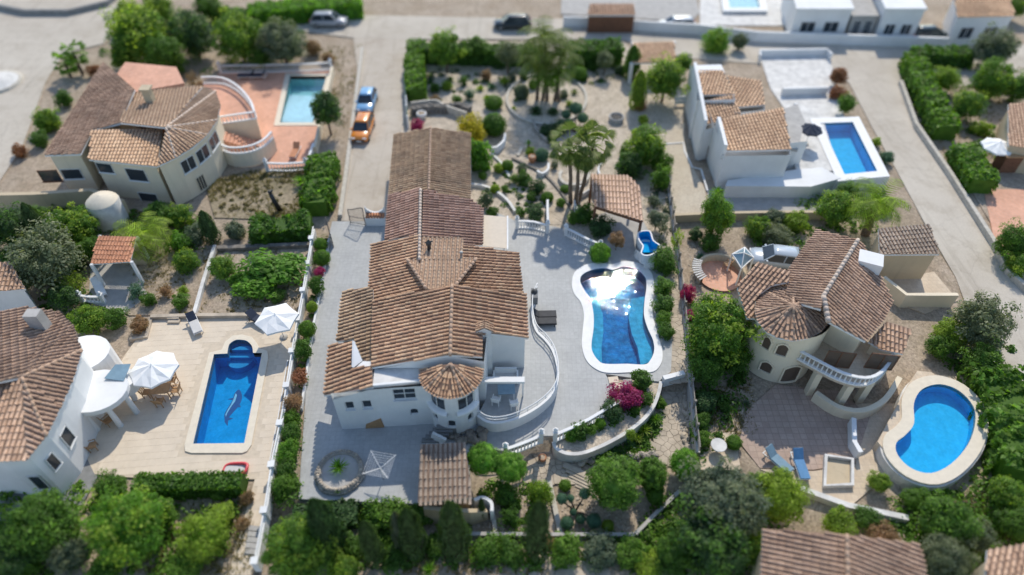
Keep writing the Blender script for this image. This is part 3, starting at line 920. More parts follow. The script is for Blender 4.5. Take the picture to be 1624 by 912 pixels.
def plant(kind, px, py, rpx, leaf, label, z=0.0, trunk=0.0, sq=0.9, name=None, cat=None, group=None, wide=1.0, bark='bark', cy=None):
    """a plant whose crown centre shows at a photo pixel; trunk = clear stem height in metres"""
    _pv[0] += 1
    nm, ct = CAT[kind]; nm = name or nm; ct = cat or ct
    R_ = metres(at(px, py, z + trunk + 0.5), rpx)
    for _ in range(2):
        cz = z + trunk + R_ * sq * 0.8
        R_ = metres(at(px, py, cz), rpx)
    p = at(px, py, cz)
    base = (p.x, p.y, z)
    root = thing(nm, base, label, ct, group)
    if trunk > 0 or kind in ('tree', 'big', 'olive', 'loose', 'wisp', 'shrub', 'dense'):
        mb = MB()
        limb_mesh(mb, (p.x, p.y, z - 0.05), (p.x, p.y, cz + R_ * 0.3), max(0.03, 0.06 * R_ + 0.02 * trunk), _pv[0], R_ * 0.5)
        mb.build('trunk' if trunk > 0.5 or kind in ('tree', 'big', 'olive', 'dense') else 'stem', M[bark], root)
    if kind == 'ball': sx = sy = 1.0
    else: sx, sy = random.uniform(0.88, 1.12), random.uniform(0.88, 1.12)
    f = foliage(root, crown_mesh(kind, _pv[0] % 5), p, (R_ * wide * sx, R_ * sy, R_ * sq * random.uniform(0.92, 1.12)), leaf, rz=None if wide == 1 else 0.0)
    if kind in ('tree', 'big') and R_ > 0.9:
        foliage(root, crown_mesh('wisp', _pv[0] % 4), p + Vector((0, 0, R_ * 0.05)), R_ * 1.13, {'green': 'mid', 'mid': 'lime', 'dark': 'green', 'grey': 'olive', 'bright': 'lime'}.get(leaf, leaf), name='outer_twigs')
    if kind != 'ball': f.rotation_euler = (random.uniform(-.2, .2), random.uniform(-.2, .2), f.rotation_euler.z)
    return root
def cypress(px_top, py_top, px_base, py_base, rpx, leaf, label, z=0.0, group=None, name='cypress_tree', cat='cypress'):
    b = at(px_base, py_base, z); lo, hi = 0.3, 16.0
    for _ in range(30):
        m = (lo + hi) / 2; q = b + Vector((0, 0, m)); w = q - CAMP
        yy = 456 - FOC * w.dot(UPV) / w.dot(FWD)
        if yy > py_top: lo = m
        else: hi = m
    h = lo; R_ = metres(b + Vector((0, 0, h / 2)), rpx); _pv[0] += 1
    root = thing(name, b, label, cat, group)
    mb = MB(); mb.tube([b, b + Vector((0, 0, h * 0.3))], [0.1, 0.06], 6); mb.build('trunk', M['bark'], root)
    foliage(root, crown_mesh('column', _pv[0] % 3), b + Vector((0, 0, h * 0.5)), (R_, R_, h * 0.5), leaf)
    return root
def palm(base, top, R_, kind, label, leaf='palm', group=None, r0=0.16):
    base, top = Vector(base), Vector(top); _pv[0] += 1
    root = thing('palm_tree', base, label, 'palm', group)
    mb = MB(); n = 9
    pts = [base.lerp(top, i / n) + Vector((math.sin(i * 1.3 + _pv[0]) * 0.03, 0, 0)) for i in range(n + 1)]
    mb.tube(pts, [r0 * (1.25 - 0.45 * i / n) * (1 + 0.08 * (i % 2)) for i in range(n + 1)], 8)
    mb.build('trunk', M['palm_bark'], root)
    foliage(root, frond_mesh(kind, _pv[0] % 3), top, R_, leaf, name='fronds')
    return root
def rosette(kind, px, py, rpx, leaf, label, z=0.0, name='agave', cat='plant', stem=0.0, group=None):
    _pv[0] += 1
    p = at(px, py, z + stem + 0.2); R_ = metres(p, rpx)
    root = thing(name, (p.x, p.y, z), label, cat, group)
    if stem > 0:
        mb = MB(); mb.tube([(p.x, p.y, z), (p.x, p.y, z + stem)], [0.11, 0.09], 7); mb.build('trunk', M['palm_bark'], root)
    else:
        mb = MB(); mb.lathe([(0.14 * R_, -0.02), (0.2 * R_, 0.06 * R_), (0.03, 0.2 * R_)], 7, (p.x, p.y, z)); mb.build('heart', M['palm_bark'], root)
    foliage(root, frond_mesh(kind, _pv[0] % 3), (p.x, p.y, z + stem + 0.05), R_, leaf, name='leaves')
    return root
def hedge(path, w, h, leaf, label, z=0.0, dens=70, ls=0.10, name='hedge', cat='hedge', group=None, rough=0.12):
    """a clipped hedge: leaf skin over a solid core along a path"""
    _pv[0] += 1; r = np.random.default_rng(_pv[0] + 50)
    P = [Vector(p[:2]) for p in path]
    Lt = sum((b - a).length for a, b in zip(P, P[1:]))
    girth = w + 2 * h; n = int(Lt * girth * dens)
    s = r.uniform(0, Lt, n); a = r.uniform(-h - w / 2, h + w / 2, n)
    cum = np.array([0] + list(np.cumsum([(b - a_).length for a_, b in zip(P, P[1:])])))
    X = np.interp(s, cum, [p.x for p in P]); Y = np.interp(s, cum, [p.y for p in P])
    seg = np.clip(np.searchsorted(cum, s, 'right') - 1, 0, len(P) - 2)
    D = np.array([((P[i + 1] - P[i]).normalized().x, (P[i + 1] - P[i]).normalized().y) for i in range(len(P) - 1)])[seg]
    lump = 1 + rough * (np.sin(s * 1.7 + _pv[0]) * 0.5 + np.sin(s * 4.1 + a * 2) * 0.5)
    top = np.abs(a) < w / 2
    off = np.clip(a, -w / 2, w / 2) * lump; hh = np.where(top, h, h - (np.abs(a) - w / 2)) * np.where(top, lump, 1)
    edge = np.clip((np.abs(a) - w / 2 + 0.25) / 0.25, 0, 1); hh = hh - np.where(top, edge * 0.1, 0)
    Vp = np.stack([X - D[:, 1] * off, Y + D[:, 0] * off, z + hh], 1) + r.normal(0, 0.04, (n, 3))
    sg = np.sign(a)
    N = np.where(top[:, None], np.array([0, 0, 1.0]), np.stack([-D[:, 1] * sg, D[:, 0] * sg, np.full(n, 0.35)], 1)) + r.normal(0, 0.5, (n, 3))
    V, Q = leaves(Vp, N, ls * r.uniform(0.7, 1.4, n), 0.6, _pv[0])
    root = thing(name, (P[0].x, P[0].y, z), label, cat, group)
    me = np_mesh('foliage', V, Q, mats=[L[leaf]]); link('foliage', me, root)
    mb = MB(); mb.ribbon(P, w * 0.82, z - 0.1, z + h * 0.9); mb.build('branches', L[leaf], root)
    return root
# ---------------------------------------------------------------- vehicles
def paint(name, c):
    m = plain(name, c, 0.25, 0.0, var=0.02)
    b = m.node_tree.nodes['Principled BSDF']; b.inputs['Coat Weight'].default_value = 0.6; b.inputs['Coat Roughness'].default_value = 0.08
    return m
def loft(mb, secs, closed_ends=True, smooth=True):
    n = len(secs[0]); vs = [p for s in secs for p in s]; fs = []
    for i in range(len(secs) - 1):
        for k in range(n):
            fs.append((i * n + k, i * n + (k + 1) % n, (i + 1) * n + (k + 1) % n, (i + 1) * n + k))
    if closed_ends:
        fs += [tuple(range(n))[::-1], tuple((len(secs) - 1) * n + k for k in range(n))]
    mb.add(vs, fs, smooth)
def ring(x, hw, z0, z1, r=0.12):
    return [(x, -hw + r, z0), (x, hw - r, z0), (x, hw, z0 + r), (x, hw, z1 - r), (x, hw - r * 1.2, z1), (x, -hw + r * 1.2, z1), (x, -hw, z1 - r), (x, -hw, z0 + r)]
def car(name, loc, rz, pm, label, cat='car', group=None, Ln=4.2, W=1.78, Hh=1.55, hood=1.0, boot=0.35):
    """front of the car looks along +x before turning"""
    root = empty(name, (0, 0, 0), 0, label, cat, group)
    hl, hw = Ln / 2, W / 2; belt = Hh * 0.60
    b = MB()
    loft(b, [ring(-hl, hw * 0.78, 0.42, belt * 0.80), ring(-hl + 0.12, hw * 0.93, 0.30, belt * 0.96), ring(-hl * 0.6, hw, 0.24, belt), ring(0, hw, 0.24, belt),
             ring(hl - hood - 0.15, hw, 0.24, belt * 0.99), ring(hl - hood * 0.45, hw * 0.97, 0.26, belt * 0.93), ring(hl - 0.15, hw * 0.9, 0.30, belt * 0.82), ring(hl, hw * 0.72, 0.38, belt * 0.68)])
    b.build('body', pm, root)
    def cab(x, w, z): return [(x, -w, z), (x, w, z)]
    xb, xf = -hl + boot * 0.35, hl - hood
    tb, tf = -hl + boot + 0.28, hl - hood - 0.75
    wb, wt = hw * 0.93, hw * 0.74
    zt = Hh
    base = [(xf, -wb, belt - 0.03), (xf, wb, belt - 0.03), (xb, wb, belt - 0.03), (xb, -wb, belt - 0.03)]
    top = [(tf, -wt, zt - 0.06), (tf, wt, zt - 0.06), (tb, wt, zt - 0.06), (tb, -wt, zt - 0.06)]
    g = MB(); BT = base + top; quad4 = lambda *i: [BT[q] for q in i]; g.add(quad4(0, 1, 5, 4), [(0, 1, 2, 3)]); g.build('windscreen', M['glass'], root)
    g = MB(); g.add(quad4(2, 3, 7, 6), [(0, 1, 2, 3)]); g.build('rear_window', M['glass'], root)
    for a, c_ in ((1, 2), (3, 0)):
        g = MB(); g.add(quad4(a, c_, c_ + 4, a + 4), [(0, 1, 2, 3)]); g.build('side_window', M['glass'], root)
    rf = MB()
    loft(rf, [[(tf + 0.02, -wt, zt - 0.08), (tf + 0.02, wt, zt - 0.08), (tf + 0.02, wt * 0.9, zt - 0.02), (tf + 0.02, -wt * 0.9, zt - 0.02)],
              [(tf - 0.3, -wt * 1.01, zt - 0.08), (tf - 0.3, wt * 1.01, zt - 0.08), (tf - 0.3, wt * 0.9, zt + 0.02), (tf - 0.3, -wt * 0.9, zt + 0.02)],
              [(tb + 0.3, -wt * 1.01, zt - 0.08), (tb + 0.3, wt * 1.01, zt - 0.08), (tb + 0.3, wt * 0.9, zt + 0.02), (tb + 0.3, -wt * 0.9, zt + 0.02)],
              [(tb - 0.02, -wt, zt - 0.08), (tb - 0.02, wt, zt - 0.08), (tb - 0.02, wt * 0.9, zt - 0.02), (tb - 0.02, -wt * 0.9, zt - 0.02)]])
    for i, j in ((0, 4), (1, 5), (2, 6), (3, 7)):
        A = (base + top)[i]; B = (base + top)[j]; rf.bar(A, B, 0.08, 0.06)
    for sx in (-1, 1):
        m_ = ((xf + xb) / 2, sx * wb, belt), ((tf + tb) / 2, sx * wt, zt - 0.06); rf.bar(m_[0], m_[1], 0.08, 0.05)
    rf.build('roof', pm, root)
    wm = MB()
    wm.lathe([(0.18, -0.1), (0.31, -0.1), (0.33, -0.06), (0.33, 0.06), (0.31, 0.1), (0.18, 0.1)], 14)
    rmb = MB(); rmb.lathe([(0.0, 0.07), (0.1, 0.09), (0.19, 0.07), (0.2, 0.0), (0.2, -0.07), (0, -0.07)], 10)
    wme, rme = wm.mesh('tyre', M['rubber']), rmb.mesh('rim', M['rim'])
    for sx in (-1, 1):
        for sy in (-1, 1):
            w_ = link('wheel', wme, root, loc=(sx * hl * 0.62, sy * (hw - 0.09), 0.33)); w_.rotation_euler = (PI / 2 * -sy, 0, 0)
            q = link('rim', rme, w_); q.matrix_parent_inverse = Matrix.Identity(4); q.location = (0, 0, 0.04)
    for sy in (-1, 1):
        k = MB(); k.box((hl - 0.12, sy * hw * 0.62, belt * 0.72), (0.18, 0.34, 0.14)); k.build('headlight', M['lamp_clear'], root)
        k = MB(); k.box((-hl + 0.06, sy * hw * 0.68, belt * 0.82), (0.14, 0.26, 0.2)); k.build('tail_light', M['lamp_red'], root)
        k = MB(); k.box((xf - 0.25, sy * (hw + 0.06), belt + 0.08), (0.14, 0.18, 0.13)); k.build('wing_mirror', pm, root)
    k = MB(); k.box((hl - 0.01, 0, 0.47), (0.1, hw * 1.2, 0.2)); k.build('grille', M['trim_black'], root)
    k = MB(); k.box((hl + 0.045, 0, 0.42), (0.02, 0.5, 0.11)); k.build('number_plate', M['plate'], root)
    k = MB(); k.box((-hl - 0.01, 0, 0.6), (0.04, 0.5, 0.11)); k.build('number_plate', M['plate'], root)
    root.location = loc; root.rotation_euler = (0, 0, rz)
    return root
# ---------------------------------------------------------------- garden furniture
def parasol(base, r, h, label, pm='fabric_white', sides=8):
    root = thing('parasol', base, label, 'parasol'); b = Vector(base)
    mb = MB(); mb.lathe([(0.3, 0), (0.3, 0.07), (0.05, 0.12)], 12, b); mb.build('base', M['concrete'], root)
    mb = MB(); mb.tube([b, b + Vector((0, 0, h + 0.12))], 0.03, 8); mb.build('pole', M['frame'], root)
    mb = MB(); top = b + Vector((0, 0, h)); pts = []
    for k in range(sides):
        a = 2 * PI * (k + 0.3) / sides
        pts.append(b + Vector((math.cos(a) * r, math.sin(a) * r, h - 0.47)))
    vs = [top]; fs = []
    for k in range(sides):
        p, q = pts[k], pts[(k + 1) % sides]
        m_ = (p + q) / 2 * 0.965 + Vector((b.x, b.y, 0)) * 0.035; m_.z = p.z - 0.0
        pm_, qm, mm = (top * 0.45 + p * 0.55) + Vector((0, 0, 0.05)), (top * 0.45 + q * 0.55) + Vector((0, 0, 0.05)), (top * 0.45 + m_ * 0.55) - Vector((0, 0, 0.03))
        i = len(vs); vs += [p, m_, q, pm_, mm, qm, p - Vector((0, 0, 0.16)), m_ - Vector((0, 0, 0.15)), q - Vector((0, 0, 0.16))]
        fs += [(0, i + 3, i + 4), (0, i + 4, i + 5), (i + 3, i, i + 1, i + 4), (i + 4, i + 1, i + 2, i + 5), (i, i + 6, i + 7, i + 1), (i + 1, i + 7, i + 8, i + 2)]
    mb.add(vs, fs); mb.build('canopy', M[pm], root)
    for k in range(sides):
        rb = MB(); rb.bar(top - Vector((0, 0, 0.05)), pts[k] - Vector((0, 0, 0.03)), 0.025); rb.build('rib', M['steel'], root)
    return root
def lounger(loc, rz, label, frame='frame', cush='fabric_pale', head=None, group=None):
    root = empty('sun_lounger', (0, 0, 0), 0, label, 'sun lounger', group)
    f = MB()
    for sy in (-0.32, 0.32): f.box((0, sy, 0.3), (1.95, 0.05, 0.06))
    for x in (-0.95, 0.3, 0.95): f.box((x, 0, 0.3), (0.05, 0.6, 0.05))
    f.build('frame', M[frame], root)
    for x in (-0.8, 0.75):
        for sy in (-0.32, 0.32):
            g = MB(); g.box((x, sy, 0.135), (0.05, 0.05, 0.27)); g.build('leg', M[frame], root)
    c = MB(); c.box((-0.3, 0, 0.38), (1.3, 0.62, 0.09)); c.build('cushion', M[cush], root)
    c = MB(); R = Matrix.Rotation(-0.7, 3, 'Y'); c.box((0.64, 0, 0.58), (0.78, 0.62, 0.09), M=R); c.build('backrest', M[head or cush], root)
    root.location = loc; root.rotation_euler = (0, 0, rz); return root
def chair(loc, rz, label, mat='frame', group=None):
    root = empty('garden_chair', (0, 0, 0), 0, label, 'chair', group)
    s = MB(); s.box((0, 0, 0.44), (0.5, 0.5, 0.05)); s.build('seat', M[mat], root)
    b = MB()
    for k in range(5): b.box((-0.26 - 0.03 * k, 0, 0.55 + 0.11 * k), (0.03, 0.5, 0.07))
    for sy in (-0.24, 0.24): b.bar((-0.22, sy, 0.44), (-0.4, sy, 1.06), 0.04)
    b.build('backrest', M[mat], root)
    for sx in (-0.22, 0.22):
        for sy in (-0.22, 0.22):
            g = MB(); g.box((sx, sy, 0.21), (0.05, 0.05, 0.42)); g.build('leg', M[mat], root)
    for sy in (-0.25, 0.25):
        g = MB(); g.box((0, sy, 0.65), (0.5, 0.05, 0.04)); g.bar((0.22, sy, 0.44), (0.22, sy, 0.65), 0.04); g.build('armrest', M[mat], root)
    root.location = loc; root.rotation_euler = (0, 0, rz); return root
def table(loc, rz, sx, sy, label, top='frame', leg='frame', h=0.74):
    root = empty('garden_table', (0, 0, 0), 0, label, 'table')
    t = MB(); t.box((0, 0, h - 0.02), (sx, sy, 0.05)); t.build('tabletop', M[top], root)
    for a in (-1, 1):
        for b in (-1, 1):
            g = MB(); g.box((a * (sx / 2 - 0.08), b * (sy / 2 - 0.08), (h - 0.045) / 2), (0.06, 0.06, h - 0.045)); g.build('leg', M[leg], root)
    root.location = loc; root.rotation_euler = (0, 0, rz); return root
def wall_thing(name, path, w, z0, z1, mat, label, cat='wall', coping=None, group=None, closed=False, z1f=None):
    root = thing(name, (path[0][0], path[0][1], z0), label, cat, group)
    mb = MB(); mb.ribbon(path, w, z0, z1, closed, z1f); mb.build('masonry', M[mat], root)
    if coping:
        c = MB(); c.ribbon(path, w + 0.06, z1 + 0.001, z1 + 0.06, closed, [z + 0.06 for z in z1f] if z1f else None, [z + 0.001 for z in z1f] if z1f else None); c.build('coping', M[coping], root)
    return root
def voronoi_stones(parent, poly, z0, z1, size, mat, seed, name='paving_stone', gap=0.022, limit=300, along=None):
    """crazy paving: convex stones cut to fit each other inside an outline"""
    r = random.Random(seed); poly = ccw(poly)
    xs = [p[0] for p in poly]; ys = [p[1] for p in poly]
    pts = []; tries = 0
    X = np.array(poly)
    while tries < 6000:
        tries += 1
        q = (r.uniform(min(xs), max(xs)), r.uniform(min(ys), max(ys)))
        if not inside(np.array([q[0]]), np.array([q[1]]), poly)[0]: continue
        if all((q[0] - a[0]) ** 2 + (q[1] - a[1]) ** 2 > (size * 0.72) ** 2 for a in pts): pts.append(q)
    n = 0
    for p in pts:
        cell = [(p[0] - size, p[1] - size), (p[0] + size, p[1] - size), (p[0] + size, p[1] + size), (p[0] - size, p[1] + size)]
        for q in pts:
            if q is p: continue
            dx, dy = q[0] - p[0], q[1] - p[1]; dd = math.hypot(dx, dy)
            if dd > size * 2.2: continue
            lim = dd / 2 - gap / 2; out = []
            for i in range(len(cell)):
                a, b = cell[i - 1], cell[i]
                sa = ((a[0] - p[0]) * dx + (a[1] - p[1]) * dy) / dd - lim; sb = ((b[0] - p[0]) * dx + (b[1] - p[1]) * dy) / dd - lim
                if (sa <= 0) != (sb <= 0):
                    t = sa / (sa - sb); out.append((a[0] + (b[0] - a[0]) * t, a[1] + (b[1] - a[1]) * t))
                if sb <= 0: out.append(b)
            cell = out
            if len(cell) < 3: break
        if len(cell) < 3: continue
        h = z1 + r.uniform(-0.012, 0.012)
        zz = (z0(p[0], p[1]) if callable(z0) else z0)
        mb = MB(); mb.prism(cell, zz - 0.05, zz + h)
        if n < limit: mb.build(name, M[mat], parent)
        n += 1
    return n
def rock(parent_label, loc, r, seed, mat='rubble', name='rock', group=None, parent=None):
    q = random.Random(seed); V, F = core_sphere(1, seed, 8, 5, 0.14)
    V = V * np.array([r * q.uniform(.8, 1.3), r * q.uniform(.7, 1.1), r * q.uniform(.5, .8)])
    me = np_mesh('rock', V, F, mats=[M[mat]])
    if parent is not None: return link('stone', me, parent, loc=loc, rz=q.uniform(0, 6))
    o = link(name, me, None, loc=loc, rz=q.uniform(0, 6), label=parent_label, cat='rock', group=group); return o

# ================================================================ THE SETTING
LOW = -1.0
pools_px = {
 'main': [(920,449),(923,438),(938,430),(958,427),(973,430),(988,425),(1009,429),(1022,440),(1025,455),(1022,478),(1021,502),(1027,523),(1035,541),(1037,558),(1031,573),(1022,580),(995,579),(960,579),(948,573),(939,559),(938,545),(941,523),(941,500),(936,477),(927,463)],
}
main_pool = ccw(spline(px_poly(pools_px['main'], -0.02), True, 4))
left_pool = px_poly([(340,563),(361,562)], 0) + spline(px_poly([(361,562),(364,548),(373,541),(382,540),(392,542),(400,550),(402,561)], 0), False, 4)[1:] + px_poly([(416,561),(388,704),(307,705)], 0)
left_pool = ccw(left_pool)
nw_pool = ccw(px_poly([(460,121),(518,121),(497,195),(444,195)], 0.02))
ne_pool = ccw(px_poly([(1301,196),(1352,194),(1391,272),(1339,277)], 1.2))
e_pool = ccw(spline(px_poly([(1449,640),(1462,618),(1490,610),(1520,620),(1543,645),(1546,672),(1535,705),(1508,736),(1476,751),(1444,743),(1423,722),(1421,703),(1436,690),(1449,672)], 0.9), True, 4))
top_pool = ccw(px_poly([(1152,-6),(1198,-6),(1204,18),(1156,18)], 0.0))
terrace_px = [(527,352),(612,352),(615,326),(760,326),(815,350),(868,358),(897,364),(950,388),(1000,345),(1012,338),(1047,400),(1052,440),(1056,480),(1066,540),(1064,590),(1044,606),(1000,600),(960,594),(985,640),(880,692),(858,692),(800,716),(745,708),(745,792),(660,800),(474,792),(487,600),(500,470)]
terrace = px_poly(terrace_px)
low_px = [(474,794),(660,802),(747,794),(747,710),(800,718),(858,694),(880,694),(985,642),(1046,608),(1066,612),(1085,600),(1100,640),(1112,720),(1150,770),(1230,800),(1330,860),(1420,1100),(300,1100),(372,912),(420,800)]
low_zone = px_poly(low_px)
pits = [offset(p, 0.45) for p in (main_pool, left_pool, nw_pool)]
def ground_z(x, y):
    if inside(np.array([x]), np.array([y]), low_zone)[0]: return LOW
    return 0.0
xs = np.concatenate([[-3000, -600, -150], np.arange(-90, 90.1, 0.6), [150, 600, 3000]])
ys = np.concatenate([[-3000, -200, -20], np.arange(6, 118, 0.6), [200, 700, 4000]])
GX, GY = np.meshgrid(xs, ys)
GZ = np.full(GX.shape, -0.06)
GZ += 0.03 * np.sin(GX * 0.9 + 1.3 * np.sin(GY * 0.5)) * np.cos(GY * 0.8) - 0.03
lowm = inside(GX, GY, low_zone)
GZ = np.where(lowm, LOW + 0.06 * np.sin(GX * 1.1) * np.cos(GY * 1.3), GZ)
_sm = lowm.astype(float)
for _ in range(6):
    _sm[1:-1, 1:-1] = (_sm[1:-1, 1:-1] * 2 + _sm[:-2, 1:-1] + _sm[2:, 1:-1] + _sm[1:-1, :-2] + _sm[1:-1, 2:]) / 6
GZ = np.where(GX > 12.5, -0.06 + (LOW + 0.06) * _sm + 0.04 * np.sin(GX * 1.1) * np.cos(GY * 1.3), GZ)
for p in pits: GZ = np.where(inside(GX, GY, p), -2.4, GZ)
ny, nx = GX.shape
idx = np.arange(nx * ny).reshape(ny, nx)
Q = np.stack([idx[:-1, :-1], idx[:-1, 1:], idx[1:, 1:], idx[1:, :-1]], -1).reshape(-1, 4)
gme = np_mesh('ground', np.stack([GX, GY, GZ], -1).reshape(-1, 3), Q, mats=[M['earth']], smooth=True)
link('ground', gme, kind='structure')
def slab(name, px, mat, z=0.0, thick=0.35, holes=(), z_in=None):
    mb = MB(); mb.prism(px_poly(px, z if z_in is None else z_in) if not isinstance(px, tuple) else list(px), z - thick, z, holes)
    return structure(name, mb, M[mat])

# roads: every sheet lies a few millimetres above the one below it
slab('road', [(470,22),(900,30),(1090,44),(1624,70),(1700,75),(1700,150),(1440,128),(1434,130),(1430,150),(1450,195),(1503,270),(1545,335),(1572,380),(1598,430),(1640,470),(1720,520),(1720,780),(1600,640),(1560,560),(1516,440),(1470,360),(1423,272),(1385,205),(1346,130),(1300,108),(1090,92),(985,62),(655,62),(560,60),(500,52),(470,48)], 'road', 0.03, 0.4)
slab('driveway', [(560,58),(658,58),(652,110),(648,165),(632,240),(614,330),(612,353),(541,350),(546,300),(556,210),(568,120)], 'drive', 0.022, 0.4)
slab('side_road', [(-400,-40),(200,-40),(187,38),(164,69),(118,80),(96,92),(72,130),(53,183),(34,235),(-10,300),(-400,420)], 'road', 0.026, 0.4)
# kerb of the driveway, low and sandy
wall_thing('driveway_kerb', px_poly([(575,78),(562,180),(549,280),(540,345)]), 0.35, -0.2, 0.32, 'kerb', 'long sandy kerb wall along the driveway beside the two parked cars', 'kerb')
# garden ground of the main plot
slab('garden_gravel', [(650,66),(990,66),(1010,90),(1080,100),(1092,150),(1072,240),(1060,300),(1075,400),(1090,520),(1086,600),(1062,600),(1064,540),(1054,480),(1050,440),(1045,400),(1011,340),(1000,347),(950,390),(897,366),(868,360),(815,352),(746,330),(612,352),(632,240),(645,165)], 'gravel', 0.03, 0.4)
slab('gravel_court', [(1045,196),(1086,196),(1086,225),(1096,260),(1118,300),(1124,340),(1066,342),(1058,290)], 'gravel_pale', 0.045, 0.3)
slab('terrace', terrace_px, 'terrace', 0.075, 1.5, [main_pool], z_in=0)
# neighbours' paved ground
patio_px = [(240,506),(474,503),(462,580),(452,650),(432,752),(398,912),(362,912),(404,760),(206,757),(150,752),(120,690),(168,615),(200,560)]
slab('patio_bed', patio_px, 'joint', 0.02, 0.4, [left_pool])
slab('terracotta_deck', [(344,116),(529,110),(500,240),(489,272),(424,272),(420,235),(350,215)], 'terracotta_floor', 0.02, 0.4, [nw_pool])
slab('white_court', [(1204,86),(1312,86),(1330,135),(1340,190),(1260,195),(1222,140)], 'white_old', 0.05, 0.4)
slab('rear_court', [(1122,300),(1330,296),(1345,338),(1124,345)], 'concrete', 0.02, 0.4)
slab('brown_terrace', [(1185,650),(1230,610),(1330,620),(1380,660),(1356,735),(1290,745),(1205,742),(1172,700)], 'brown_floor', 0.02, 0.4)
slab('tan_terrace', [(1352,640),(1420,640),(1455,590),(1540,600),(1400,760),(1352,800),(1255,765),(1205,744),(1290,747),(1358,736)], 'tan_floor', 0.012, 0.4)
slab('dry_field', [(325,290),(395,270),(500,262),(505,300),(490,350),(340,345)], 'scrub', 0.02, 0.3)
slab('vegetable_plot', [(346,394),(492,388),(473,502),(312,500)], 'earth', 0.03, 0.3)
slab('sandy_path', [(206,330),(330,350),(340,388),(308,500),(205,500),(150,470)], 'earth', 0.015, 0.3)
slab('blue_patio', [(145,412),(210,412),(235,470),(195,498),(140,478)], 'concrete', 0.04, 0.3)
slab('lower_track', [(700,870),(1010,868),(1080,912),(1100,1000),(640,1000)], 'earth', LOW + 0.12, 0.4)
slab('house_front_yard', [(-60,735),(150,690),(175,720),(130,800),(-60,850)], 'concrete_dark', 0.01, 0.3)
slab('far_yard', [(890,-25),(1100,-25),(1110,20),(1095,34),(890,22)], 'concrete', 0.05, 0.3)
slab('pool_yard', [(1110,-25),(1240,-25),(1250,40),(1110,40)], 'white_old', 0.05, 0.3)
slab('east_garden', [(1446,100),(1560,96),(1640,110),(1700,200),(1700,420),(1600,400),(1545,310),(1480,215)], 'earth', 0.02, 0.3)
# ================================================================ THE MAIN HOUSE
villa = thing('villa', (-5, 30, 0), 'white villa with stepped brown tile roofs and a round tower beside the hourglass pool', 'house')
# footprints under the roofs
def block(parent, pts, z0, tops, mat='white', name='wall', inset=None):
    """walls on a footprint; tops = a height for each corner, or one for all"""
    pts = [tuple(p[:2]) for p in pts]
    if not hasattr(tops, '__len__'): tops = [tops] * len(pts)
    if area2(pts) < 0: pts = pts[::-1]; tops = list(tops)[::-1]
    n = len(pts); mb = MB()
    vs = [(p[0], p[1], z0) for p in pts] + [(p[0], p[1], t) for p, t in zip(pts, tops)]
    mb.add(vs, [(i, (i + 1) % n, n + (i + 1) % n, n + i) for i in range(n)])
    return mb.build(name, M[mat], parent)
TZ = 0.075
# -- front lower storey: openings in the shaded wall
fw0, fw1 = at(543, 681, TZ), at(690, 672, TZ)
Pf, LL = flat_wall(fw0, fw1)
def uv(px, py, Pf_=None, p0=None, p1=None):
    p0 = p0 or fw0; p1 = p1 or fw1
    d = Vector((p1.x - p0.x, p1.y - p0.y, 0)).normalized(); n = Vector((d.y, -d.x, 0))
    q = on_plane(px, py, Vector((p0.x, p0.y, 0)), n)
    return (q - Vector((p0.x, p0.y, 0))).dot(d), q.z
def rect(x0, y0, x1, y1, **k):
    a = uv(x0, y1, **k); b = uv(x1, y0, **k); return [a[0], b[0], a[1], b[1]]
ops = [rect(549, 637, 560, 650), rect(576, 635, 588, 648), rect(625, 616, 658, 635), rect(651, 648, 663, 658) + [True]]
topz = lambda u: 3.45 + (4.35 - 3.45) * min(1, u / 2.5)
mb = MB(); wall_open(mb, Pf, LL, TZ, topz, ops)
back = [at2(690, 672, TZ), (fw1.x + 0.3, fw1.y + 1.6), (fw0.x + 2.4, fw0.y + 1.75)]
mb.build('front_wall', M['white'], villa)
window(villa, Pf, ops[0], 1, 1); window(villa, Pf, ops[1], 1, 1); window(villa, Pf, ops[2], 2, 2); window(villa, Pf, ops[3], 1, 1, sill=False)
# tan trapezoid standing at the foot of the wall
a_, b_ = uv(582, 674), uv(608, 657)
mb = MB()
def wp(u, v, d=0.0):
    x, y, nx, ny = Pf(u); return (x + nx * d, y + ny * d, v)
u0_, u1_ = uv(578, 672)[0], uv(608, 670)[0]
for dd in (0.0,):
    vs = [wp(u0_, TZ + 0.02, 0.06), wp(u1_, TZ + 0.02, 0.06), wp(u1_ - 0.1, TZ + 1.05, 0.06), wp(u0_ + 0.1, TZ + 0.45, 0.06),
          wp(u0_, TZ + 0.02, -0.02), wp(u1_, TZ + 0.02, -0.02), wp(u1_ - 0.1, TZ + 1.05, -0.02), wp(u0_ + 0.1, TZ + 0.45, -0.02)]
    mb.add(vs, [(0, 1, 2, 3), (0, 4, 5, 1), (1, 5, 6, 2), (2, 6, 7, 3), (3, 7, 4, 0)])
mb.build('tan_trapezoid', M['wood_tan'], villa)
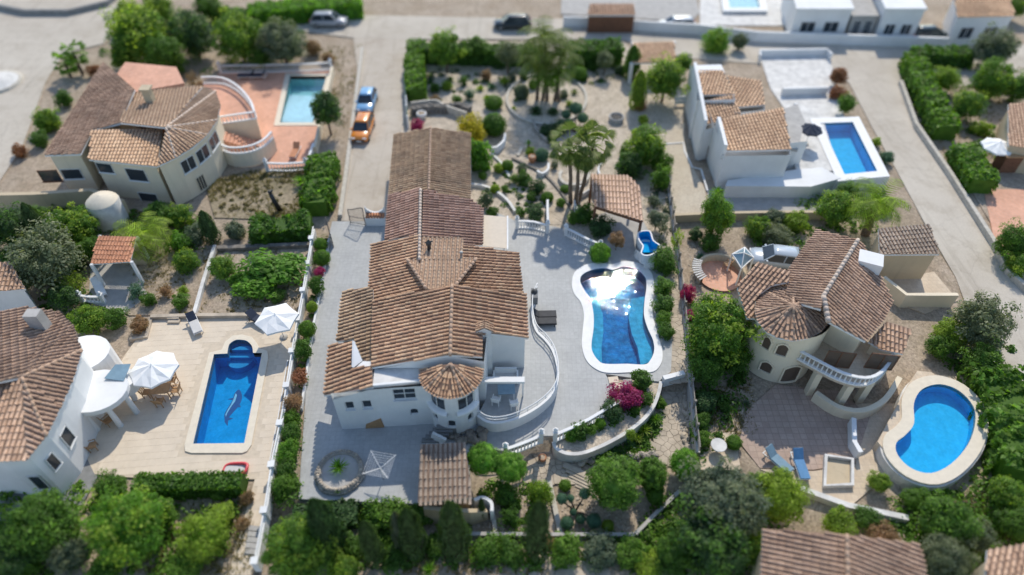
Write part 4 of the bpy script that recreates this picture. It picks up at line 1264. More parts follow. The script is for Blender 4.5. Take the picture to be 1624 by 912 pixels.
# left side wall of the low wing and the deck over the lower storey
lw = [at2(543, 681, TZ), (-11.35, 29.1), (-11.0, 33.6), (-8.9, 33.6)]
mb = MB(); mb.add([(lw[0][0], lw[0][1], TZ), (lw[1][0], lw[1][1], TZ), (lw[1][0], lw[1][1], 3.35), (lw[0][0], lw[0][1], 3.45)], [(0, 3, 2, 1)])
mb.add([(lw[1][0], lw[1][1], TZ), (lw[2][0], lw[2][1], TZ), (lw[2][0], lw[2][1], 3.6), (lw[1][0], lw[1][1], 3.35)], [(0, 3, 2, 1)])
mb.build('side_wall', M['white'], villa)
dk = [at(591, 613, 4.4), at(664, 606, 4.4), at(690, 600, 4.4), Vector((-3.9, 26.3, 4.4)), Vector((-8.7, 26.3, 4.4))]
mb = MB(); mb.prism([(p.x, p.y) for p in dk], 4.2, 4.36); mb.build('flat_roof', M['white_old'], villa)
mb = MB(); mb.ribbon([(dk[0].x, dk[0].y + 0.09), (dk[1].x, dk[1].y + 0.09), (dk[2].x, dk[2].y + 0.12)], 0.16, 4.2, 4.47); mb.build('parapet', M['white'], villa)
block(villa, [(-11.1, 24.85), (-8.75, 25.05), (-8.75, 33.5), (-10.85, 33.5)], TZ, 3.2, name='sun_block')  # unseen filler in the hollow wing, added to stop sun leaking through
block(villa, [(-9.9, 25.2), (-8.7, 25.2), (-8.7, 33.4), (-9.9, 33.4)], 3.0, 3.75, name='sun_block')  # upper unseen filler, added against the same sun leak
# -- upper block A with its gable
gA = 26.35
A_fl, A_fr, A_r = (-8.45, gA), (-1.9, gA), -3.85
block(villa, [(-8.45, gA), (A_r, gA), (-1.75, gA), (-1.6, 29.1), (0.75, 29.1), (0.72, 32.6), (-3.95, 32.3), (-9.2, 32.2)], TZ, [4.3, 5.62, 5.05, 5.0, 4.3, 4.3, 5.6, 4.3], name='upper_wall')
pA = [(717,452,5.85),(714,563,5.8),(590,583,4.55)]
roof(villa, pA, [(717,452),(714,563),(590,583),(592,476)], 'roof_main', L=0.40)
pA2 = [(717,452,5.85),(714,563,5.8),(837,536,4.55)]
roof(villa, pA2, [(717,452),(714,563),(765,566),(765,531),(777,529),(837,536),(834,465)], 'roof_main', L=0.40)
ridge(villa, at(717,452,5.9), at(714,563,5.85))
# chimney pillar with its own little gable of tiles
pc = at(769, 530, 4.9)
mb = MB(); mb.prism([(pc.x - .42, pc.y - 0.3), (pc.x + .42, pc.y - 0.3), (pc.x + .42, pc.y + 0.3), (pc.x - .42, pc.y + 0.3)], 0.9, 5.55)
mb.add([(pc.x - .42, pc.y - .3, 5.55), (pc.x + .42, pc.y - .3, 5.55), (pc.x, pc.y - .3, 5.85)], [(0, 1, 2)])
ch = mb.build('chimney', M['white'], villa)
for sx in (-1, 1):
    e = Vector((pc.x, pc.y - .38, 5.9)); pts = [e, Vector((pc.x, pc.y + .38, 5.9)), Vector((pc.x + sx * .55, pc.y + .38, 5.55)), Vector((pc.x + sx * .55, pc.y - .38, 5.55))]
    n = (pts[1] - pts[0]).cross(pts[2] - pts[0]).normalized(); n = n if n.z > 0 else -n
    roof_w(villa, pts, n, 'roof_main', sp=0.2, L=0.3, thick=0.06, name='chimney_roof')
# -- left low wings B and C
pB = [(592,461,4.2),(592,572,4.2),(536,541,3.5)]
roof(villa, pB, [(584,455),(592,458),(592,572),(577,572),(562,538),(534,541),(543,462)], 'roof_old')
pC = [(592,614,4.42),(589,583,4.42),(514,627,3.6)]
roof(villa, pC, [(563,541),(562,583),(590,580),(592,614),(514,627),(522,547)], 'roof_main')
# the small white lightwell between them
q1, q2, q3, q4 = at(562,541,4.75), at(575,572,4.27), at(561,583,4.25), at(589,572,4.3)
mb = MB(); t_ = Vector((-0.14, 0.05, 0)); tri = [q1, q3, q2]
mb.add(tri + [p + t_ for p in tri], [(0, 1, 2), (5, 4, 3), (0, 3, 4, 1), (1, 4, 5, 2), (2, 5, 3, 0)]); mb.build('lightwell_wall', M['white'], villa)
mb = MB(); mb.prism([(q2.x, q2.y), (q4.x, q4.y), (q4.x, q4.y - 0.75), (q3.x + 0.1, q3.y)], 3.5, 4.22); mb.build('lightwell_floor', M['white'], villa)
# -- middle block D
block(villa, [(-10.3, 34.0), (0.35, 33.4), (0.25, 37.6), (-10.4, 38.2)], TZ, [3.4, 3.5, 3.5, 3.4], name='middle_wall')
pD1 = [(667,373,4.8),(664,440,4.8),(583,455,3.75)]
roof(villa, pD1, [(589,387),(667,373),(660,412),(648,413),(674,457),(674,470),(584,481)], 'roof_main')
pD2 = [(732,389,4.62),(740,459,4.62),(827,460,3.75)]
roof(villa, pD2, [(732,389),(822,400),(830,474),(720,470),(719,455),(756,411),(733,411)], 'roof_main')
pD3 = [(669,379,4.45),(733,378,4.45),(700,411,4.75)]
roof(villa, pD3, [(669,377),(733,378),(735,412),(667,412)], 'roof_tan', base='roof_base_pale')
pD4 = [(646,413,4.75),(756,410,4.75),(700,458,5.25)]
roof(villa, pD4, [(646,413),(756,410),(718,459),(676,459)], 'roof_tan', base='roof_base_pale')
ridge(villa, at(646,412,4.85), at(676,458,5.3)); ridge(villa, at(756,410,4.85), at(718,458,5.3))
ridge(villa, at(667,300,4.35), at(665,412,4.9), 'ridge_white')
# small cowl on the roof
pk = at(681, 396, 4.6)
mb = MB(); mb.lathe([(0.16, 0), (0.13, 0.5), (0.22, 0.55), (0.2, 0.75), (0.05, 0.95)], 8, pk); mb.tube([pk + Vector((-.25, 0, .7)), pk + Vector((.3, 0, .85))], 0.06, 5)
mb.build('chimney_cowl', M['iron'], villa)
mb = MB(); mb.lathe([(0.09, 0), (0.09, 0.5), (0.13, 0.52), (0.13, 0.6), (0, 0.62)], 8, at(732, 409, 4.6)); mb.build('roof_vent', M['concrete'], villa)
# -- E and F wings
block(villa, [(-9.6, 39.6), (-2.6, 39.2), (-2.6, 43.5), (-3.7, 44.8), (-3.85, 54.2), (-10.8, 54.6), (-10.1, 45.6)], TZ, [2.95, 2.95, 2.95, 3.0, 2.85, 2.8, 2.9], name='rear_wall')
pE1 = [(667,299,4.25),(666,372,4.3),(610,382,3.3)]
roof(villa, pE1, [(617,309),(667,298),(666,372),(610,382)], 'roof_pink')
pE2 = [(667,299,4.25),(666,376,4.3),(765,389,3.25)]
roof(villa, pE2, [(671,301),(746,316),(766,331),(765,389),(732,390),(732,378),(669,377)], 'roof_pink')
pF1 = [(683,203,4.05),(680,301,4.05),(617,307,3.1)]
roof(villa, pF1, [(625,213),(683,203),(680,303),(668,300),(617,309)], 'roof_old', sp=0.3, L=0.45)
pF2 = [(683,203,4.05),(680,301,4.05),(746,312,3.1)]
roof(villa, pF2, [(683,203),(746,211),(746,316),(680,302)], 'roof_old', sp=0.3, L=0.45)
ridge(villa, at(683,202,4.1), at(680,302,4.1))
# -- round tower
TC = (-3.78, 25.75)
aw, AL = arc_wall(TC, 1.62, 175, 365)
def tang(deg): return 1.62 * math.radians(deg - 175)
t_ops = [[tang(208), tang(256), 2.7, 4.0], [tang(285), tang(332), 2.7, 4.0],
         [tang(216), tang(232), 1.15, 1.95, True], [tang(257), tang(277), 1.0, 1.8, True], [tang(306), tang(322), 1.15, 1.95, True]]
mb = MB(); wall_open(mb, aw, AL, TZ - 0.8, 4.75, t_ops, du=0.28)
tower = mb.build('tower_wall', M['white'], villa)
for k, op in enumerate(t_ops): window(villa, aw, op, 2 if k < 2 else 1, 1, sill=False, name='tower_window')
for a0_, a1_ in ((204, 260), (281, 336)):
    mb = MB(); mb.lathe([(1.6, 2.3), (1.86, 2.42), (1.86, 2.66), (1.6, 2.68)], 14, (*TC, 0), math.radians(a0_), math.radians(a1_)); mb.build('window_sill', M['white'], villa)
apex = Vector((TC[0], TC[1], 5.62)); RR = 1.98
seg = 8
for k in range(seg):
    a0, a1 = math.radians(172 + k * 196 / seg), math.radians(172 + (k + 1) * 196 / seg)
    p = Vector((TC[0] + RR * math.cos(a0), TC[1] + RR * math.sin(a0), 4.72)); q = Vector((TC[0] + RR * math.cos(a1), TC[1] + RR * math.sin(a1), 4.72))
    n = (p - apex).cross(q - apex).normalized(); n = n if n.z > 0 else -n
    roof_w(villa, [apex, p, q], n, 'roof_main', sp=0.22, L=0.36, thick=0.1, name='tower_roof')
    if k in (2, 5, 6) : ridge(villa, apex, p + (apex - p) * 0.02, 'ridge', 0.09, 0.36)
# -- right wing wall above the raised terrace
rw0, rw1 = Vector((-1.75, 28.85, 0)), Vector((0.85, 29.0, 0))
Pr, Lr = flat_wall(rw0, rw1)
mb = MB(); wall_open(mb, Pr, Lr, 0.9, lambda u: 4.95 - 0.28 * u)
mb.build('terrace_wall', M['white'], villa)
# -- raised terrace with curved parapet
RZ = 0.95
rt_px = [(757,655),(770,664),(787,667),(810,663),(834,653),(858,638),(876,620),(884,600),(884,575),(877,552),(865,535),(852,522),(846,505),(844,485),(846,468),(852,455)]
rt = spline([at2(a, b, RZ + 0.35) for a, b in rt_px], False, 4)
outer = rt + [(1.0, 33.4), (0.8, 29.0), (-1.7, 28.9), (-1.8, 26.2), (-2.3, 25.0)]
mb = MB(); mb.prism(outer, 0.0, RZ); mb.build('raised_terrace', M['terrace'], villa)
mb = MB(); mb.ribbon(rt, 0.18, -1.0, RZ + 0.12); par = mb.build('terrace_parapet', M['white'], villa)
rail = empty_part('terrace_railing', villa)
mb = MB(); mb.tube([(x, y, RZ + 0.75) for x, y in rt], 0.045, 6); mb.build('rail', M['white'], rail)
mb = MB(); mb.tube([(x, y, RZ + 0.45) for x, y in rt], 0.03, 5); mb.build('rail', M['white'], rail)
pm_ = MB(); pm_.tube([(0, 0, 0.28), (0, 0, 0.72)], 0.022, 5); pme = pm_.mesh('rail_post', M['white'])
for p, r in walk([Vector((x, y, RZ)) for x, y in rt], 0.8): link('rail_post', pme, rail, loc=p)
# awning beam over the sitting place
bz = 2.95
b0, b1 = at(764, 603, bz), at(832, 603, bz)
mb = MB(); mb.bar(b0, b1, 0.42, 0.2); mb.build('awning_beam', M['white'], villa)
mb = MB(); pp = at(827, 646, RZ); mb.bar((b1.x - 0.1, pp.y + 0.9, RZ), (b1.x - 0.1, b1.y - 0.1, bz - 0.1), 0.1); mb.build('awning_post', M['white'], villa)
mb = MB()
cv = [b0 + Vector((0, 0.2, 0.02)), b1 + Vector((0, 0.2, 0.02)), Vector((b1.x, 28.9, bz + 0.5)), Vector((b0.x, 28.9, bz + 0.5))]
# sitting place furniture
tp = at(803, 617, RZ + 0.75)
table((tp.x, tp.y, RZ), 0.05, 1.15, 0.8, 'pale blue topped table under the white beam beside the round tower', top='glass_blue')
c1, c2 = at(787, 633, RZ + 0.5), at(815, 639, RZ + 0.5)
chair((c1.x, c1.y, RZ), 1.3, 'white slatted garden chair closer to the tower, left of the other white chair'); chair((c2.x, c2.y, RZ), 1.75, 'white slatted garden chair beside the post of the white beam')
sp_ = at(802, 592, RZ + 0.5)
so = thing('garden_sofa', (sp_.x, 27.9, RZ), 'pale garden sofa against the white wall behind the blue topped table', 'sofa')
mb = MB(); mb.box((sp_.x, 27.95, RZ + 0.28), (1.5, 0.7, 0.3)); mb.build('seat', M['fabric_pale'], so)
mb = MB(); mb.box((sp_.x, 28.3, RZ + 0.5), (1.5, 0.18, 0.75)); mb.build('backrest', M['frame'], so)
for sx in (-0.8, 0.8):
    mb = MB(); mb.box((sp_.x + sx, 27.95, RZ + 0.35), (0.12, 0.7, 0.6)); mb.build('armrest', M['frame'], so)
# rear awning
aw_pts = [at(767,341,2.75), at(804,344,2.6), at(804,394,2.6), at(766,390,2.75)]
awn = thing('awning', (aw_pts[0].x, aw_pts[0].y, 0), 'flat beige awning stretched out from the side of the villa', 'awning')
mb = MB(); mb.add(aw_pts + [p - Vector((0, 0, .03)) for p in aw_pts], [(3, 2, 1, 0), (4, 5, 6, 7), (0, 1, 5, 4), (1, 2, 6, 5), (2, 3, 7, 6), (3, 0, 4, 7)]); mb.build('cloth', M['fabric_cream'], awn)
mb = MB(); mb.bar(aw_pts[1] + Vector((.05, .1, 0)), aw_pts[2] + Vector((.05, -.1, 0)), 0.12); mb.build('front_rail', M['white'], awn)
for i in (1, 2):
    mb = MB(); mb.bar((aw_pts[i].x, aw_pts[i].y, TZ), aw_pts[i], 0.07); mb.build('post', M['white'], awn)

# ================================================================ POOL AND TERRACE
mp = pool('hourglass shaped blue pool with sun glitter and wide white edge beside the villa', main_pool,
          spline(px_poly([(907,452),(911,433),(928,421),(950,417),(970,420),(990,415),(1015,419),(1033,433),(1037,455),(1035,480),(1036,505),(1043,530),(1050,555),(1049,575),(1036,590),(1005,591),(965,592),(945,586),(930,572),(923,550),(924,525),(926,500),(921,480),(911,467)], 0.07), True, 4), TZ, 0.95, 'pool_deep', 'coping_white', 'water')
for pts in ([(936,470),(948,474),(956,498),(957,526),(954,551),(955,579),(944,572),(938,559),(937,545),(940,523),(940,500)],
            [(1000,474),(1023,470),(1022,500),(1028,525),(1036,545),(1036,560),(1031,574),(1016,579),(1011,551),(1002,530),(997,505)]):
    P2 = px_poly(pts, -0.38)
    mb = MB(); mb.prism(P2, -0.86, -0.38); mb.build('shelf', M['pool_shelf'], mp)
# pool cascade basin
bc = at(1024, 425, TZ)
cas = thing('cascade_basin', bc, 'white wavy walled basin lined with blue tiles at the head of the pool', 'water feature')
rimz = 1.55
rim = spline([at2(a, b, rimz) for a, b in [(1012,370),(1020,366),(1031,367),(1036,381),(1047,390),(1040,400),(1026,405),(1017,401),(1020,390),(1014,381)]], True, 3)
rim = ccw(rim)
cx_ = sum(p[0] for p in rim) / len(rim); cy_ = sum(p[1] for p in rim) / len(rim)
mb = MB(); mb.ribbon(rim, 0.12, 0.6, rimz, True); mb.build('rim_wall', M['white'], cas)
mb = MB(); mb.prism(offset(rim, -0.03), 0.55, 0.8); mb.build('basin_floor', M['pool_rect'], cas)
inner = offset(rim, -0.07); n = len(inner); mb = MB()
mb.add([(p[0], p[1], rimz - 0.02) for p in inner] + [(p[0], p[1], 0.8) for p in inner], [(i, (i + 1) % n, n + (i + 1) % n, n + i) for i in range(n)]); mb.build('basin_lining', M['pool_rect'], cas)
mb = MB(); mb.lathe([(0.95, TZ), (0.82, 0.5), (0.9, 1.0)], 16, (cx_ + 0.05, cy_ + 0.1, 0)); mb.box((cx_ + 0.1, cy_ - 0.95, 0.4), (0.8, 1.2, 0.8)); mb.build('pedestal', M['white'], cas)

# loungers of dark rattan on the terrace
for i, (a, b, s) in enumerate([(862, 500, 'farther'), (862, 511, 'nearer')]):
    p = at(a, b, 0.3); lounger((p.x, p.y, TZ), PI + 0.03, 'charcoal rattan sun lounger beside the curved railing, the %s of a pair' % s, 'fabric_grey', 'fabric_grey')
bq = at(850, 482, 0.5)
bb = thing('covered_barbecue', (bq.x, bq.y, RZ), 'dark covered barbecue at the top of the curved white railing', 'barbecue')
mb = MB(); mb.box((bq.x - .15, bq.y, RZ + 0.4), (0.5, 1.0, 0.75)); mb.build('cover', M['concrete_dark'], bb)
mb = MB(); mb.lathe([(0.25, 0), (0.22, 0.12), (0.0, 0.2)], 10, (bq.x - .15, bq.y + .1, RZ + 0.77)); mb.build('hood', M['iron'], bb)

# balustrades of the main plot
balustrade([at(x, y, TZ) for x, y in [(820,362),(833,362),(846,363),(858,366),(868,369)]], TZ, 0.85, 'short curved white balustrade between the awning and the palm trunks', post_h=1.1, posts='ends')
balustrade([at(x, y, TZ) for x, y in [(897,373),(911,380),(930,390),(951,399)]], TZ, 0.85, 'short white balustrade in front of dark shrubs below the palms', post_h=1.0)
balustrade([at(x, y, TZ) for x, y in [(880,700),(905,689),(932,676),(960,659),(985,645)]], TZ, 0.85, 'long white balustrade along the crescent shaped flower bed', post_h=1.2, posts='first')
balustrade([at(x, y, TZ) for x, y in [(802,723),(820,717),(840,709),(858,701)]], TZ, 0.85, 'white balustrade between the round citrus trees and the terrace steps', post_h=1.2)
wall_thing('garden_wall', px_poly([(869,366),(868,345),(868,326)], 0.2), 0.2, 0, 0.9, 'white', 'thin white stub wall rising beside the curved balustrade', 'wall')
# crescent bed
cres = spline(px_poly([(878,702),(882,712),(898,720),(922,720),(950,710),(978,696),(1003,680),(1022,664),(1036,645),(1044,625),(1048,606)], 0.0), False, 4)
wall_thing('retaining_wall', cres, 0.18, LOW - 0.2, 0.06, 'white_old', 'curved pale retaining wall holding the crescent shaped flower bed', 'wall', coping='white_old')
bedp = cres + px_poly([(1000,598),(985,645),(960,660),(905,692)], 0.0)
mb = MB(); mb.prism(bedp, LOW, -0.03); structure('flower_bed', mb, M['gravel'])
fl = thing('stepping_slabs', at(955, 605, 0.1), 'two pale flat slabs laid by the pool foot above the flower bed', 'paving')
for k, (a, b, w, m) in enumerate([(973,603,0.7,'paver'), (981,612,0.7,'paver'), (996,607,0.6,'concrete')]):
    p = at(a, b, 0.1); mb = MB(); mb.box((p.x, p.y, 0.11), (w, 0.55, 0.08), 0.1); mb.build('slab', M[m], fl)
# round planter ring
rc = at(540, 750, TZ); RP = 1.32
rp = thing('round_planter', (rc.x, rc.y, TZ), 'round stone ringed planter with grey gravel on the shaded front terrace', 'planter')
mb = MB(); mb.lathe([(RP + 0.16, 0), (RP + 0.14, 0.38), (RP - 0.14, 0.38), (RP - 0.16, 0.2)], 36, (rc.x, rc.y, TZ)); mb.build('ring', M['stone'], rp)
mb = MB(); mb.lathe([(RP - 0.1, 0.24), (0.0, 0.27)], 28, (rc.x, rc.y, TZ)); mb.build('gravel_fill', M['concrete'], rp)
for k in range(44):
    a = 2 * PI * k / 44
    rock('', (rc.x + (RP + .02) * math.cos(a), rc.y + (RP + .02) * math.sin(a), TZ + 0.38), 0.115, k, 'stone' if k % 3 else 'path_stone', parent=rp)
for k in range(26):
    a = PI + PI * k / 26
    rock('', (rc.x + (RP + .14) * math.cos(a), rc.y + (RP + .14) * math.sin(a), TZ + 0.16), 0.15, 60 + k, 'stone', parent=rp)
# rotary clothes dryer
dc = at(608, 760, TZ)
ry = thing('clothes_dryer', dc, 'white rotary clothes dryer open on the shaded front terrace', 'clothes dryer')
mb = MB(); mb.tube([dc, dc + Vector((0, 0, 1.55))], 0.03, 6); mb.build('pole', M['steel'], ry)
arms = []
for k in range(4):
    a = 0.6 + PI / 2 * k; e = dc + Vector((1.15 * math.cos(a), 1.15 * math.sin(a), 1.85)); arms.append(e)
    mb = MB(); mb.bar(dc + Vector((0, 0, 1.35)), e, 0.032); mb.build('arm', M['frame'], ry)
mb = MB()
for t in (0.35, 0.5, 0.65, 0.8, 0.95):
    q = [(dc + Vector((0, 0, 1.35))).lerp(e, t) for e in arms]
    for k in range(4): mb.bar(q[k], q[(k + 1) % 4], 0.012)
mb.build('washing_lines', M['frame'], ry)
# tiled lean-to in front
sh = thing('barbecue_house', at(705, 770, LOW), 'open barbecue house with a weathered barrel tile roof beside the round citrus trees', 'outbuilding')
roof(sh, [(667,705,2.3),(737,702,2.3),(706,794,1.55)], [(667,705),(737,702),(749,789),(663,797)], 'roof_grey', base='roof_base_tan', sp=0.30, L=0.52, singles=True)
w_ = [at2(671,709,2.2), at2(735,706,2.2), at2(744,782,1.5), at2(668,790,1.5)]
block(sh, w_, LOW, [2.05, 2.05, 1.3, 1.3], 'tan_wall')
mb = MB(); mb.ribbon([at2(672,803,1.0), at2(705,808,1.0), at2(745,806,1.0), at2(772,798,1.0)], 0.25, LOW, 0.55, z1f=[0.9, 1.0, 0.7, 0.1]); mb.build('front_wall', M['tan_wall'], sh)
cw = spline([at2(752,792,0.5), at2(766,788,0.5), at2(779,796,0.5), at2(780,812,0.3)], False, 4)
wall_thing('curved_wall', cw, 0.2, LOW, 0.45, 'white', 'short curved white wall hooking round the end of the barbecue house', 'wall')
# steps beside it
stp = thing('terrace_steps', at(690, 695, TZ), 'short dark flight of steps going down between the villa and the barbecue house', 'steps')
for k in range(5):
    a, b = at(672 + 2 * k, 698 - 3 * k, TZ), at(698 - 2 * k, 700 - 3 * k, TZ)
    mb = MB(); mb.box(((a.x + b.x) / 2 + 0.25 * k, (a.y + b.y) / 2, TZ + 0.06 + 0.09 * k), (1.3, 0.32, 0.12 + 0.16 * k)); mb.build('step', M['concrete_dark'], stp)
mb = MB(); a, b = at(684, 688, 0.7), at(706, 701, 0.3)
mb.bar(Vector((a.x, a.y, 0.5)), Vector((b.x, b.y, 0.25)), 0.18, 0.9); mb.build('stringer', M['white'], stp)
# rock mass at the foot of the tower
rk = thing('rockery', at(738, 690, TZ), 'grey rubble rockery at the foot of the round tower', 'rockery')
r_ = random.Random(4)
for k in range(34):
    x, y = r_.uniform(712, 770), r_.uniform(678, 700); p = at(x, y, TZ + 0.2); rock('', (p.x, p.y, TZ + 0.15), r_.uniform(0.16, 0.34), 200 + k, 'rubble', parent=rk)
# ================================================================ GATE AND BOUNDARY
gp0, gp1 = at(581, 358, TZ), at(612, 358, TZ)
gw = thing('gate_pier', gp0, 'white scalloped gate wall with a tiled letterbox recess beside the villa', 'gate pier')
mb = MB(); N_ = 12
zt = [1.7 - 0.55 * math.sin(PI * k / N_) ** 0.8 + 0.1 * (k in (0, N_)) for k in range(N_ + 1)]
mb.ribbon([(gp0.x + (gp1.x - gp0.x) * k / N_, gp0.y + 0.55) for k in range(N_ + 1)], 0.18, 0, 1, z1f=zt); mb.build('back_wall', M['white'], gw)
mb = MB(); mb.box(((gp0.x + gp1.x) / 2, gp0.y + 0.12, 0.45), (gp1.x - gp0.x, 0.3, 0.9)); mb.build('front_wall', M['white'], gw)
mb = MB()
for k in range(7):
    x = gp0.x + 0.15 + (gp1.x - gp0.x - 0.3) * k / 6; mb.tube([(x, gp0.y + 0.02, 0.93), (x, gp0.y + 0.45, 1.12)], 0.1, 6)
mb.build('cap_tiles', M['terracotta'], gw)
def gate(p0, p1, h, label, sheet=False):
    p0, p1 = Vector(p0), Vector(p1); root = thing('metal_gate', p0, label, 'gate')
    d = (p1 - p0); mb = MB()
    tops = [p0.lerp(p1, k / 10) + Vector((0, 0, h * (1 + 0.12 * math.cos(PI * k / 10)))) for k in range(11)]
    for a, b in zip(tops, tops[1:]): mb.bar(a, b, 0.05)
    for z in (0.1, h * 0.45): mb.bar(p0 + Vector((0, 0, z)), p1 + Vector((0, 0, z)), 0.04)
    mb.bar(p0, tops[0], 0.06); mb.bar(p1, tops[-1], 0.06); mb.build('frame', M['iron'], root)
    if sheet:
        q = MB(); q.add([p0 + Vector((.03, 0, .1)), p1 + Vector((.03, 0, .1)), tops[-1] + Vector((.03, 0, 0)), tops[5] + Vector((.03, 0, 0)), tops[0] + Vector((.03, 0, 0))], [(0, 1, 2, 3, 4)]); q.build('screen', M['green_sheet'], root)
    for k in range(1, 12):
        q = MB(); b = p0 + d * (k / 12); hh = h * (1 + 0.12 * math.cos(PI * k / 12)); q.bar(b + Vector((0, 0, 0.1)), b + Vector((0, 0, hh)), 0.022); q.build('bar', M['iron'], root)
    return root
gate(at(580, 358, 0.1), at(556, 354, 0.1), 1.75, 'black iron gate leaf standing open against the white gate wall')
gate(at(523, 371, 0.1), at(529, 392, 0.1), 1.7, 'gate leaf with a green screen standing open at the hedge end', True)
# left boundary: white wall with piers, and the low kerb of the drive
bw = px_poly([(499,368),(484,462),(468,552),(451,662),(437,728),(426,800),(408,900)], 0.4)
bwt = thing('boundary_wall', (bw[0][0], bw[0][1], 0), 'long white boundary wall with square piers between the left pool patio and the drive hedge', 'wall')
mb = MB(); mb.ribbon(bw, 0.18, -0.2, 0.75); mb.build('masonry', M['white'], bwt)
for p, r in walk([Vector((*q, 0)) for q in bw], 3.0):
    mb = MB(); mb.box((p.x, p.y, 0.55), (0.34, 0.34, 1.1), r); mb.box((p.x, p.y, 1.13), (0.42, 0.42, 0.07), r); mb.build('pier', M['white'], bwt)
mb = MB()
for a, b in zip(bw, bw[1:]): mb.bar((*a, 1.0), (*b, 1.0), 0.09)
mb.build('rail', M['white'], bwt)
ik = px_poly([(522,380),(514,430),(503,490),(494,540),(486,600),(478,650)], 0.15)
wall_thing('planter_wall', ik, 0.15, -0.1, 0.35, 'white', 'low white planter wall along the villa side of the drive hedge', 'wall')
lk = px_poly([(455,668),(446,700),(432,752)], 0.2)
lpl = px_poly([(462,575),(454,625),(447,668),(434,735),(428,730),(441,662),(448,620),(456,572)], 0.35)
pl = thing('patio_planter', (lpl[0][0], lpl[0][1], 0), 'narrow white trough planter against the boundary wall of the left patio', 'planter')
mb = MB(); mb.prism(lpl, 0, 0.45); mb.build('trough', M['white'], pl)
mb = MB(); mb.prism(offset(lpl, -0.06), 0.3, 0.47); mb.build('soil', M['earth'], pl)
# cars on the drive
cz = 0.022
car('parked_car', at(577, 211, cz), -PI / 2 - 0.05, paint('orange_paint', (0.72, 0.24, 0.03)), 'orange car parked on the driveway in front of the blue car', Ln=4.2)
car('parked_car', at(583, 168, cz), -PI / 2 - 0.02, paint('blue_paint', (0.20, 0.40, 0.62)), 'light blue car parked on the driveway behind the orange car', Ln=4.0, Hh=1.5)
car('parked_car', at(813, 44, 0.03), PI, paint('dark_paint', (0.02, 0.03, 0.035)), 'dark car parked on the top road behind the garden hedge', Ln=4.7, W=1.85, Hh=1.6)
car('parked_car', at(523, 40, 0.03), 0.0, paint('silver_paint', (0.42, 0.43, 0.45)), 'silver car on the road end near the bright top hedge', Ln=4.5, Hh=1.65)
car('parked_car', at(1072, 46, 0.03), PI, paint('pale_paint', (0.62, 0.64, 0.66)), 'pale car parked beside the low white wall on the top road', Ln=4.7, Hh=1.5)
# ================================================================ THE GARDEN OF THE MAIN PLOT
G0 = 0.03
# pavilion by the pool
pv = thing('garden_pavilion', at(980, 350, G0), 'timber garden pavilion with a sloping tan tile roof beside the cascade basin', 'pavilion')
roof(pv, [(937,276,3.0),(996,278,3.0),(943,327,2.62)], [(937,276),(996,278),(1015,297),(1020,351),(943,327)], 'roof_pav', base='roof_base_pale', sp=0.29, L=0.7, thick=0.12, edge='wood')
for k, (x, y, zt) in enumerate([(944,331,2.5),(1017,352,2.4),(939,282,2.85),(1006,288,2.8)]):
    t = at(x, y, zt); mb = MB(); mb.bar((t.x, t.y + .12, 0), (t.x, t.y + .12, zt), 0.2); mb.build('post', M['wood'], pv)
mb = MB(); a, b = at(943, 329, 2.45), at(1019, 353, 2.3); mb.bar((a.x, a.y + .1, 2.42), (b.x, b.y + .1, 2.25), 0.14, 0.24); mb.build('beam', M['wood'], pv)
mb = MB(); a = at(938, 278, 2.8); mb.bar((a.x + .1, a.y, 2.75), (at(944,331,2.5).x + .1, at(944,331,2.5).y + .2, 2.42), 0.12, 0.2); mb.build('beam', M['wood'], pv)
slab('pavilion_floor', [(935,345),(1005,322),(1022,390),(1015,418),(960,412)], 'concrete', 0.085, 0.2)
wv = spline(px_poly([(924,297),(914,302),(917,312),(911,322),(915,334)], 0.5), False, 4)
wall_thing('garden_wall', wv, 0.16, 0, 0.75, 'white', 'small wavy whitewashed wall at the left side of the pavilion', 'wall')
wall_thing('garden_wall', px_poly([(921,310),(938,300),(944,312)], 0.4), 0.14, 0, 0.55, 'white_old', 'short angled pale wall between the wavy wall and the pavilion post', 'wall')
# circular bed and garden edges
cb = [at(867 + 63 * math.cos(a), 157 + 40 * math.sin(a), 0.2) for a in np.linspace(0, 2 * PI, 40)[:-1]]
cbt = thing('circular_bed', cb[0], 'round gravel bed ringed with a low stone kerb around the tall palms', 'flower bed')
mb = MB(); mb.ribbon([(p.x, p.y) for p in cb], 0.3, 0, 0.32, True); mb.build('kerb', M['kerb'], cbt)
mb = MB(); mb.prism([(p.x, p.y) for p in cb], -0.1, 0.14); mb.build('soil', M['gravel'], cbt)
def edge(px, w, h, mat, label, name='garden_edging', sp=True, cat='edging', z=None):
    p = px_poly(px, h); p = spline(p, False, 4) if sp else p
    return wall_thing(name, p, w, -0.1, h, mat, label, cat)
edge([(845,188),(850,203),(862,217),(880,229),(900,238)], 0.3, 0.35, 'stone', 'curved stone edging sweeping down from the round palm bed')
edge([(812,250),(835,260),(862,275),(880,292),(896,313),(908,333)], 0.2, 0.22, 'stone_dark', 'long dark stone edging curving past the terracotta pot to the palm trunks')
edge([(746,291),(768,294),(788,303),(806,318),(817,334)], 0.26, 0.35, 'white_old', 'white curved edging wall behind the beige awning')
edge([(779,243),(790,252),(800,265),(808,280)], 0.22, 0.25, 'white_old', 'short pale edging beside the small clipped balls')
edge([(821,246),(828,233)], 0.3, 0.2, 'kerb', 'single short stone step near the terracotta pot', sp=False)
edge([(778,233),(788,232),(799,222),(801,211)], 0.22, 0.75, 'white', 'curved white planter wall holding the large clipped ball', 'planter_wall', cat='planter wall')
edge([(852,270),(860,274),(869,268),(870,258)], 0.2, 0.5, 'white', 'small curved white planter wall below the blue green ball', 'planter_wall', cat='planter wall')
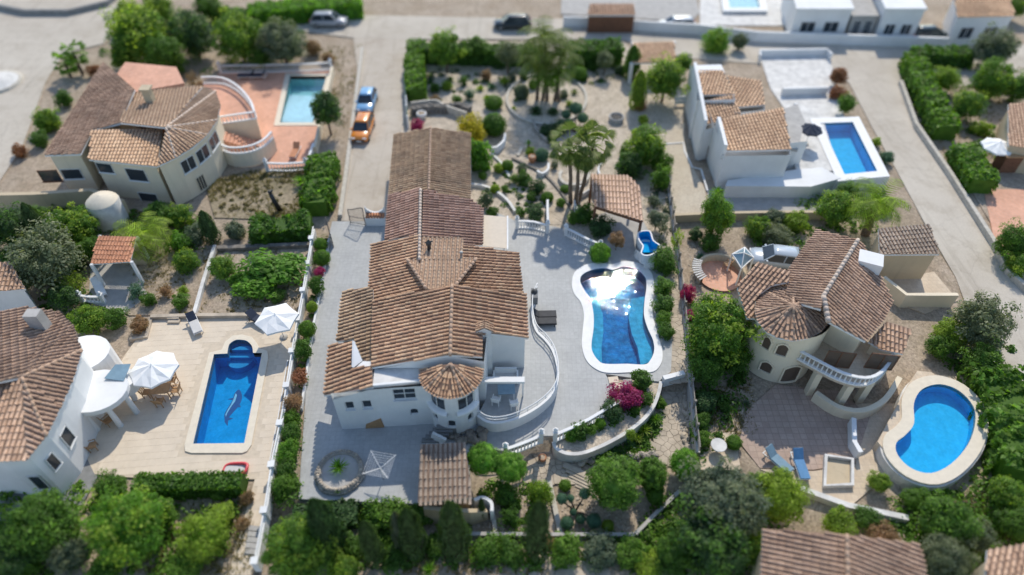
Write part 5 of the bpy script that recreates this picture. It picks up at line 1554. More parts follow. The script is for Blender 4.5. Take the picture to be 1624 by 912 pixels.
edge([(890,270),(888,280),(897,290),(915,291),(931,283),(934,270)], 0.3, 0.45, 'kerb', 'stone half ring around the foot of the leaning fan palms')
edge([(951,276),(949,266),(954,257)], 0.16, 0.35, 'white', 'small white curved edging behind the pavilion roof')
edge([(930,110),(944,140),(950,170),(948,200)], 0.4, 0.06, 'path_stone', 'flat pale kerb line curving beside the round palm bed')
# dark dry stone wall
dw = px_poly([(652,176),(675,172),(705,172),(728,168),(746,175)], 0.5)
dst = thing('dry_stone_wall', (*dw[0], 0), 'dark dry stone retaining wall behind the rear roof ridge', 'wall')
mb = MB(); mb.ribbon(dw, 0.5, 0, 0.85); mb.build('core', M['stone_dark'], dst)
r_ = random.Random(9)
for p, r in walk([Vector((*q, 0)) for q in dw], 0.42):
    for zz in (0.2, 0.5, 0.82):
        rock('', (p.x + r_.uniform(-.1, .1), p.y - (0.22 if zz < .8 else r_.uniform(-.2, .2)), zz), r_.uniform(0.2, 0.28), r_.randint(0, 9999), 'stone_dark', parent=dst)
edge([(652,162),(690,158),(705,166),(740,178)], 0.2, 0.9, 'kerb', 'pale kerb along the top of the dark dry stone wall')
# fence by the driveway
fz = thing('garden_fence', at(646, 175, G0), 'white and green panel fence between the driveway hedge and the rear roof', 'fence')
for (x0, y0), (x1, y1), m in [((644,150),(646,172),'green_sheet'),((646,172),(646,186),'frame'),((647,186),(648,203),'green_sheet')]:
    a, b = at(x0, y0, G0), at(x1, y1, G0); mb = MB(); mb.bar(a + Vector((0, 0, 0.7)), b + Vector((0, 0, 0.7)), 0.05, 1.3); mb.build('panel', M[m], fz)
    mb = MB(); mb.box((b.x, b.y, 0.75), (0.16, 0.16, 1.5)); mb.build('post', M['white'], fz)
# stone basin, pots
fb = at(977, 191, 0.05)
ft = thing('stone_basin', fb, 'round grey stone basin on the gravel court of the upper garden', 'basin')
mb = MB(); mb.lathe([(0.75, 0), (0.82, 0.5), (0.72, 0.55), (0.62, 0.5), (0.6, 0.3)], 20, fb); mb.build('bowl', M['concrete'], ft)
mb = MB(); mb.lathe([(0.62, 0.32), (0.0, 0.36)], 16, fb); mb.build('soil', M['stone_dark'], ft)
for k in range(4): rock('', (fb.x + .3 * math.cos(k * 1.7), fb.y + .3 * math.sin(k * 1.7), 0.45), 0.22, 300 + k, 'stone_dark', parent=ft)
mb = MB(); p = at(977, 193, 0.04); mb.box((p.x, p.y, 0.05), (2.0, 1.9, 0.05)); mb.build('base_slab', M['path_stone'], ft)
def pot(px, py, r, h, mat, label, z=G0, soil=True):
    p = at(px, py, z); root = thing('flower_pot', p, label, 'pot')
    mb = MB(); mb.lathe([(r * .6, 0), (r * .95, h * .5), (r, h * .8), (r * .8, h), (r * .68, h * .9)], 14, p); mb.build('pot', M[mat], root)
    mb = MB(); mb.lathe([(r * .75, h * .88), (0, h * .93)], 10, p); mb.build('soil', M['earth'], root)
    return root
pot(844, 257, 0.4, 0.75, 'terracotta', 'bulging terracotta pot beside the blue green clipped ball')
pot(669, 187, 0.55, 0.65, 'white', 'large white pot in front of the dark dry stone wall')
pot(860, 730, 0.28, 0.45, 'terracotta', 'small terracotta pot beside the crazy paving below the terrace', LOW)
# paths of crazy paving
cp = thing('stone_path', at(1075, 560, 0), 'long crazy paved path between the pool shrubs and the boundary fence', 'path')
def zpath(x, y): return ground_z(x, y) + 0.02 if ground_z(x, y) < -0.5 else 0.03
voronoi_stones(cp, px_poly([(1064,445),(1076,442),(1083,500),(1087,560),(1089,600),(1062,600),(1072,540),(1070,490)], 0.03), lambda x, y: 0.03, 0.03, 0.46, 'path_stone', 3, limit=150)
voronoi_stones(cp, px_poly([(1062,612),(1088,604),(1094,650),(1088,700),(1068,730),(1048,735),(1040,720),(1052,680),(1058,640)], LOW), lambda x, y: LOW + 0.06, 0.05, 0.48, 'path_stone', 4, limit=150)
cp2 = thing('stone_path', at(885, 740, LOW), 'crazy paved landing below the gap in the white balustrades', 'path')
voronoi_stones(cp2, px_poly([(868,712),(880,716),(905,722),(912,742),(905,760),(880,760),(862,765),(835,758),(840,742),(862,730)], LOW), lambda x, y: LOW + 0.06, 0.05, 0.46, 'path_stone', 5)
cp3 = thing('stone_path', at(870, 265, 0), 'pale flagstone path winding through the middle of the upper garden', 'path')
voronoi_stones(cp3, px_poly([(800,210),(830,215),(860,228),(890,245),(896,268),(880,275),(862,262),(838,250),(812,246),(790,240)], 0.03), lambda x, y: 0.03, 0.025, 0.55, 'path_stone', 6, limit=190)
voronoi_stones(cp3, px_poly([(868,282),(884,285),(905,318),(912,345),(880,350),(878,330),(874,300)], 0.03), lambda x, y: 0.03, 0.025, 0.55, 'path_stone', 7, limit=60)
voronoi_stones(cp3, px_poly([(660,190),(745,182),(752,198),(690,203),(660,208)], 0.03), lambda x, y: 0.03, 0.025, 0.6, 'path_stone', 8, limit=50)
# garden steps
gs = thing('garden_steps', at(912, 760, LOW), 'fan of rough stone steps going down beside the big round tree', 'steps')
for k in range(5):
    a = at(903 + 5 * k, 748 + 7 * k, LOW); mb = MB(); mb.box((a.x + 0.3, a.y, LOW + 0.24 - 0.05 * k), (1.5, 0.4, 0.1), -0.5); mb.build('step', M['path_stone'], gs)
edge2 = lambda px, w, h, mat, label, name='garden_edging', cat='edging': wall_thing(name, px_poly(px, LOW + h), w, LOW - 0.2, LOW + h, mat, label, cat)
edge2([(871,762),(878,795),(884,822),(889,846)], 0.3, 0.25, 'kerb', 'straight pale kerb running down beside the cloud pruned tree')
edge2([(740,846),(873,847),(1006,847)], 0.22, 0.45, 'concrete', 'low grey wall along the bottom of the garden behind the cypress hedge', 'garden_wall', 'wall')
edge2([(1008,846),(1042,812),(1078,778)], 0.22, 0.5, 'concrete', 'low grey wall slanting up beside the dark round trees', 'garden_wall', 'wall')
edge2([(780,803),(784,830),(786,846)], 0.25, 0.3, 'kerb', 'short pale kerb beside the slim little cypress')
# the right fence: timber posts and rails on a low base
fp = [(1059,300),(1067,360),(1075,415),(1084,500),(1090,560),(1095,620),(1100,670),(1106,722)]
fw = [at(x, y, 0.0) for x, y in fp]
fn = thing('boundary_fence', fw[0], 'weathered grey fence along the right side of the stone path', 'fence')
mb = MB(); mb.ribbon([(p.x, p.y) for p in fw], 0.22, -1.4, 0.35); mb.build('base_wall', M['concrete'], fn)
for z_ in (0.6, 0.95):
    mb = MB()
    for a, b in zip(fw, fw[1:]): mb.bar(a + Vector((0, 0, z_)), b + Vector((0, 0, z_)), 0.06, 0.12)
    mb.build('rail', M['wood_grey'], fn)
for p, r in walk(fw, 1.8):
    mb = MB(); mb.box((p.x, p.y, 0.7), (0.14, 0.14, 1.1), r); mb.build('post', M['wood_grey'], fn)
mb = MB(); a = at(1068, 598, 0.2); mb.box((a.x, a.y, 0.0), (1.6, 0.35, 0.9), 0.3)
root = thing('garden_wall', a, 'small white wall end at the lower right corner of the pool', 'wall'); mb.build('masonry', M['white'], root)
# fireplace stones in the lower garden
fs = thing('stone_hearth', at(922, 728, LOW), 'rough pile of brown stones beside the agaves below the curved wall', 'rocks')
for k in range(14):
    p = at(r_.uniform(910, 942), r_.uniform(722, 738), LOW); rock('', (p.x, p.y, LOW + 0.15), r_.uniform(0.16, 0.3), 400 + k, 'path_stone' if k % 2 else 'stone', parent=fs)
rr = thing('stone_border', at(1000, 725, LOW), 'dark rough stone border under the agaves beside the round tree', 'rocks')
for k in range(22):
    p = at(985 + 2.7 * k, 728 + 3 * math.sin(k) - 0.35 * k, LOW); rock('', (p.x, p.y, LOW + 0.12), r_.uniform(0.15, 0.3), 430 + k, 'stone', parent=rr)
rr = thing('stone_border', at(1090, 680, LOW), 'loose pale rocks scattered between the lower path and the fence', 'rocks')
for k in range(26):
    p = at(1088 + r_.uniform(-3, 8) + 0.0 * k, 610 + 4.2 * k, LOW); rock('', (p.x, p.y, LOW + 0.15), r_.uniform(0.14, 0.3), 460 + k, 'path_stone', parent=rr)

# ---------------------------------------------------------------- planting of the main plot
# hedge strip along the drive
S = 'plants in the strip along the drive'
for k, (a) in enumerate([
 ('ball', 509,388,11,'mid','small clipped ball bush nearest the gate in the drive strip'),
 ('ball', 511,409,13,'mid','larger clipped ball bush beside the pink flowers near the gate'),
 ('shrub', 507,431,9,'magenta','pink flowering bush between two green bushes near the gate'),
 ('shrub', 501,454,15,'green','tall dense green bush below the pink flowers in the drive strip'),
 ('ball', 495,487,9,'lime','small yellowish ball bush in the middle of the drive strip'),
 ('ball', 487,522,14,'mid','round clipped bush level with the white patio parasol'),
 ('shrub', 482,556,16,'green','leafy green bush between the round bush and the pinkish bush'),
 ('shrub', 475,597,14,'rust','pinkish bush with faded flowers in the drive strip'),
 ('shrub', 466,640,16,'brown','reddish brown bush at the head of the long green drive hedge')]):
    plant(a[0], a[1], a[2], a[3], a[4], a[5], z=0.25, group=S, sq=1.0)
for k, (x, y, r, l, t) in enumerate([(462,664,14,'mid','uppermost leafy bush of the long drive hedge'),(462,690,17,'green','second leafy bush of the long drive hedge from its top'),(456,716,18,'bright','widest leafy bush in the middle of the long drive hedge'),(454,744,17,'green','leafy bush of the drive hedge level with the round planter'),(449,772,18,'mid','lowest leafy bush of the drive hedge beside the steps'),(470,770,8,'green','small bush on the terrace edge below the drive hedge')]):
    plant('shrub', x, y, r, l, t, z=0.0, group='bushes of the long drive hedge', sq=1.1)
# top hedges
hp = lambda px, z=0.0: [at2(x, y, z) for x, y in px]
hedge(hp([(661,150),(657,110),(662,72)], 0.8), 2.0, 1.6, 'mid', 'clipped hedge along the driveway side of the upper garden', dens=45, ls=0.16)
hedge(hp([(668,86),(740,88),(800,90),(862,90)], 0.8), 1.9, 1.9, 'green', 'clipped hedge along the top road behind the two round trees', dens=42, ls=0.17)
hedge(hp([(905,92),(945,90),(984,88)], 0.8), 2.4, 2.3, 'green', 'tall thick hedge along the top road right of the tall palms', dens=42, ls=0.17)
plant('tree', 706, 76, 27, 'mid', 'round headed tree nearest the driveway in front of the top hedge', trunk=1.6)
plant('tree', 754, 78, 21, 'green', 'smaller round tree in front of the top hedge beside the olive', trunk=0.8)
plant('olive', 806, 84, 23, 'olive', 'silvery olive tree in front of the top hedge', trunk=1.4)
plant('olive', 959, 94, 17, 'olive', 'small silvery olive tree standing on open gravel near the tall hedge', trunk=1.0)
plant('ball', 918, 117, 13, 'mid', 'round bush between the tall palms and the small olive')
plant('ball', 925, 122, 8, 'green', 'small dark bush touching the round bush beside the tall palms')
cypress(1008, 112, 1009, 172, 13, 'lime', 'yellowish green conical bush beside the terracotta roofed shelter', name='conical_bush', cat='bush')
cypress(1000, 72, 1000, 124, 14, 'mid', 'tall rounded green bush left of the terracotta roofed shelter', name='conical_bush', cat='bush')
plant('big', 1056, 124, 34, 'mid', 'large leafy tree beside the wall of the white house', trunk=1.2)
plant('tree', 1084, 100, 15, 'green', 'narrow tree top behind the large leafy tree near the white house', trunk=1.6)
plant('shrub', 1014, 166, 11, 'rust', 'reddish shrub at the foot of the yellowish conical bush')
plant('shrub', 1020, 190, 9, 'lime', 'small lime green shrub beside the gravel court corner')
plant('shrub', 771, 120, 10, 'brown', 'brownish dry shrub in the upper garden near the olive')
plant('shrub', 709, 137, 9, 'lime', 'small yellow green shrub below the tree nearest the driveway')
rosette('spiky', 714, 126, 11, 'mid', 'dark spiky plant behind the small yellow green shrub', G0, 'yucca', 'yucca')
rosette('agave', 762, 140, 11, 'lime', 'pale agave left of the pair above the clipped bush', G0)
rosette('agave', 780, 138, 12, 'blue', 'bluish agave right of the pair above the clipped bush', G0)
rosette('agave', 772, 154, 9, 'lime', 'small agave just above the clipped bush on the gravel', G0)
rosette('agave', 683, 128, 9, 'blue', 'bluish agave between the driveway hedge and the dark wall', G0)
plant('loose', 813, 123, 10, 'grey', 'greyish loose shrub outside the round palm bed')
plant('ball', 783, 163, 15, 'mid', 'flat topped clipped bush above the large clipped ball', sq=0.75)
plant('ball', 783, 198, 20, 'green', 'large clipped ball in the curved white planter wall', sq=0.95)
plant('shrub', 749, 208, 23, 'yellow', 'bright yellow bush at the corner of the rear roof', sq=1.0)
plant('broad', 760, 248, 20, 'bright', 'light green leafy bush below the yellow bush beside the roof', sq=1.4)
plant('shrub', 661, 199, 10, 'magenta', 'small magenta bush behind the rear roof ridge')
plant('ball', 805, 263, 10, 'mid', 'small clipped ball beside the pale edging')
plant('shrub', 790, 267, 10, 'lime', 'lime green shrub touching the small clipped ball')
plant('ball', 859, 246, 12, 'blue', 'blue green clipped ball in the small white planter wall')
plant('shrub', 841, 240, 7, 'lime', 'small lime shrub between the pot and the blue green ball')
rosette('spiky', 838, 226, 9, 'bright', 'little yucca above the terracotta pot', G0, 'yucca', 'yucca', stem=0.4)
plant('loose', 828, 270, 12, 'grey', 'grey loose shrub above the rose bushes', sq=1.1)
plant('shrub', 831, 284, 13, 'green', 'green rounded shrub among the rose bushes')
plant('loose', 853, 296, 17, 'dark', 'dark rose bush in the middle of the gravel bed')
plant('ball', 868, 313, 10, 'mid', 'low clipped ball at the end of the rose bushes')
plant('ball', 785, 300, 8, 'lime', 'little yellowish ball behind the white curved edging')
plant('loose', 771, 318, 17, 'grey', 'dark greyish shrub beside the wing roof edge', sq=1.2)
plant('shrub', 781, 336, 9, 'green', 'small shrub right of the wing roof above the awning')
plant('loose', 827, 337, 9, 'green', 'small leafy shrub behind the short curved balustrade, the paler one', sq=1.0)
plant('shrub', 850, 338, 15, 'dark', 'dark green shrub behind the short curved balustrade')
plant('ball', 896, 300, 8, 'mid', 'low flat bush at the foot of the fan palms', sq=0.7)
plant('ball', 827, 147, 12, 'grey', 'greyish rounded cactus bush inside the round palm bed', sq=1.2)
rosette('spiky', 911, 146, 11, 'palm', 'pale yucca at the right rim of the round palm bed', 0.14, 'yucca', 'yucca')
rosette('agave', 815, 171, 7, 'lime', 'small agave at the left rim of the round palm bed', 0.14)
rosette('agave', 818, 158, 5, 'lime', 'tiny pale succulent above the small agave in the round bed', 0.14)
rosette('cycad', 850, 176, 17, 'dark', 'dark cycad left of the pair at the front of the round palm bed', 0.14, 'cycad', 'cycad')
rosette('cycad', 877, 177, 15, 'dark', 'dark cycad right of the pair at the front of the round palm bed', 0.14, 'cycad', 'cycad')
# cloud pruned tree in the garden
def cloud_tree(base_px, z, balls, leaf, label, bark='bark'):
    b = at(*base_px, z); root = thing('topiary_tree', b, label, 'topiary')
    mb = MB()
    for (x, y, r, h) in balls:
        p = at(x, y, z + h); mid = b.lerp(p, 0.55) + Vector(((p.x - b.x) * 0.15, 0, 0.12))
        mb.tube([b, b.lerp(mid, 0.5) + Vector((0, 0, 0.1)), mid, p], [0.09, 0.07, 0.05, 0.04], 6)
    mb.build('trunk', M[bark], root)
    for (x, y, r, h) in balls:
        p = at(x, y, z + h); R_ = metres(p, r); _pv[0] += 1
        foliage(root, crown_mesh('ball', _pv[0] % 3), p, (R_, R_, R_ * 0.85), leaf, name='leaf_ball')
    return root
cloud_tree((912, 210), G0, [(913,172,11,1.6),(924,187,9,1.2),(898,181,8,1.3),(902,195,8,0.9),(891,197,9,0.8)], 'blue', 'cloud pruned tree with blue green balls near the stone basin')
cloud_tree((912, 812), LOW, [(927,783,9,1.4),(905,790,6,1.3),(891,791,9,1.2),(942,826,12,0.6),(921,823,8,0.55),(899,829,11,0.55),(909,812,6,0.8)], 'blue', 'cloud pruned tree with blue green balls in the lower garden')
plant('shrub', 888, 203, 14, 'dark', 'dark low shrub behind the curved edging near the fan palms', sq=0.8)
plant('shrub', 866, 207, 12, 'dark', 'dark ground hugging shrub below the two cycads', sq=0.7)
# palms
for k, (bx, by, tx, ty, h, R_, lab) in enumerate([
  (852,158,855,98,6.2,3.0,'tall feather palm with its crown leftmost of the tall group'),
  (868,160,864,62,8.0,3.3,'tallest feather palm in the middle of the round bed'),
  (880,160,890,86,6.6,3.0,'tall feather palm with its crown at the right of the tall group')]):
    b = at(bx, by, 0.14); hh = 1.0
    lo, hi = 0.5, 14
    for _ in range(30):
        m_ = (lo + hi) / 2; q = Vector((at(tx, ty, m_).x, b.y, m_))
        if at(tx, ty, m_).y > b.y: lo = m_
        else: hi = m_
    palm(b, Vector((at(tx, ty, lo).x, b.y, lo)), R_, 'feather', lab)
for k, (bx, by, tx, ty, R_, lab) in enumerate([
  (860,160,866,122,2.1,'shorter palm with a dense crown in front of the tall palms'),
  (886,162,884,116,2.0,'shorter palm with its crown right of the dense one'),
  (905,322,904,228,2.0,'leaning fan palm at the left of the three by the pavilion'),
  (913,325,920,240,1.9,'leaning fan palm in the middle of the three by the pavilion'),
  (918,318,942,228,2.1,'leaning fan palm at the right of the three by the pavilion')]):
    b = at(bx, by, 0.05); lo, hi = 0.5, 14
    for _ in range(30):
        m_ = (lo + hi) / 2
        if at(tx, ty, m_).y > b.y: lo = m_
        else: hi = m_
    palm(b, Vector((at(tx, ty, lo).x, b.y, lo)), R_, 'fan' if k > 1 else 'feather', lab, 'palm' if k > 1 else 'mid', r0=0.15)
# round the pavilion and the pool
plant('shrub', 927, 340, 17, 'green', 'broad leaved green shrub left of the pavilion front post')
plant('shrub', 953, 360, 20, 'dark', 'dark dense shrub under the front edge of the pavilion')
plant('shrub', 910, 347, 12, 'mid', 'leafy shrub between the palm trunks and the white balustrade')
plant('ball', 952, 401, 17, 'bright', 'bright green clipped ball at the corner of the pool edge')
plant('shrub', 979, 381, 13, 'brown', 'brown dead looking bush on a white stem beside the bright ball', trunk=0.6, bark='bark_pale', z=TZ)
plant('olive', 1042, 347, 17, 'grey', 'small grey olive tree right of the pavilion', trunk=0.5)
plant('loose', 1037, 318, 13, 'grey', 'sparse cactus like shrub on stones behind the pavilion')
plant('big', 1025, 232, 37, 'mid', 'big feathery green tree between the stone basin and the gravel court', trunk=0.4, wide=0.85)
plant('tree', 1000, 262, 24, 'dark', 'dark green bushy tree behind the pavilion roof', trunk=0.2)
plant('shrub', 1050, 285, 16, 'mid', 'light green bush at the edge of the gravel court', sq=1.4)
plant('shrub', 1048, 258, 17, 'mid', 'leafy bush between the big feathery tree and the gravel court', sq=1.2)
rosette('agave', 980, 262, 9, 'blue', 'pale blue agave left of the dark bushy tree', G0)
plant('tree', 1052, 415, 23, 'green', 'large rounded shrub right of the cascade basin', name='shrub', cat='shrub', sq=0.85)
plant('shrub', 1053, 455, 17, 'mid', 'rounded shrub beside the pool just below the cascade shrub')
plant('shrub', 1054, 484, 16, 'green', 'rounded shrub half way down the right side of the pool')
plant('shrub', 1053, 506, 14, 'mid', 'rounded shrub near the narrow lower part of the pool')
plant('shrub', 1057, 526, 14, 'green', 'lowest rounded shrub on the right side of the pool')
plant('wisp', 1074, 380, 13, 'lime', 'yellowish creeper on the fence beside the gravel court', sq=2.0)
plant('shrub', 1091, 468, 11, 'magenta', 'magenta bougainvillea hanging over the boundary fence', sq=1.7)
# crescent bed and slope
plant('shrub', 993, 632, 25, 'magenta', 'large magenta bougainvillea at the foot of the pool', sq=0.7, wide=1.1)
plant('shrub', 972, 652, 17, 'dark', 'dark green shrub under the magenta bougainvillea')
plant('shrub', 1008, 650, 10, 'green', 'green sprout at the right foot of the magenta bougainvillea')
plant('broad', 1018, 602, 15, 'green', 'dark leafy shrub between the pool edge and the bougainvillea')
plant('broad', 922, 683, 16, 'green', 'leafy shrub in the crescent bed nearest the balustrade corner')
plant('ball', 952, 671, 9, 'bright', 'small bright bush alone in the middle of the crescent bed')
rosette('spiky', 900, 694, 10, 'lime', 'pale spiky plant at the left tip of the crescent bed', 0, 'yucca', 'yucca')
AG = 'agaves below the curved retaining wall'
for x, y, r, l, t in [(972,712,13,'blue','largest blue agave under the curved retaining wall'),(998,704,13,'blue','blue agave under the wall nearest the yuccas'),(952,716,11,'mid','green agave beside the pile of brown stones'),(960,722,8,'lime','little pale agave in front of the large blue agave'),(985,718,8,'blue','small blue agave between the two large blue ones')]:
    rosette('agave', x, y, r, l, t, LOW)
for x, y, r, l, t in [(1022,680,17,'lime','broad yellow green yucca closest to the curved wall'),(1040,664,16,'bright','tall green yucca beside the stone path bend'),(1028,650,11,'mid','upper green yucca behind the other yuccas'),(1012,694,12,'lime','small low yucca at the lower end of the yucca clump')]:
    rosette('spiky', x, y, r, l, t, LOW, 'yucca', 'yucca', stem=0.3)
plant('shrub', 958, 700, 9, 'green', 'low green shrub right under the curved retaining wall', z=LOW)
# citrus and lower garden
plant('dense', 766, 728, 29, 'bright', 'round citrus tree beside the barbecue house roof', z=-0.2, trunk=0.8)
plant('dense', 809, 741, 27, 'bright', 'round citrus tree beside the lower balustrade', z=-0.2, trunk=0.6)
plant('shrub', 803, 784, 23, 'mid', 'green bush below the two round citrus trees', z=LOW, sq=0.7)
plant('shrub', 857, 784, 18, 'lime', 'yellow green bush behind the dark cypress', z=LOW, sq=1.5)
plant('loose', 808, 820, 19, 'green', 'loose green bush left of the dark cypress', z=LOW, sq=1.1)
plant('ball', 896, 770, 10, 'mid', 'small round bush beside the stone steps', z=LOW)
plant('ball', 964, 834, 10, 'lime', 'small yellow green ball at the bottom garden wall', z=LOW)
plant('dense', 976, 765, 44, 'mid', 'largest round tree in the lower garden', z=LOW, trunk=0.8)
plant('dense', 1034, 752, 29, 'mid', 'round tree between the largest round tree and the lower fence', z=LOW, trunk=0.6)
plant('dense', 1040, 785, 18, 'mid', 'small round tree in front of the slanting garden wall', z=LOW, trunk=0.2)
plant('dense', 1085, 735, 26, 'bright', 'round green tree at the lower end of the boundary fence', z=LOW, trunk=0.6)
cypress(724, 796, 724, 878, 25, 'cypress', 'broad dark cypress in front of the barbecue house', z=LOW - 0.1)
cypress(850, 795, 850, 878, 22, 'cypress', 'tall dark cypress in front of the yellow green bush', z=LOW - 0.1)
cypress(763, 790, 765, 822, 6, 'cypress', 'slim little cypress beside the curved white wall', z=LOW)
cypress(656, 806, 660, 876, 22, 'cypress', 'dark cypress left of the broad one by the barbecue house', z=LOW - 0.1)
cypress(596, 826, 598, 892, 18, 'cypress', 'dark cypress in the middle of the bottom hedge', z=LOW - 0.1)
cypress(524, 792, 530, 870, 26, 'dark', 'bushy dark conifer at the left end of the bottom hedge', z=LOW - 0.1)
cypress(640, 812, 640, 868, 13, 'grey', 'narrow greyish conifer beside the dark cypress', z=LOW - 0.1)
hedge(hp([(462,816),(510,812),(566,810)], 0.2), 1.4, 1.0, 'dark', 'dark clipped hedge below the round planter', z=LOW + 0.2, dens=70, ls=0.12)
plant('shrub', 606, 816, 30, 'mid', 'wide light green bush below the clothes dryer', z=LOW, sq=0.75, wide=1.3)
plant('shrub', 667, 815, 20, 'mid', 'light green bush in front of the barbecue house wall', z=LOW, sq=0.9)
for x, y, r, l, t in [(773,872,24,'mid','green bush right of the broad dark cypress'),(810,876,23,'green','green bush left of the tall dark cypress'),(900,872,28,'mid','green bush right of the tall dark cypress'),(950,874,27,'grey','greyish green bush along the bottom wall'),(1000,874,26,'mid','green bush at the end of the bottom wall'),(690,866,18,'mid','green bush between the two dark cypresses'),(560,866,20,'green','green bush at the bottom hedge left of the middle cypress'),(625,884,18,'green','green bush below the narrow greyish conifer'),(1030,900,24,'lime','yellow green bush on the track edge by the dark trees'),(870,860,12,'brown','rusty bush at the right of the tall dark cypress')]:
    plant('shrub', x, y, r, l, t, z=LOW, sq=0.8)
plant('big', 476, 872, 58, 'mid', 'large pale green tree at the bottom beside the patio steps', z=LOW, trunk=0.6)
plant('tree', 545, 905, 26, 'mid', 'light green tree at the bottom edge right of the large pale tree', z=LOW, trunk=0.3)
rosette('spiky', 680, 902, 19, 'bright', 'bright green yucca at the bottom edge on the track', LOW, 'yucca', 'yucca', stem=0.3)
rosette('spiky', 537, 740, 21, 'bright', 'green leafy yucca growing in the round planter', TZ + 0.3, 'yucca', 'yucca', stem=0.2)
rosette('agave', 535, 778, 7, 'dark', 'little dark agave at the front of the round planter', TZ + 0.25)
# bottom track: crescent of paving at the very bottom
cpb = thing('stone_circle', at(905, 905, LOW), 'half round of pale paving at the bottom of the photograph by the track', 'paving')
for k in range(3):
    mb = MB(); c_ = at(905, 925, LOW); mb.lathe([(2.4 - .7 * k, 0.14 + .02 * k), (1.75 - .7 * k, 0.145 + .02 * k)], 26, (c_.x, c_.y, LOW)); mb.build('ring', M['path_stone'], cpb)

for a_ in [('shrub',690,140,9,'green','dark little shrub in the bed beside the driveway hedge'),('loose',735,128,10,'green','leafy shrub in the shade of the two round trees'),('shrub',830,122,8,'dark','dark little shrub under the silvery olive tree'),
 ('loose',745,150,11,'blue','bluish shrub left of the agaves in the upper garden'),('shrub',725,158,9,'mid','green shrub on top of the dark dry stone wall'),('shrub',690,158,8,'brown','dry trailing shrub on the dark dry stone wall'),
 ('shrub',845,135,9,'mid','green shrub between the grey cactus bush and the palm trunks'),('shrub',895,150,8,'grey','grey shrub right of the palm trunks in the round bed'),('loose',903,165,7,'lime','lime tuft beside the cloud pruned tree in the round bed'),
 ('shrub',940,105,9,'green','small shrub at the foot of the tall thick hedge'),('shrub',985,112,9,'dark','dark small shrub left of the rounded green bush'),('loose',800,128,9,'lime','lime tuft left of the olive trunk'),
 ('shrub',875,222,9,'green','green shrub left of the fan palm crowns on the edging'),('loose',815,283,10,'mid','leafy rose shrub left of the rose bushes'),('shrub',842,312,9,'green','green shrub below the dark rose bush'),
 ('loose',800,300,8,'green','rose stem alone on the gravel right of the yellowish ball'),('shrub',765,278,8,'mid','green shrub under the light green bush beside the roof'),('loose',880,262,9,'grey','grey tuft on the flagstone path edge'),
 ('shrub',1012,212,9,'lime','lime shrub at the left foot of the big feathery tree'),('shrub',992,240,11,'green','green shrub between the fan palms and the big feathery tree'),('shrub',890,322,8,'mid','green tuft left of the palm trunk bases'),
 ('broad',908,690,11,'bright','bright leafy plant in the crescent bed beside the pale spiky plant'),('shrub',938,680,9,'mid','mid green plant in the middle of the crescent bed'),('shrub',1026,634,11,'green','green shrub beside the curved wall right of the bougainvillea'),
 ('shrub',942,705,10,'mid','green plant hanging over the curved retaining wall'),('loose',1000,690,12,'lime','lime shrub between the yuccas and the blue agaves'),('shrub',1046,640,12,'mid','green shrub at the outer foot of the curved retaining wall'),('broad',930,712,9,'bright','bright leafy plant under the lower end of the retaining wall')]:
    plant(*a_[:5], a_[5], z=(LOW if a_[0] in ('shrub','loose','broad') and a_[2] > 690 and a_[1] > 925 or a_[1] > 1040 and a_[2] > 600 else G0))
# ================================================================ NEIGHBOURING HOUSES
def Z1(x, y): return (x * 0.3818, y * 0.3818)
def Z4(x, y): return (1000 + x * 0.3842, y * 0.3842)
def Z5(x, y): return (1060 + x * 0.351, 280 + y * 0.351)
def Z6(x, y): return (1060 + x * 0.386, 560 + y * 0.386)
def Z2(x, y): return (x * 0.3325, 300 + y * 0.3325)
def Z3(x, y): return (x * 0.386, 560 + y * 0.386)
def zz(f, pts): return [f(*p) for p in pts]
def foot(pts, z, grow=0.0):
    p = px_poly(pts, z)
    return offset(p, grow) if grow else ccw(p)
def fan_roof(parent, apex, rim, mat, base='roof_base_tan', sp=0.28):
    for p, q in zip(rim, rim[1:]):
        p, q = Vector(p), Vector(q); n = (p - apex).cross(q - apex).normalized(); n = n if n.z > 0 else -n
        roof_w(parent, [apex, p, q], n, mat, base, sp=sp, L=0.42, thick=0.14, name='round_roof_segment')
def px_window(parent, wall_p0, wall_p1, x0, y0, x1, y1, cols=1, fm='frame', gm='glass', arch=False, proud=0.03):
    """a window hung just proud of a flat far wall: frame, pane and sill"""
    f_, L_ = flat_wall(wall_p0, wall_p1)
    d = Vector((wall_p1[0] - wall_p0[0], wall_p1[1] - wall_p0[1], 0)).normalized(); n = Vector((d.y, -d.x, 0))
    o = Vector((wall_p0[0], wall_p0[1], 0))
    A = on_plane(x0, y1, o, n); B = on_plane(x1, y0, o, n)
    u0, u1 = sorted(((A - o).dot(d), (B - o).dot(d))); v0, v1 = sorted((A.z, B.z))
    return window(parent, f_, [u0, u1, v0, v1], cols, 1, depth=-proud, fm=fm, gm=gm)
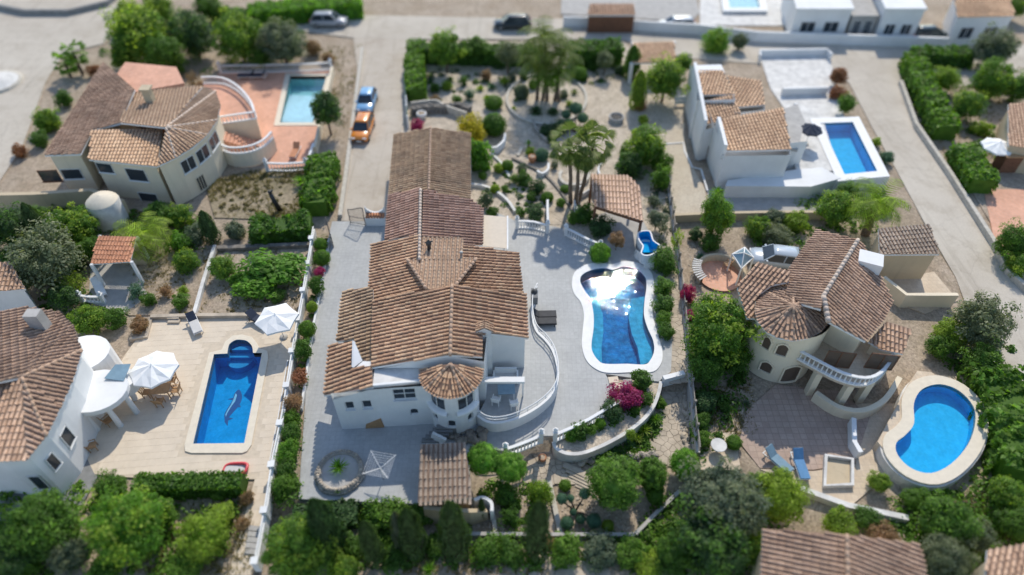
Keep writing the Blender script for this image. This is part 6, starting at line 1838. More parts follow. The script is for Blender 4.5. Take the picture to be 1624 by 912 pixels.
def arc_window(parent, c, r, a0, a1, v0, v1, fm='frame', gm='glass', n=6, arch=0.0):
    root = MB(); f = lambda a, rr, z: (c[0] + rr * math.cos(a), c[1] + rr * math.sin(a), z)
    a0, a1 = math.radians(a0), math.radians(a1)
    prof = lambda t: v1 - arch * (2 * t - 1) ** 2
    P = [(a0 + (a1 - a0) * k / n, prof(k / n)) for k in range(n + 1)]
    for (a, za), (b, zb) in zip(P, P[1:]):
        root.bar(f(a, r + .05, za), f(b, r + .05, zb), 0.12, 0.1); root.bar(f(a, r + .06, v0), f(b, r + .06, v0), 0.16, 0.1)
    for a, za in (P[0], P[-1]): root.bar(f(a, r + .05, v0), f(a, r + .05, za), 0.11, 0.1)
    fr = root.build('window', M[fm], parent)
    g = MB()
    for (a, za), (b, zb) in zip(P, P[1:]): g.add([f(a, r + .03, v0), f(b, r + .03, v0), f(b, r + .03, zb), f(a, r + .03, za)], [(0, 1, 2, 3)])
    g.build('pane', M[gm], fr); return fr

# ---------------- north west: cream house with a fan roof
EV = 4.6
nw = thing('cream_house', at(250, 290, 0), 'cream house with a fan shaped tan roof and terracotta pool deck beside the driveway', 'house')
rim_px = zz(Z1, [(655,690),(730,655),(800,612),(860,560),(900,500),(915,440),(895,380),(840,360)])
ap = at(*Z1(690, 530), EV + 1.3)
rim = [at(x, y, EV) for x, y in rim_px]
fan_roof(nw, ap, rim, 'roof_tan')
for p in (rim[1], rim[3], rim[4], rim[6]): ridge(nw, ap, p, 'ridge_white', 0.1)
c_nw = (ap.x - 0.2, ap.y - 0.2)
wallp = [(c_nw[0] + (p.x - c_nw[0]) * 0.93, c_nw[1] + (p.y - c_nw[1]) * 0.93) for p in rim]
block(nw, wallp + [(c_nw[0] - 1, c_nw[1] + 4)], 0, EV, 'cream', 'round_wall')
R_nw = sum((Vector(p) - Vector(c_nw)).length for p in wallp[1:5]) / 4
# chunky window band and the arched opening of the round wall
def on_walls(px0, px1, z0, z1, n, arch, cols=1):
    pts = [Vector((*wallp[k], 0)) for k in range(len(wallp))]
    return pts
for k in range(1, 4):
    p, q = Vector((*wallp[k], 0)), Vector((*wallp[k + 1], 0))
    f_, L_ = flat_wall(p, q); window(nw, f_, [L_ * 0.08, L_ * 0.92, 2.6, 3.9], 2, 1, depth=-0.04, gm='glass')
p, q = Vector((*wallp[1], 0)), Vector((*wallp[2], 0)); f_, L_ = flat_wall(p, q)
window(nw, f_, [L_ * 0.55, L_ * 1.05, 0.2, 1.7], 3, 1, depth=-0.05, fm='cream', sill=False, name='arched_door')
# the other slopes
roof(nw, [(*Z1(191/.3818,195/.3818), EV+1.0), (*Z1(690,530), EV+1.3), (*Z1(770,362), EV+0.2)], zz(Z1, [(500,510),(540,385),(770,362),(840,360),(690,530)]), 'roof_tan', base='roof_base_tan', sp=0.3)
lowr = zz(Z1, [(378,540),(672,536),(655,692),(368,662)])
roof(nw, [(*lowr[0], EV+0.5), (*lowr[1], EV+0.5), (*lowr[2], EV-0.5)], lowr, 'roof_tan', base='roof_base_tan', sp=0.3)
bigr = zz(Z1, [(185,645),(430,258),(560,372),(500,512),(385,540),(335,640)])
roof(nw, [(*bigr[1], EV+0.8), (*bigr[2], EV+1.0), (*bigr[0], EV-0.6)], bigr, 'roof_brown', base='roof_base_tan', sp=0.3, flow=(-1, -0.3, 0))
topr = zz(Z1, [(450,358),(520,258),(732,278),(765,345),(545,385)])
tp_ = foot(topr, EV + 0.3); mb = MB(); mb.prism(tp_, 0, EV + 0.3); mb.build('flat_roof', M['terracotta_floor'], nw)
block(nw, foot(lowr, EV - 0.4, -0.25), 0, EV - 0.5, 'cream'); block(nw, foot(bigr, EV - 0.5, -0.25), 0, EV - 0.6, 'cream')
fl = foot(lowr, EV - 0.4, -0.25)
fl = sorted(fl, key=lambda p: p[1])[:2]; fl.sort()
px_window(nw, fl[0], fl[1], *Z1(540, 705), *Z1(598, 748)); px_window(nw, fl[0], fl[1], *Z1(415, 680), *Z1(460, 715)); px_window(nw, fl[0], fl[1], *Z1(590, 805), *Z1(648, 838))
bb_ = foot(bigr, EV - 0.5, -0.25); bb_ = sorted(bb_, key=lambda p: p[1])[:2]; bb_.sort()
px_window(nw, bb_[0], bb_[1], *Z1(270, 700), *Z1(330, 745)); px_window(nw, bb_[0], bb_[1], *Z1(180, 705), *Z1(235, 755), fm='wood')
pc = at(*Z1(622, 408), EV + 0.9); mb = MB(); mb.box(pc + Vector((0, 0, 0.3)), (0.7, 0.7, 1.4)); mb.box(pc + Vector((0, 0, 1.05)), (0.95, 0.95, 0.15)); mb.build('chimney', M['tan_wall'], nw)
# upper round terrace, stair and outer walls
ut = spline([at2(*Z1(x, y), 2.2) for x, y in [(845,350),(930,352),(1000,390),(1050,450),(1065,495)]], False, 3)
utp = ut + [at2(*Z1(925, 520), 2.2), (c_nw[0] + 1, c_nw[1] + 1)]
mb = MB(); mb.prism(utp, 0, 2.2); mb.mi = 1; mb.add([(*p, 2.21) for p in ccw(utp)], [tuple(range(len(utp)))]); mb.build('upper_terrace', [M['cream'], M['terracotta_floor']], nw)
br = empty_part('terrace_balustrade', nw)
balustrade([(*p, 2.21) for p in ut] + [(*at2(*Z1(925, 515), 2.2), 2.21)], 2.21, 0.85, '', parent=nw, posts='none', step=0.34)
bpy.data.objects.remove(br)
sw = spline([at2(*Z1(x, y), 1.4) for x, y in [(905,615),(960,640),(1040,635),(1100,610),(1135,575)]], False, 3)
swt = thing('curved_stair', (*sw[0], 0), 'curved cream stair with white balusters leading down to the terracotta deck', 'stairs')
mb = MB(); mb.ribbon(sw, 0.2, 0, 1.45); mb.build('stair_wall', M['cream'], swt)
balustrade([(*p, 1.45) for p in sw], 1.45, 0.75, '', parent=swt, posts='none', step=0.34)
for k in range(8):
    a = at(*Z1(925 + 16 * k, 565 + 4 * k), 2.0 - 0.2 * k); mb = MB(); mb.box((a.x, a.y, (2.0 - .22 * k) / 2), (0.6, 1.5, 2.0 - 0.22 * k), 0.15); mb.build('step', M['terracotta_floor'], swt)
pool('turquoise rectangular pool on the terracotta deck beside the cream house', nw_pool, offset(nw_pool, 0.55), 0.02, 1.2, 'pool_aqua', 'coping')
pp_ = [w for w in bpy.data.objects if w.get('label', '').startswith('turquoise rect')][0]
mb = MB(); mb.prism(px_poly([(459,150),(508,152),(497,194),(446,193)], -0.3), -1.1, -0.35); mb.build('shallow_floor', M['pool_pale'], pp_)
balustrade([at(x, y, 0.02) for x, y in [(351,116),(400,115),(450,114),(490,113),(526,111)]], 0.02, 0.95, 'long white balustrade along the top of the terracotta deck', posts='ends', step=0.36)
balustrade([at(x, y, 0.02) for x, y in [(425,271),(455,272),(488,270)]], 0.02, 0.95, 'short white balustrade at the bottom of the terracotta deck', posts='ends', step=0.3)
balustrade([at(x, y, 0.02) for x, y in [(500,240),(494,258),(489,270)]], 0.02, 0.95, 'short white balustrade at the corner of the terracotta deck below the dark tree', posts='none', step=0.3)
wall_thing('deck_wall', px_poly([(528,112),(514,175),(500,240)], 0.4), 0.25, -0.2, 0.9, 'cream', 'cream wall along the right side of the terracotta deck', 'wall')
for i, (x, y, t) in enumerate([(392,124,'dark sun lounger left of the pair under the deck balustrade'),(410,124,'dark sun lounger right of the pair under the deck balustrade')]):
    lounger(at(x, y, 0.03), 0.05, t, 'frame', 'navy')
lounger(at(469, 245, 0.03), 1.5, 'white framed red striped lounger on the terracotta deck', 'frame', 'terracotta')
tw = thing('water_tower', at(178, 345, 0), 'round white tower with a shallow domed top beside the yellow wall', 'tower')
b = at(180, 352, 0); mb = MB(); mb.lathe([(1.35, 0), (1.35, 2.3), (1.2, 2.45)], 22, b); mb.build('tower_wall', M['white_old'], tw)
mb = MB(); mb.lathe([(1.3, 2.4), (0.9, 2.75), (0.0, 2.95)], 22, b); mb.build('dome', M['coping'], tw)
wall_thing('yellow_wall', px_poly([(-40,320),(60,318),(150,312),(200,330)], 1.0), 0.4, -0.2, 1.8, 'tan_wall', 'long yellowish wall below the cream house at the edge of the picture', 'wall')
st_ = thing('tree_stump', at(441, 333, 0.02), 'bare black tree stump standing on the dry ground', 'stump')
b = at(444, 334, 0.02); mb = MB(); mb.tube([b, b + Vector((-.25, 0, 1.1)), b + Vector((-.45, .1, 2.1))], [0.24, 0.2, 0.16], 8); mb.tube([b + Vector((-.4, 0, 1.9)), b + Vector((-.1, 0, 2.3))], [0.12, 0.07], 6); mb.build('trunk', M['trim_black'], st_)
# ---------------- west: white house with round tan roofs
ws = thing('white_round_house', at(60, 690, 0), 'white rounded house with tan tile roofs beside the left patio', 'house')
EW = 4.6
r1 = zz(Z3, [(-60,-60),(20,-150),(110,-95),(255,-150),(300,-95),(335,-20),(318,60),(280,150),(215,290),(150,380),(100,440),(-60,440)])
cr_ = at(*Z3(90, 100), EW + 1.3)
rim = [at(x, y, EW) for x, y in zz(Z3, [(-20,445),(110,440),(190,340),(250,220),(300,110),(335,-10),(300,-110),(240,-170)])]
fan_roof(ws, cr_, rim, 'roof_brown', sp=0.3)
for p in (rim[2], rim[5]): ridge(ws, cr_, p, 'ridge', 0.12)
roof(ws, [(*Z3(90,100), EW+1.3), (*Z3(240,-170), EW), (*Z3(20,-200), EW+0.9)], zz(Z3, [(90,100),(240,-170),(100,-190),(-60,-160),(-60,130)]), 'roof_brown', base='roof_base_tan', sp=0.3)
roof(ws, [(*Z3(90,100), EW+1.3), (*Z3(-20,445), EW), (*Z3(-80,130), EW+1.2)], zz(Z3, [(90,100),(-20,445),(-120,440),(-80,130)]), 'roof_brown', base='roof_base_tan', sp=0.3)
wp_ = [(cr_.x + (p.x - cr_.x) * .94, cr_.y + (p.y - cr_.y) * .94) for p in rim]
block(ws, wp_ + [(cr_.x - 5, cr_.y + 3), (cr_.x - 6, cr_.y - 4)], 0, EW, 'white', 'round_wall')
for k, (u0, u1, v0, v1) in enumerate([(0.3, 0.7, 2.0, 3.3), (0.25, 0.7, 2.0, 3.4), (0.3, 0.75, 0.8, 2.4)]):
    f_, L_ = flat_wall(Vector(wp_[k + 1]), Vector(wp_[k + 2])) if k < 2 else flat_wall(Vector(wp_[0]), Vector(wp_[1]))
    window(ws, f_, [L_ * u0, L_ * u1, v0, v1], 1, 1, depth=-0.05)
pc = at(63, 513, EW + 0.8); mb = MB(); mb.box(pc + Vector((0, 0, .3)), (0.9, 0.7, 1.5)); mb.build('chimney', M['concrete'], ws)
# porch with white arches
def arch_band(parent, path, z0, z1, n, mat='white', name='arcade'):
    P = [Vector(p) for p in path]; f_, L_ = flat_wall(P[0], P[1]); mb = MB()
    w = L_ / n; ops = [[w * k + w * .14, w * k + w * .86, z0, z1 - 0.45, True] for k in range(n)]
    wall_open(mb, f_, L_, z0, z1, ops, depth=0.3); mb.prism([(P[0].x, P[0].y + .3), (P[1].x, P[1].y + .3), (P[1].x, P[1].y + .02), (P[0].x, P[0].y + .02)], z1 - 0.25, z1); return mb.build(name, M[mat], parent)
pr0, pr1 = at2(125, 655, 0), at2(165, 640, 0)
pch = thing('round_porch', at(150, 640, 0), 'white round porch with a blue canopy between the house and the left parasol', 'porch')
pcx = at(152, 620, 2.4); mb = MB(); mb.prism([(pcx.x + 2.0 * math.cos(a), pcx.y + 1.7 * math.sin(a)) for a in np.linspace(0, 2 * PI, 24)[:-1]], 2.05, 2.45, bottom=True); mb.build('roof_ring', M['white'], pch)
for k in range(5):
    a = -2.6 + k * 0.85; mb = MB(); mb.lathe([(0.2, 0), (0.16, 2.05)], 10, (pcx.x + 1.75 * math.cos(a), pcx.y + 1.45 * math.sin(a), 0)); mb.build('column', M['white'], pch)
cx2 = at(186, 600, 2.2); mb = MB(); mb.prism([(cx2.x + 1.15 * math.cos(a), cx2.y + .95 * math.sin(a)) for a in np.linspace(0, 2 * PI, 20)[:-1]], 1.2, 2.1, bottom=True); mb.build('side_tub', M['white'], pch)
q = [at(165, 600, 2.6), at(183, 578, 2.7), at(207, 577, 2.6), at(196, 604, 2.5)]
mb = MB(); mb.add(q + [p - Vector((0, 0, .05)) for p in q], [(0, 1, 2, 3), (7, 6, 5, 4)] + [(i, 4 + i, 4 + (i + 1) % 4, (i + 1) % 4) for i in range(4)]); mb.build('canopy', M['glass_blue'], pch)
p0_ = at(130, 560, 2.4); mb = MB(); mb.prism([(p0_.x + 1.8 * math.cos(a), p0_.y + 1.6 * math.sin(a)) for a in np.linspace(0, 2 * PI, 22)[:-1]], 0, 2.4); mb.build('wing', M['white'], pch)
# left patio: pavers, pool, parasols
patio_poly = px_poly(patio_px, 0.02)
hole = offset(left_pool, 0.75)
V = []; F = []
ang = math.atan2(px_poly([(462,580)], 0)[0][1] - px_poly([(432,752)], 0)[0][1], px_poly([(462,580)], 0)[0][0] - px_poly([(432,752)], 0)[0][0]) - PI / 2
ca, sa = math.cos(ang), math.sin(ang)
cen = np.array(patio_poly).mean(0)
r2 = np.random.default_rng(5)
for i in range(-32, 33):
    for j in range(-36, 37):
        u, v = i * 0.5 + (0.25 if j % 2 else 0), j * 0.5
        x, y = cen[0] + u * ca - v * sa, cen[1] + u * sa + v * ca
        cs = [(x + (a * ca - b * sa) * 0.245, y + (a * sa + b * ca) * 0.245) for a, b in ((-1, -1), (1, -1), (1, 1), (-1, 1))]
        A = np.array(cs)
        if not inside(A[:, 0], A[:, 1], patio_poly).all() or inside(A[:, 0], A[:, 1], hole).any(): continue
        z = 0.028 + r2.normal(0, 0.001); k = len(V); V += [(*c, z) for c in cs] + [(*c, 0.0) for c in cs]
        F += [(k, k + 1, k + 2, k + 3)] + [(k + q, k + 4 + q, k + 4 + (q + 1) % 4, k + (q + 1) % 4) for q in range(4)]
mb = MB(); mb.add(V, F); mb.build('patio_pavers', M['paver'], None, kind='stuff')
co = px_poly([(332,560),(352,555),(357,543),(369,533),(384,531),(400,535),(408,545),(412,553),(424,557),(426,566),(399,706),(392,716),(384,719),(304,719),(294,716),(293,706),(330,568)], 0.05)
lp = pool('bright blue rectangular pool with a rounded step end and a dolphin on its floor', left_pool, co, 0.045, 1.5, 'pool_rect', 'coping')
# roman steps
for k, (yy, zt) in enumerate([(545, -0.25), (557, -0.55), (568, -0.85)]):
    c0 = at(382, 566, zt); R_ = 1.05
    pts = [(c0.x + R_ * math.cos(a), c0.y + R_ * 1.0 * math.sin(a)) for a in np.linspace(0, 2 * PI, 28)[:-1]]
    lim = at(382, yy + 10, zt).y if k < 2 else -1e9
    pts = [(x, max(y, lim)) for x, y in pts]
    mb = MB(); mb.prism([(c0.x + (x - c0.x) * (1 - .01 * k), y) for x, y in pts], -1.5, zt); mb.build('pool_step', M['pool_step'], lp)
# dolphin mosaic laid on the pool floor
zf = -1.5 + 0.045 + 0.012
def dz(x, y): return at(*Z3(x, y), zf)
body = spline([Z3(*p) for p in [(983,150),(992,165),(994,185),(985,210),(968,232),(950,252),(938,268),(930,285),(924,278),(922,255),(930,235),(945,212),(957,190),(962,170),(972,155)]], True, 3)
dol = empty_part('dolphin_mosaic', lp)
mb = MB(); pts = [at(x, y, zf) for x, y in body]; n = len(pts); mb.add([*pts, *[p - Vector((0, 0, .01)) for p in pts]], [tuple(range(n))] + [(i, n + i, n + (i + 1) % n, (i + 1) % n) for i in range(n)]); mb.build('body', M['dolphin'], dol)
for nm, q, mt in [('fin', [(962,182),(935,190),(958,192)], 'dolphin'), ('fin', [(982,208),(990,222),(970,222)], 'dolphin'), ('tail', [(930,262),(958,268),(938,276),(935,300),(922,280)], 'dolphin'),
                  ('belly', [(968,165),(974,172),(966,198),(950,220),(934,246),(928,262),(926,252),(936,232),(950,210),(960,188)], 'dolphin_belly')]:
    mb = MB(); zq = zf + (0.006 if nm == 'belly' else 0.003); pts = [at(*Z3(*p), zq) for p in q]; n = len(pts); mb.add(pts, [tuple(range(n))]); mb.build(nm, M[mt], dol)
up = lambda x, y, h: at(x, y, h)
q = up(437, 500, 2.5); parasol((q.x, q.y, 0.03), 1.55, 2.6, 'white parasol with six panels beside the boundary wall', sides=6)
q = up(241, 580, 2.5); parasol((q.x, q.y, 0.03), 1.6, 2.6, 'white parasol with eight panels over the patio dining table')
q2 = at(238, 632, 0.7); table((q.x + 0.1, q.y - 0.6, 0.035), 0.1, 1.3, 0.9, 'wooden dining table in the shade of the left parasol', 'wood_tan', 'wood_tan')
for k, (dx, dy, rz, t) in enumerate([(1.05, -0.5, PI, 'tan patio chair at the right end of the dining table'), (-0.9, -0.7, 0, 'tan patio chair at the left end of the dining table'), (0.25, -1.45, PI / 2, 'tan patio chair on the near side of the dining table'), (0.5, 0.35, -PI / 2, 'tan patio chair on the far side of the dining table')]):
    chair((q.x + dx, q.y + dy, 0.035), rz, t, 'wood_tan')
for x, y, rz, t in [(182,635,0.6,'tan rattan chair in front of the round porch'),(176,672,1.0,'tan rattan chair beside the pot near the white house'),(150,712,0.4,'tan rattan chair against the white house wall')]:
    chair(at(x, y, 0.035), rz, t, 'wood_tan')
lounger(at(311, 519, 0.035), 2.15, 'white sun lounger with a dark towel at its head on the patio', 'frame', 'fabric_pale', 'navy')
lounger(at(412, 511, 0.035), 2.6, 'dark deck chair in the shade behind the six panel parasol', 'iron', 'navy')
fr_ = at(374, 745, 0.05); fo = thing('pool_float', fr_, 'pink red inflatable pool frame lying by the clipped hedge', 'pool toy')
mb = MB(); pts = [(fr_.x + 0.75 * math.copysign(abs(math.cos(a)) ** .6, math.cos(a)), fr_.y + 0.4 * math.copysign(abs(math.sin(a)) ** .6, math.sin(a)), 0.14 + .1 * math.cos(a)) for a in np.linspace(0, 2 * PI, 25)]; mb.tube(pts, 0.1, 8, False); mb.build('tube', M['red'], fo)
mb = MB(); mb.prism([(p[0], p[1]) for p in pts[:-1]], 0.09, 0.11); mb.build('net', M['fabric_pale'], fo)
wall_thing('patio_wall', px_poly([(240,504),(310,502),(400,501),(474,500)], 0.1), 0.3, -0.1, 0.32, 'path_stone', 'low stone wall along the top of the left patio', 'wall')
wall_thing('patio_kerb', px_poly([(240,504),(232,535),(206,538)], 0.1), 0.25, -0.1, 0.2, 'path_stone', 'short stone kerb round the dry flower bed at the patio corner', 'kerb')
ps = thing('patio_steps', at(276, 508, 0), 'two small stone steps in the patio top wall', 'steps')
for k in range(2):
    a = at(276, 510 - 5 * k, 0.1); mb = MB(); mb.box((a.x, a.y, .09 + .1 * k), (0.9, 0.3, .16), 0); mb.build('step', M['path_stone'], ps)
wall_thing('garden_wall', px_poly([(342,392),(325,445),(309,501)], 0.1), 0.28, -0.1, 0.38, 'white_old', 'long pale diagonal wall left of the big fig tree', 'wall')
wall_thing('stone_edging', px_poly([(346,396),(400,394),(450,392),(492,390)], 0.1), 0.4, -0.1, 0.4, 'stone_dark', 'dark stone wall behind the big fig tree under the hedge', 'wall')
ss = thing('walkway_steps', at(405, 850, 0), 'pale stone steps going down the narrow walkway by the boundary wall', 'steps')
for k in range(5):
    a = at(408 - 1.5 * k, 840 + 9 * k, 0.0); mb = MB(); mb.box((a.x, a.y, 0.12 - .015 * k), (0.95, 0.3, 0.12), -.1); mb.build('step', M['concrete'], ss)
# orange roofed shelter
shl = thing('garden_shelter', at(180, 440, 0), 'small open shelter with an orange tile roof beside the feathery palm', 'shelter')
orp = zz(Z2, [(470,222),(650,228),(622,345),(430,358)])
roof(shl, [(*orp[0], 3.0), (*orp[1], 3.0), (*orp[2], 2.4)], orp, 'roof_orange', base='roof_orange', sp=0.26, thick=0.1)
for x, y in orp:
    t = at(x, y, 2.5); mb = MB(); mb.box((t.x, t.y + .1, 1.2), (0.2, 0.2, 2.4)); mb.build('post', M['white'], shl)
mb = MB(); a, b = at(156, 376, 2.9), at(212, 378, 2.9); mb.bar((a.x, a.y, 1.2), (b.x, b.y, 1.2), 0.15, 2.4); mb.build('back_wall', M['tan_wall'], shl)
lounger(at(160, 462, 0.05), 2.2, 'white sun lounger on the blue grey patio below the orange roof', 'frame', 'fabric_white')
balustrade([at(x, y, 0.04) for x, y in [(132,478),(150,480),(166,480)]], 0.04, 0.7, 'little pale balustrade at the corner of the blue grey patio', posts='ends', step=0.3)

# ---------------- north east: white flat walled house with tan roofs
ne = thing('white_house', at(1180, 280, 0), 'white house with four tan roof slopes beside the raised blue pool', 'house')
EN = 4.2
for pp3, z in (([(280,290),(380,290),(432,388),(285,392)], EN + .6), ([(400,312),(540,332),(556,432),(440,442)], EN), ([(300,420),(420,388),(456,482),(315,512)], EN - .2), ([(372,490),(630,445),(662,617),(398,622)], EN)):
    P_ = zz(Z4, pp3)
    roof(ne, [(*P_[0], z), (*P_[1], z + 0.15), (*P_[2], z - 0.55)], P_, 'roof_tan', base='roof_base_tan', sp=0.32)
    fp_ = foot(P_, z, 0.12); tops = [z + 0.1] * 4
    block(ne, fp_, 0, z - 0.5, 'white')
P_ = zz(Z4, [(372,490),(398,622)]); a, b = at2(*P_[0], EN + .1), at2(*P_[1], EN - .3)
mb = MB(); mb.ribbon([(a[0] - .2, a[1]), (b[0] - .2, b[1])], 0.3, EN - 1.2, EN + .3); a2, b2 = at2(*Z4(268, 268), EN + .6), at2(*Z4(318, 512), EN - .2)
mb.ribbon([(a2[0] - .1, a2[1]), (b2[0] - .2, b2[1])], 0.3, 0, EN + .5, z1f=[EN + .9, EN + .2]); mb.build('parapet', M['white'], ne)
w0, w1 = at2(1133, 290, 0), at2(1262, 276, 0)
fN, LN = flat_wall(w0, w1)
mb = MB(); wall_open(mb, fN, LN, 0, EN - 0.55, []); mb.build('front_wall', M['white'], ne)
px_window(ne, w0, w1, *Z4(404, 675), *Z4(465, 718), cols=2); 
s0, s1 = at2(*Z4(232, 400), 0.0), at2(1133, 290, 0)
fS, LS = flat_wall((s0[0] - .3, s0[1]), s1)
mb = MB(); wall_open(mb, fS, LS, 0, EN - 0.4, []); mb.build('side_wall', M['white'], ne)
for x0, y0, x1, y1 in [(300,605,325,635),(265,470,275,505),(280,525,290,560),(248,405,258,440)]: px_window(ne, (s0[0] - .3, s0[1]), s1, *Z4(x0, y0), *Z4(x1, y1), fm='wood')
lowt = zz(Z4, [(392,768),(400,745),(680,700),(790,690),(870,735),(745,770)])
mb = MB(); mb.prism(foot(lowt, 1.3), 0, 1.3); mb.build('lower_terrace', M['white'], ne)
flat = zz(Z4, [(640,440),(690,420),(790,480),(860,700),(690,720),(662,617)]); mb = MB(); mb.prism(foot(flat, 1.2), 0, 1.19); mb.build('pool_terrace', M['white_old'], ne)
grey = zz(Z4, [(632,450),(690,430),(720,500),(690,620),(664,615)]); mb = MB(); mb.prism(foot(grey, 3.0), 2.8, 3.0, bottom=True); mb.build('porch_roof', M['concrete'], ne)
for x, y in [grey[1], grey[2], grey[3]]:
    t = at(x, y, 2.8); mb = MB(); mb.box((t.x - .15, t.y + .1, 2.0), (0.25, 0.25, 1.62)); mb.build('porch_post', M['white'], ne)
fr0 = zz(Z4, [(268,262),(375,258),(392,292),(280,290)]); mb = MB(); mb.prism(foot(fr0, EN + .8), 0, EN + .6); mb.build('stair_block', M['white'], ne)
rpo = offset(ne_pool, 0.9)
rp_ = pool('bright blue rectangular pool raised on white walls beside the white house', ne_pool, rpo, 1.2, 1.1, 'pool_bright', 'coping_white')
mb = MB(); mb.ribbon(offset(ne_pool, 0.85), 0.2, -0.2, 1.0, True); mb.build('outer_wall', M['white'], rp_)
q = at(*Z4(735, 560), 2.2); parasol((q.x, q.y, 1.2), 1.1, 2.2, 'dark blue parasol on the terrace of the raised pool', pm='navy')
wall_thing('court_wall', px_poly([(1205,92),(1204,84),(1310,82),(1318,90)], 0.5), 0.25, 0, 0.9, 'white', 'white wall round the pale court behind the white house', 'wall')
wall_thing('court_wall', px_poly([(1240,145),(1312,143)], 0.5), 0.3, 0, 0.9, 'white', 'white wall at the front of the pale court behind the white house', 'wall')
wall_thing('gravel_kerb', px_poly([(1056,228),(1084,226),(1086,240),(1098,265),(1112,268),(1122,302)], 0.1), 0.16, 0, 0.12, 'white', 'thin white kerb line round the pale gravel court', 'kerb')
wall_thing('garden_wall', px_poly([(1066,346),(1130,343),(1230,341),(1310,341)], 0.4), 0.3, -.2, 0.8, 'tan_wall', 'tan wall with a railing below the gravel court', 'wall')
for x, y, t in [(1168,305,'terracotta'),(1192,307,'concrete'),(1220,307,'terracotta')]: pot(x, y, 0.35, 0.6, t, {1168:'terracotta pot against the white house leftmost of the row of three',1192:'grey pot in the middle of the row by the white house',1220:'terracotta pot at the right of the row by the white house'}[x], 0.02)
bench = thing('white_bench', at(1081, 168, 0.03), 'white iron bench in the shade under the large leafy tree', 'bench')
b = at(1081, 168, 0.03); mb = MB(); mb.box((b.x, b.y, .45), (1.6, .5, .06)); mb.build('seat', M['frame'], bench); mb = MB(); mb.box((b.x, b.y + .3, .75), (1.6, .06, .5)); mb.build('backrest', M['frame'], bench)
for sx in (-.7, .7):
    mb = MB(); mb.box((b.x + sx, b.y, .21), (.07, .45, .42)); mb.build('leg', M['frame'], bench)
# roofed shelter at the garden corner
ts = thing('tiled_shelter', at(1036, 110, 0), 'small roofed shelter with tan tiles at the upper garden corner', 'shelter')
P_ = [(1004,68),(1069,66),(1072,98),(1002,100)]
roof(ts, [(*P_[0], 2.9), (*P_[1], 2.9), (*P_[2], 2.4)], P_, 'roof_tan', base='roof_base_tan', sp=0.32)
for x, y in P_:
    t = at(x, y, 2.4); mb = MB(); mb.box((t.x, t.y, 1.2), (0.35, 0.35, 2.4)); mb.build('post', M['white'], ts)

# ---------------- east: cream house with a round conical roof
eh = thing('round_tower_house', at(1260, 600, 0), 'cream house with a brown cone roof and arched balconies beside the kidney pool', 'house')
EE = 4.9
ap = at(*Z5(565, 585), EE + 1.2)
rim = [at(*Z5(565 + 172 * math.cos(a), 605 + 135 * math.sin(a)), EE) for a in np.linspace(0, 2 * PI, 17)]
rim = [p if 605 + 135 * math.sin(a) > 600 else p - Vector((0, 0, 0.25)) for p, a in zip(rim, np.linspace(0, 2 * PI, 17))]
fan_roof(eh, ap, rim, 'roof_brown', sp=0.27)
for k in range(0, 16, 2): ridge(eh, ap, rim[k], 'ridge', 0.09)
rr_ = sum((p - Vector((ap.x, ap.y, p.z))).length for p in rim[:-1]) / 16 * 0.9
ec = (sum(p.x for p in rim[:-1]) / 16, sum(p.y for p in rim[:-1]) / 16)
mb = MB(); mb.lathe([(rr_, 0), (rr_, EE)], 36, (*ec, 0)); mb.build('tower_wall', M['cream'], eh)
for a0, a1, v0, v1 in [(238, 256, 2.9, 4.1), (215, 230, 2.9, 4.1), (226, 246, 0.8, 1.9), (262, 290, 0.2, 2.0)]:
    arc_window(eh, ec, rr_, a0, a1, v0, v1, fm='cream', gm='frame_dark', arch=0.35)
rp1 = zz(Z5, [(672,240),(857,285),(700,540),(690,600),(600,575),(540,530),(540,428)])
roof(eh, [(*Z5(857,285), EE+1.6), (*Z5(700,540), EE+1.6), (*Z5(672,240), EE+0.1)], rp1, 'roof_brown', base='roof_base_tan', sp=0.28)
rp2 = zz(Z5, [(857,285),(905,340),(1012,560),(975,640),(890,745),(722,655),(700,540)])
roof(eh, [(*Z5(857,285), EE+1.6), (*Z5(700,540), EE+1.6), (*Z5(1000,590), EE-0.1)], rp2, 'roof_brown', base='roof_base_tan', sp=0.28)
ridge(eh, at(*Z5(857, 285), EE + 1.65), at(*Z5(700, 540), EE + 1.65), 'ridge_white', 0.15)
ridge(eh, at(*Z5(700, 540), EE + 1.65), at(*Z5(722, 655), EE + 1.3), 'ridge_white', 0.2)
rp3 = zz(Z5, [(400,386),(548,428),(545,475),(470,490),(400,540),(385,600),(395,640),(355,640),(312,500)])
roof(eh, [(*Z5(400,386), EE+.7), (*Z5(548,428), EE+.8), (*Z5(355,640), EE-.6)], rp3, 'roof_brown', base='roof_base_tan', sp=0.28, flow=(-1, -1, 0))
block(eh, foot(zz(Z5, [(672,240),(857,285),(700,540),(640,600),(545,470),(540,428)]), EE, -0.3), 0, EE, 'cream')
block(eh, foot(zz(Z5, [(857,285),(905,340),(1012,560),(975,640),(890,745),(722,655),(700,540)]), EE, -0.35), 0, EE - 0.25, 'cream')
block(eh, foot(zz(Z5, [(400,386),(548,428),(545,500),(400,600),(355,640),(312,500)]), EE - .2, -0.3), 0, EE - .6, 'cream')
rp4 = zz(Z5, [(985,655),(1100,690),(1060,800),(960,780),(905,745)])
roof(eh, [(*rp4[0], EE-.3), (*rp4[1], EE-.4), (*rp4[2], EE-1.1)], rp4, 'roof_brown', base='roof_base_tan', sp=0.28); block(eh, foot(rp4, EE - 1, -0.2), 0, EE - 1.1, 'cream')
sk = at(*Z5(905, 390), EE + 1.0); mb = MB(); mb.box(sk, (1.6, 1.3, 1.0), -0.4); mb.build('roof_box', M['white'], eh)
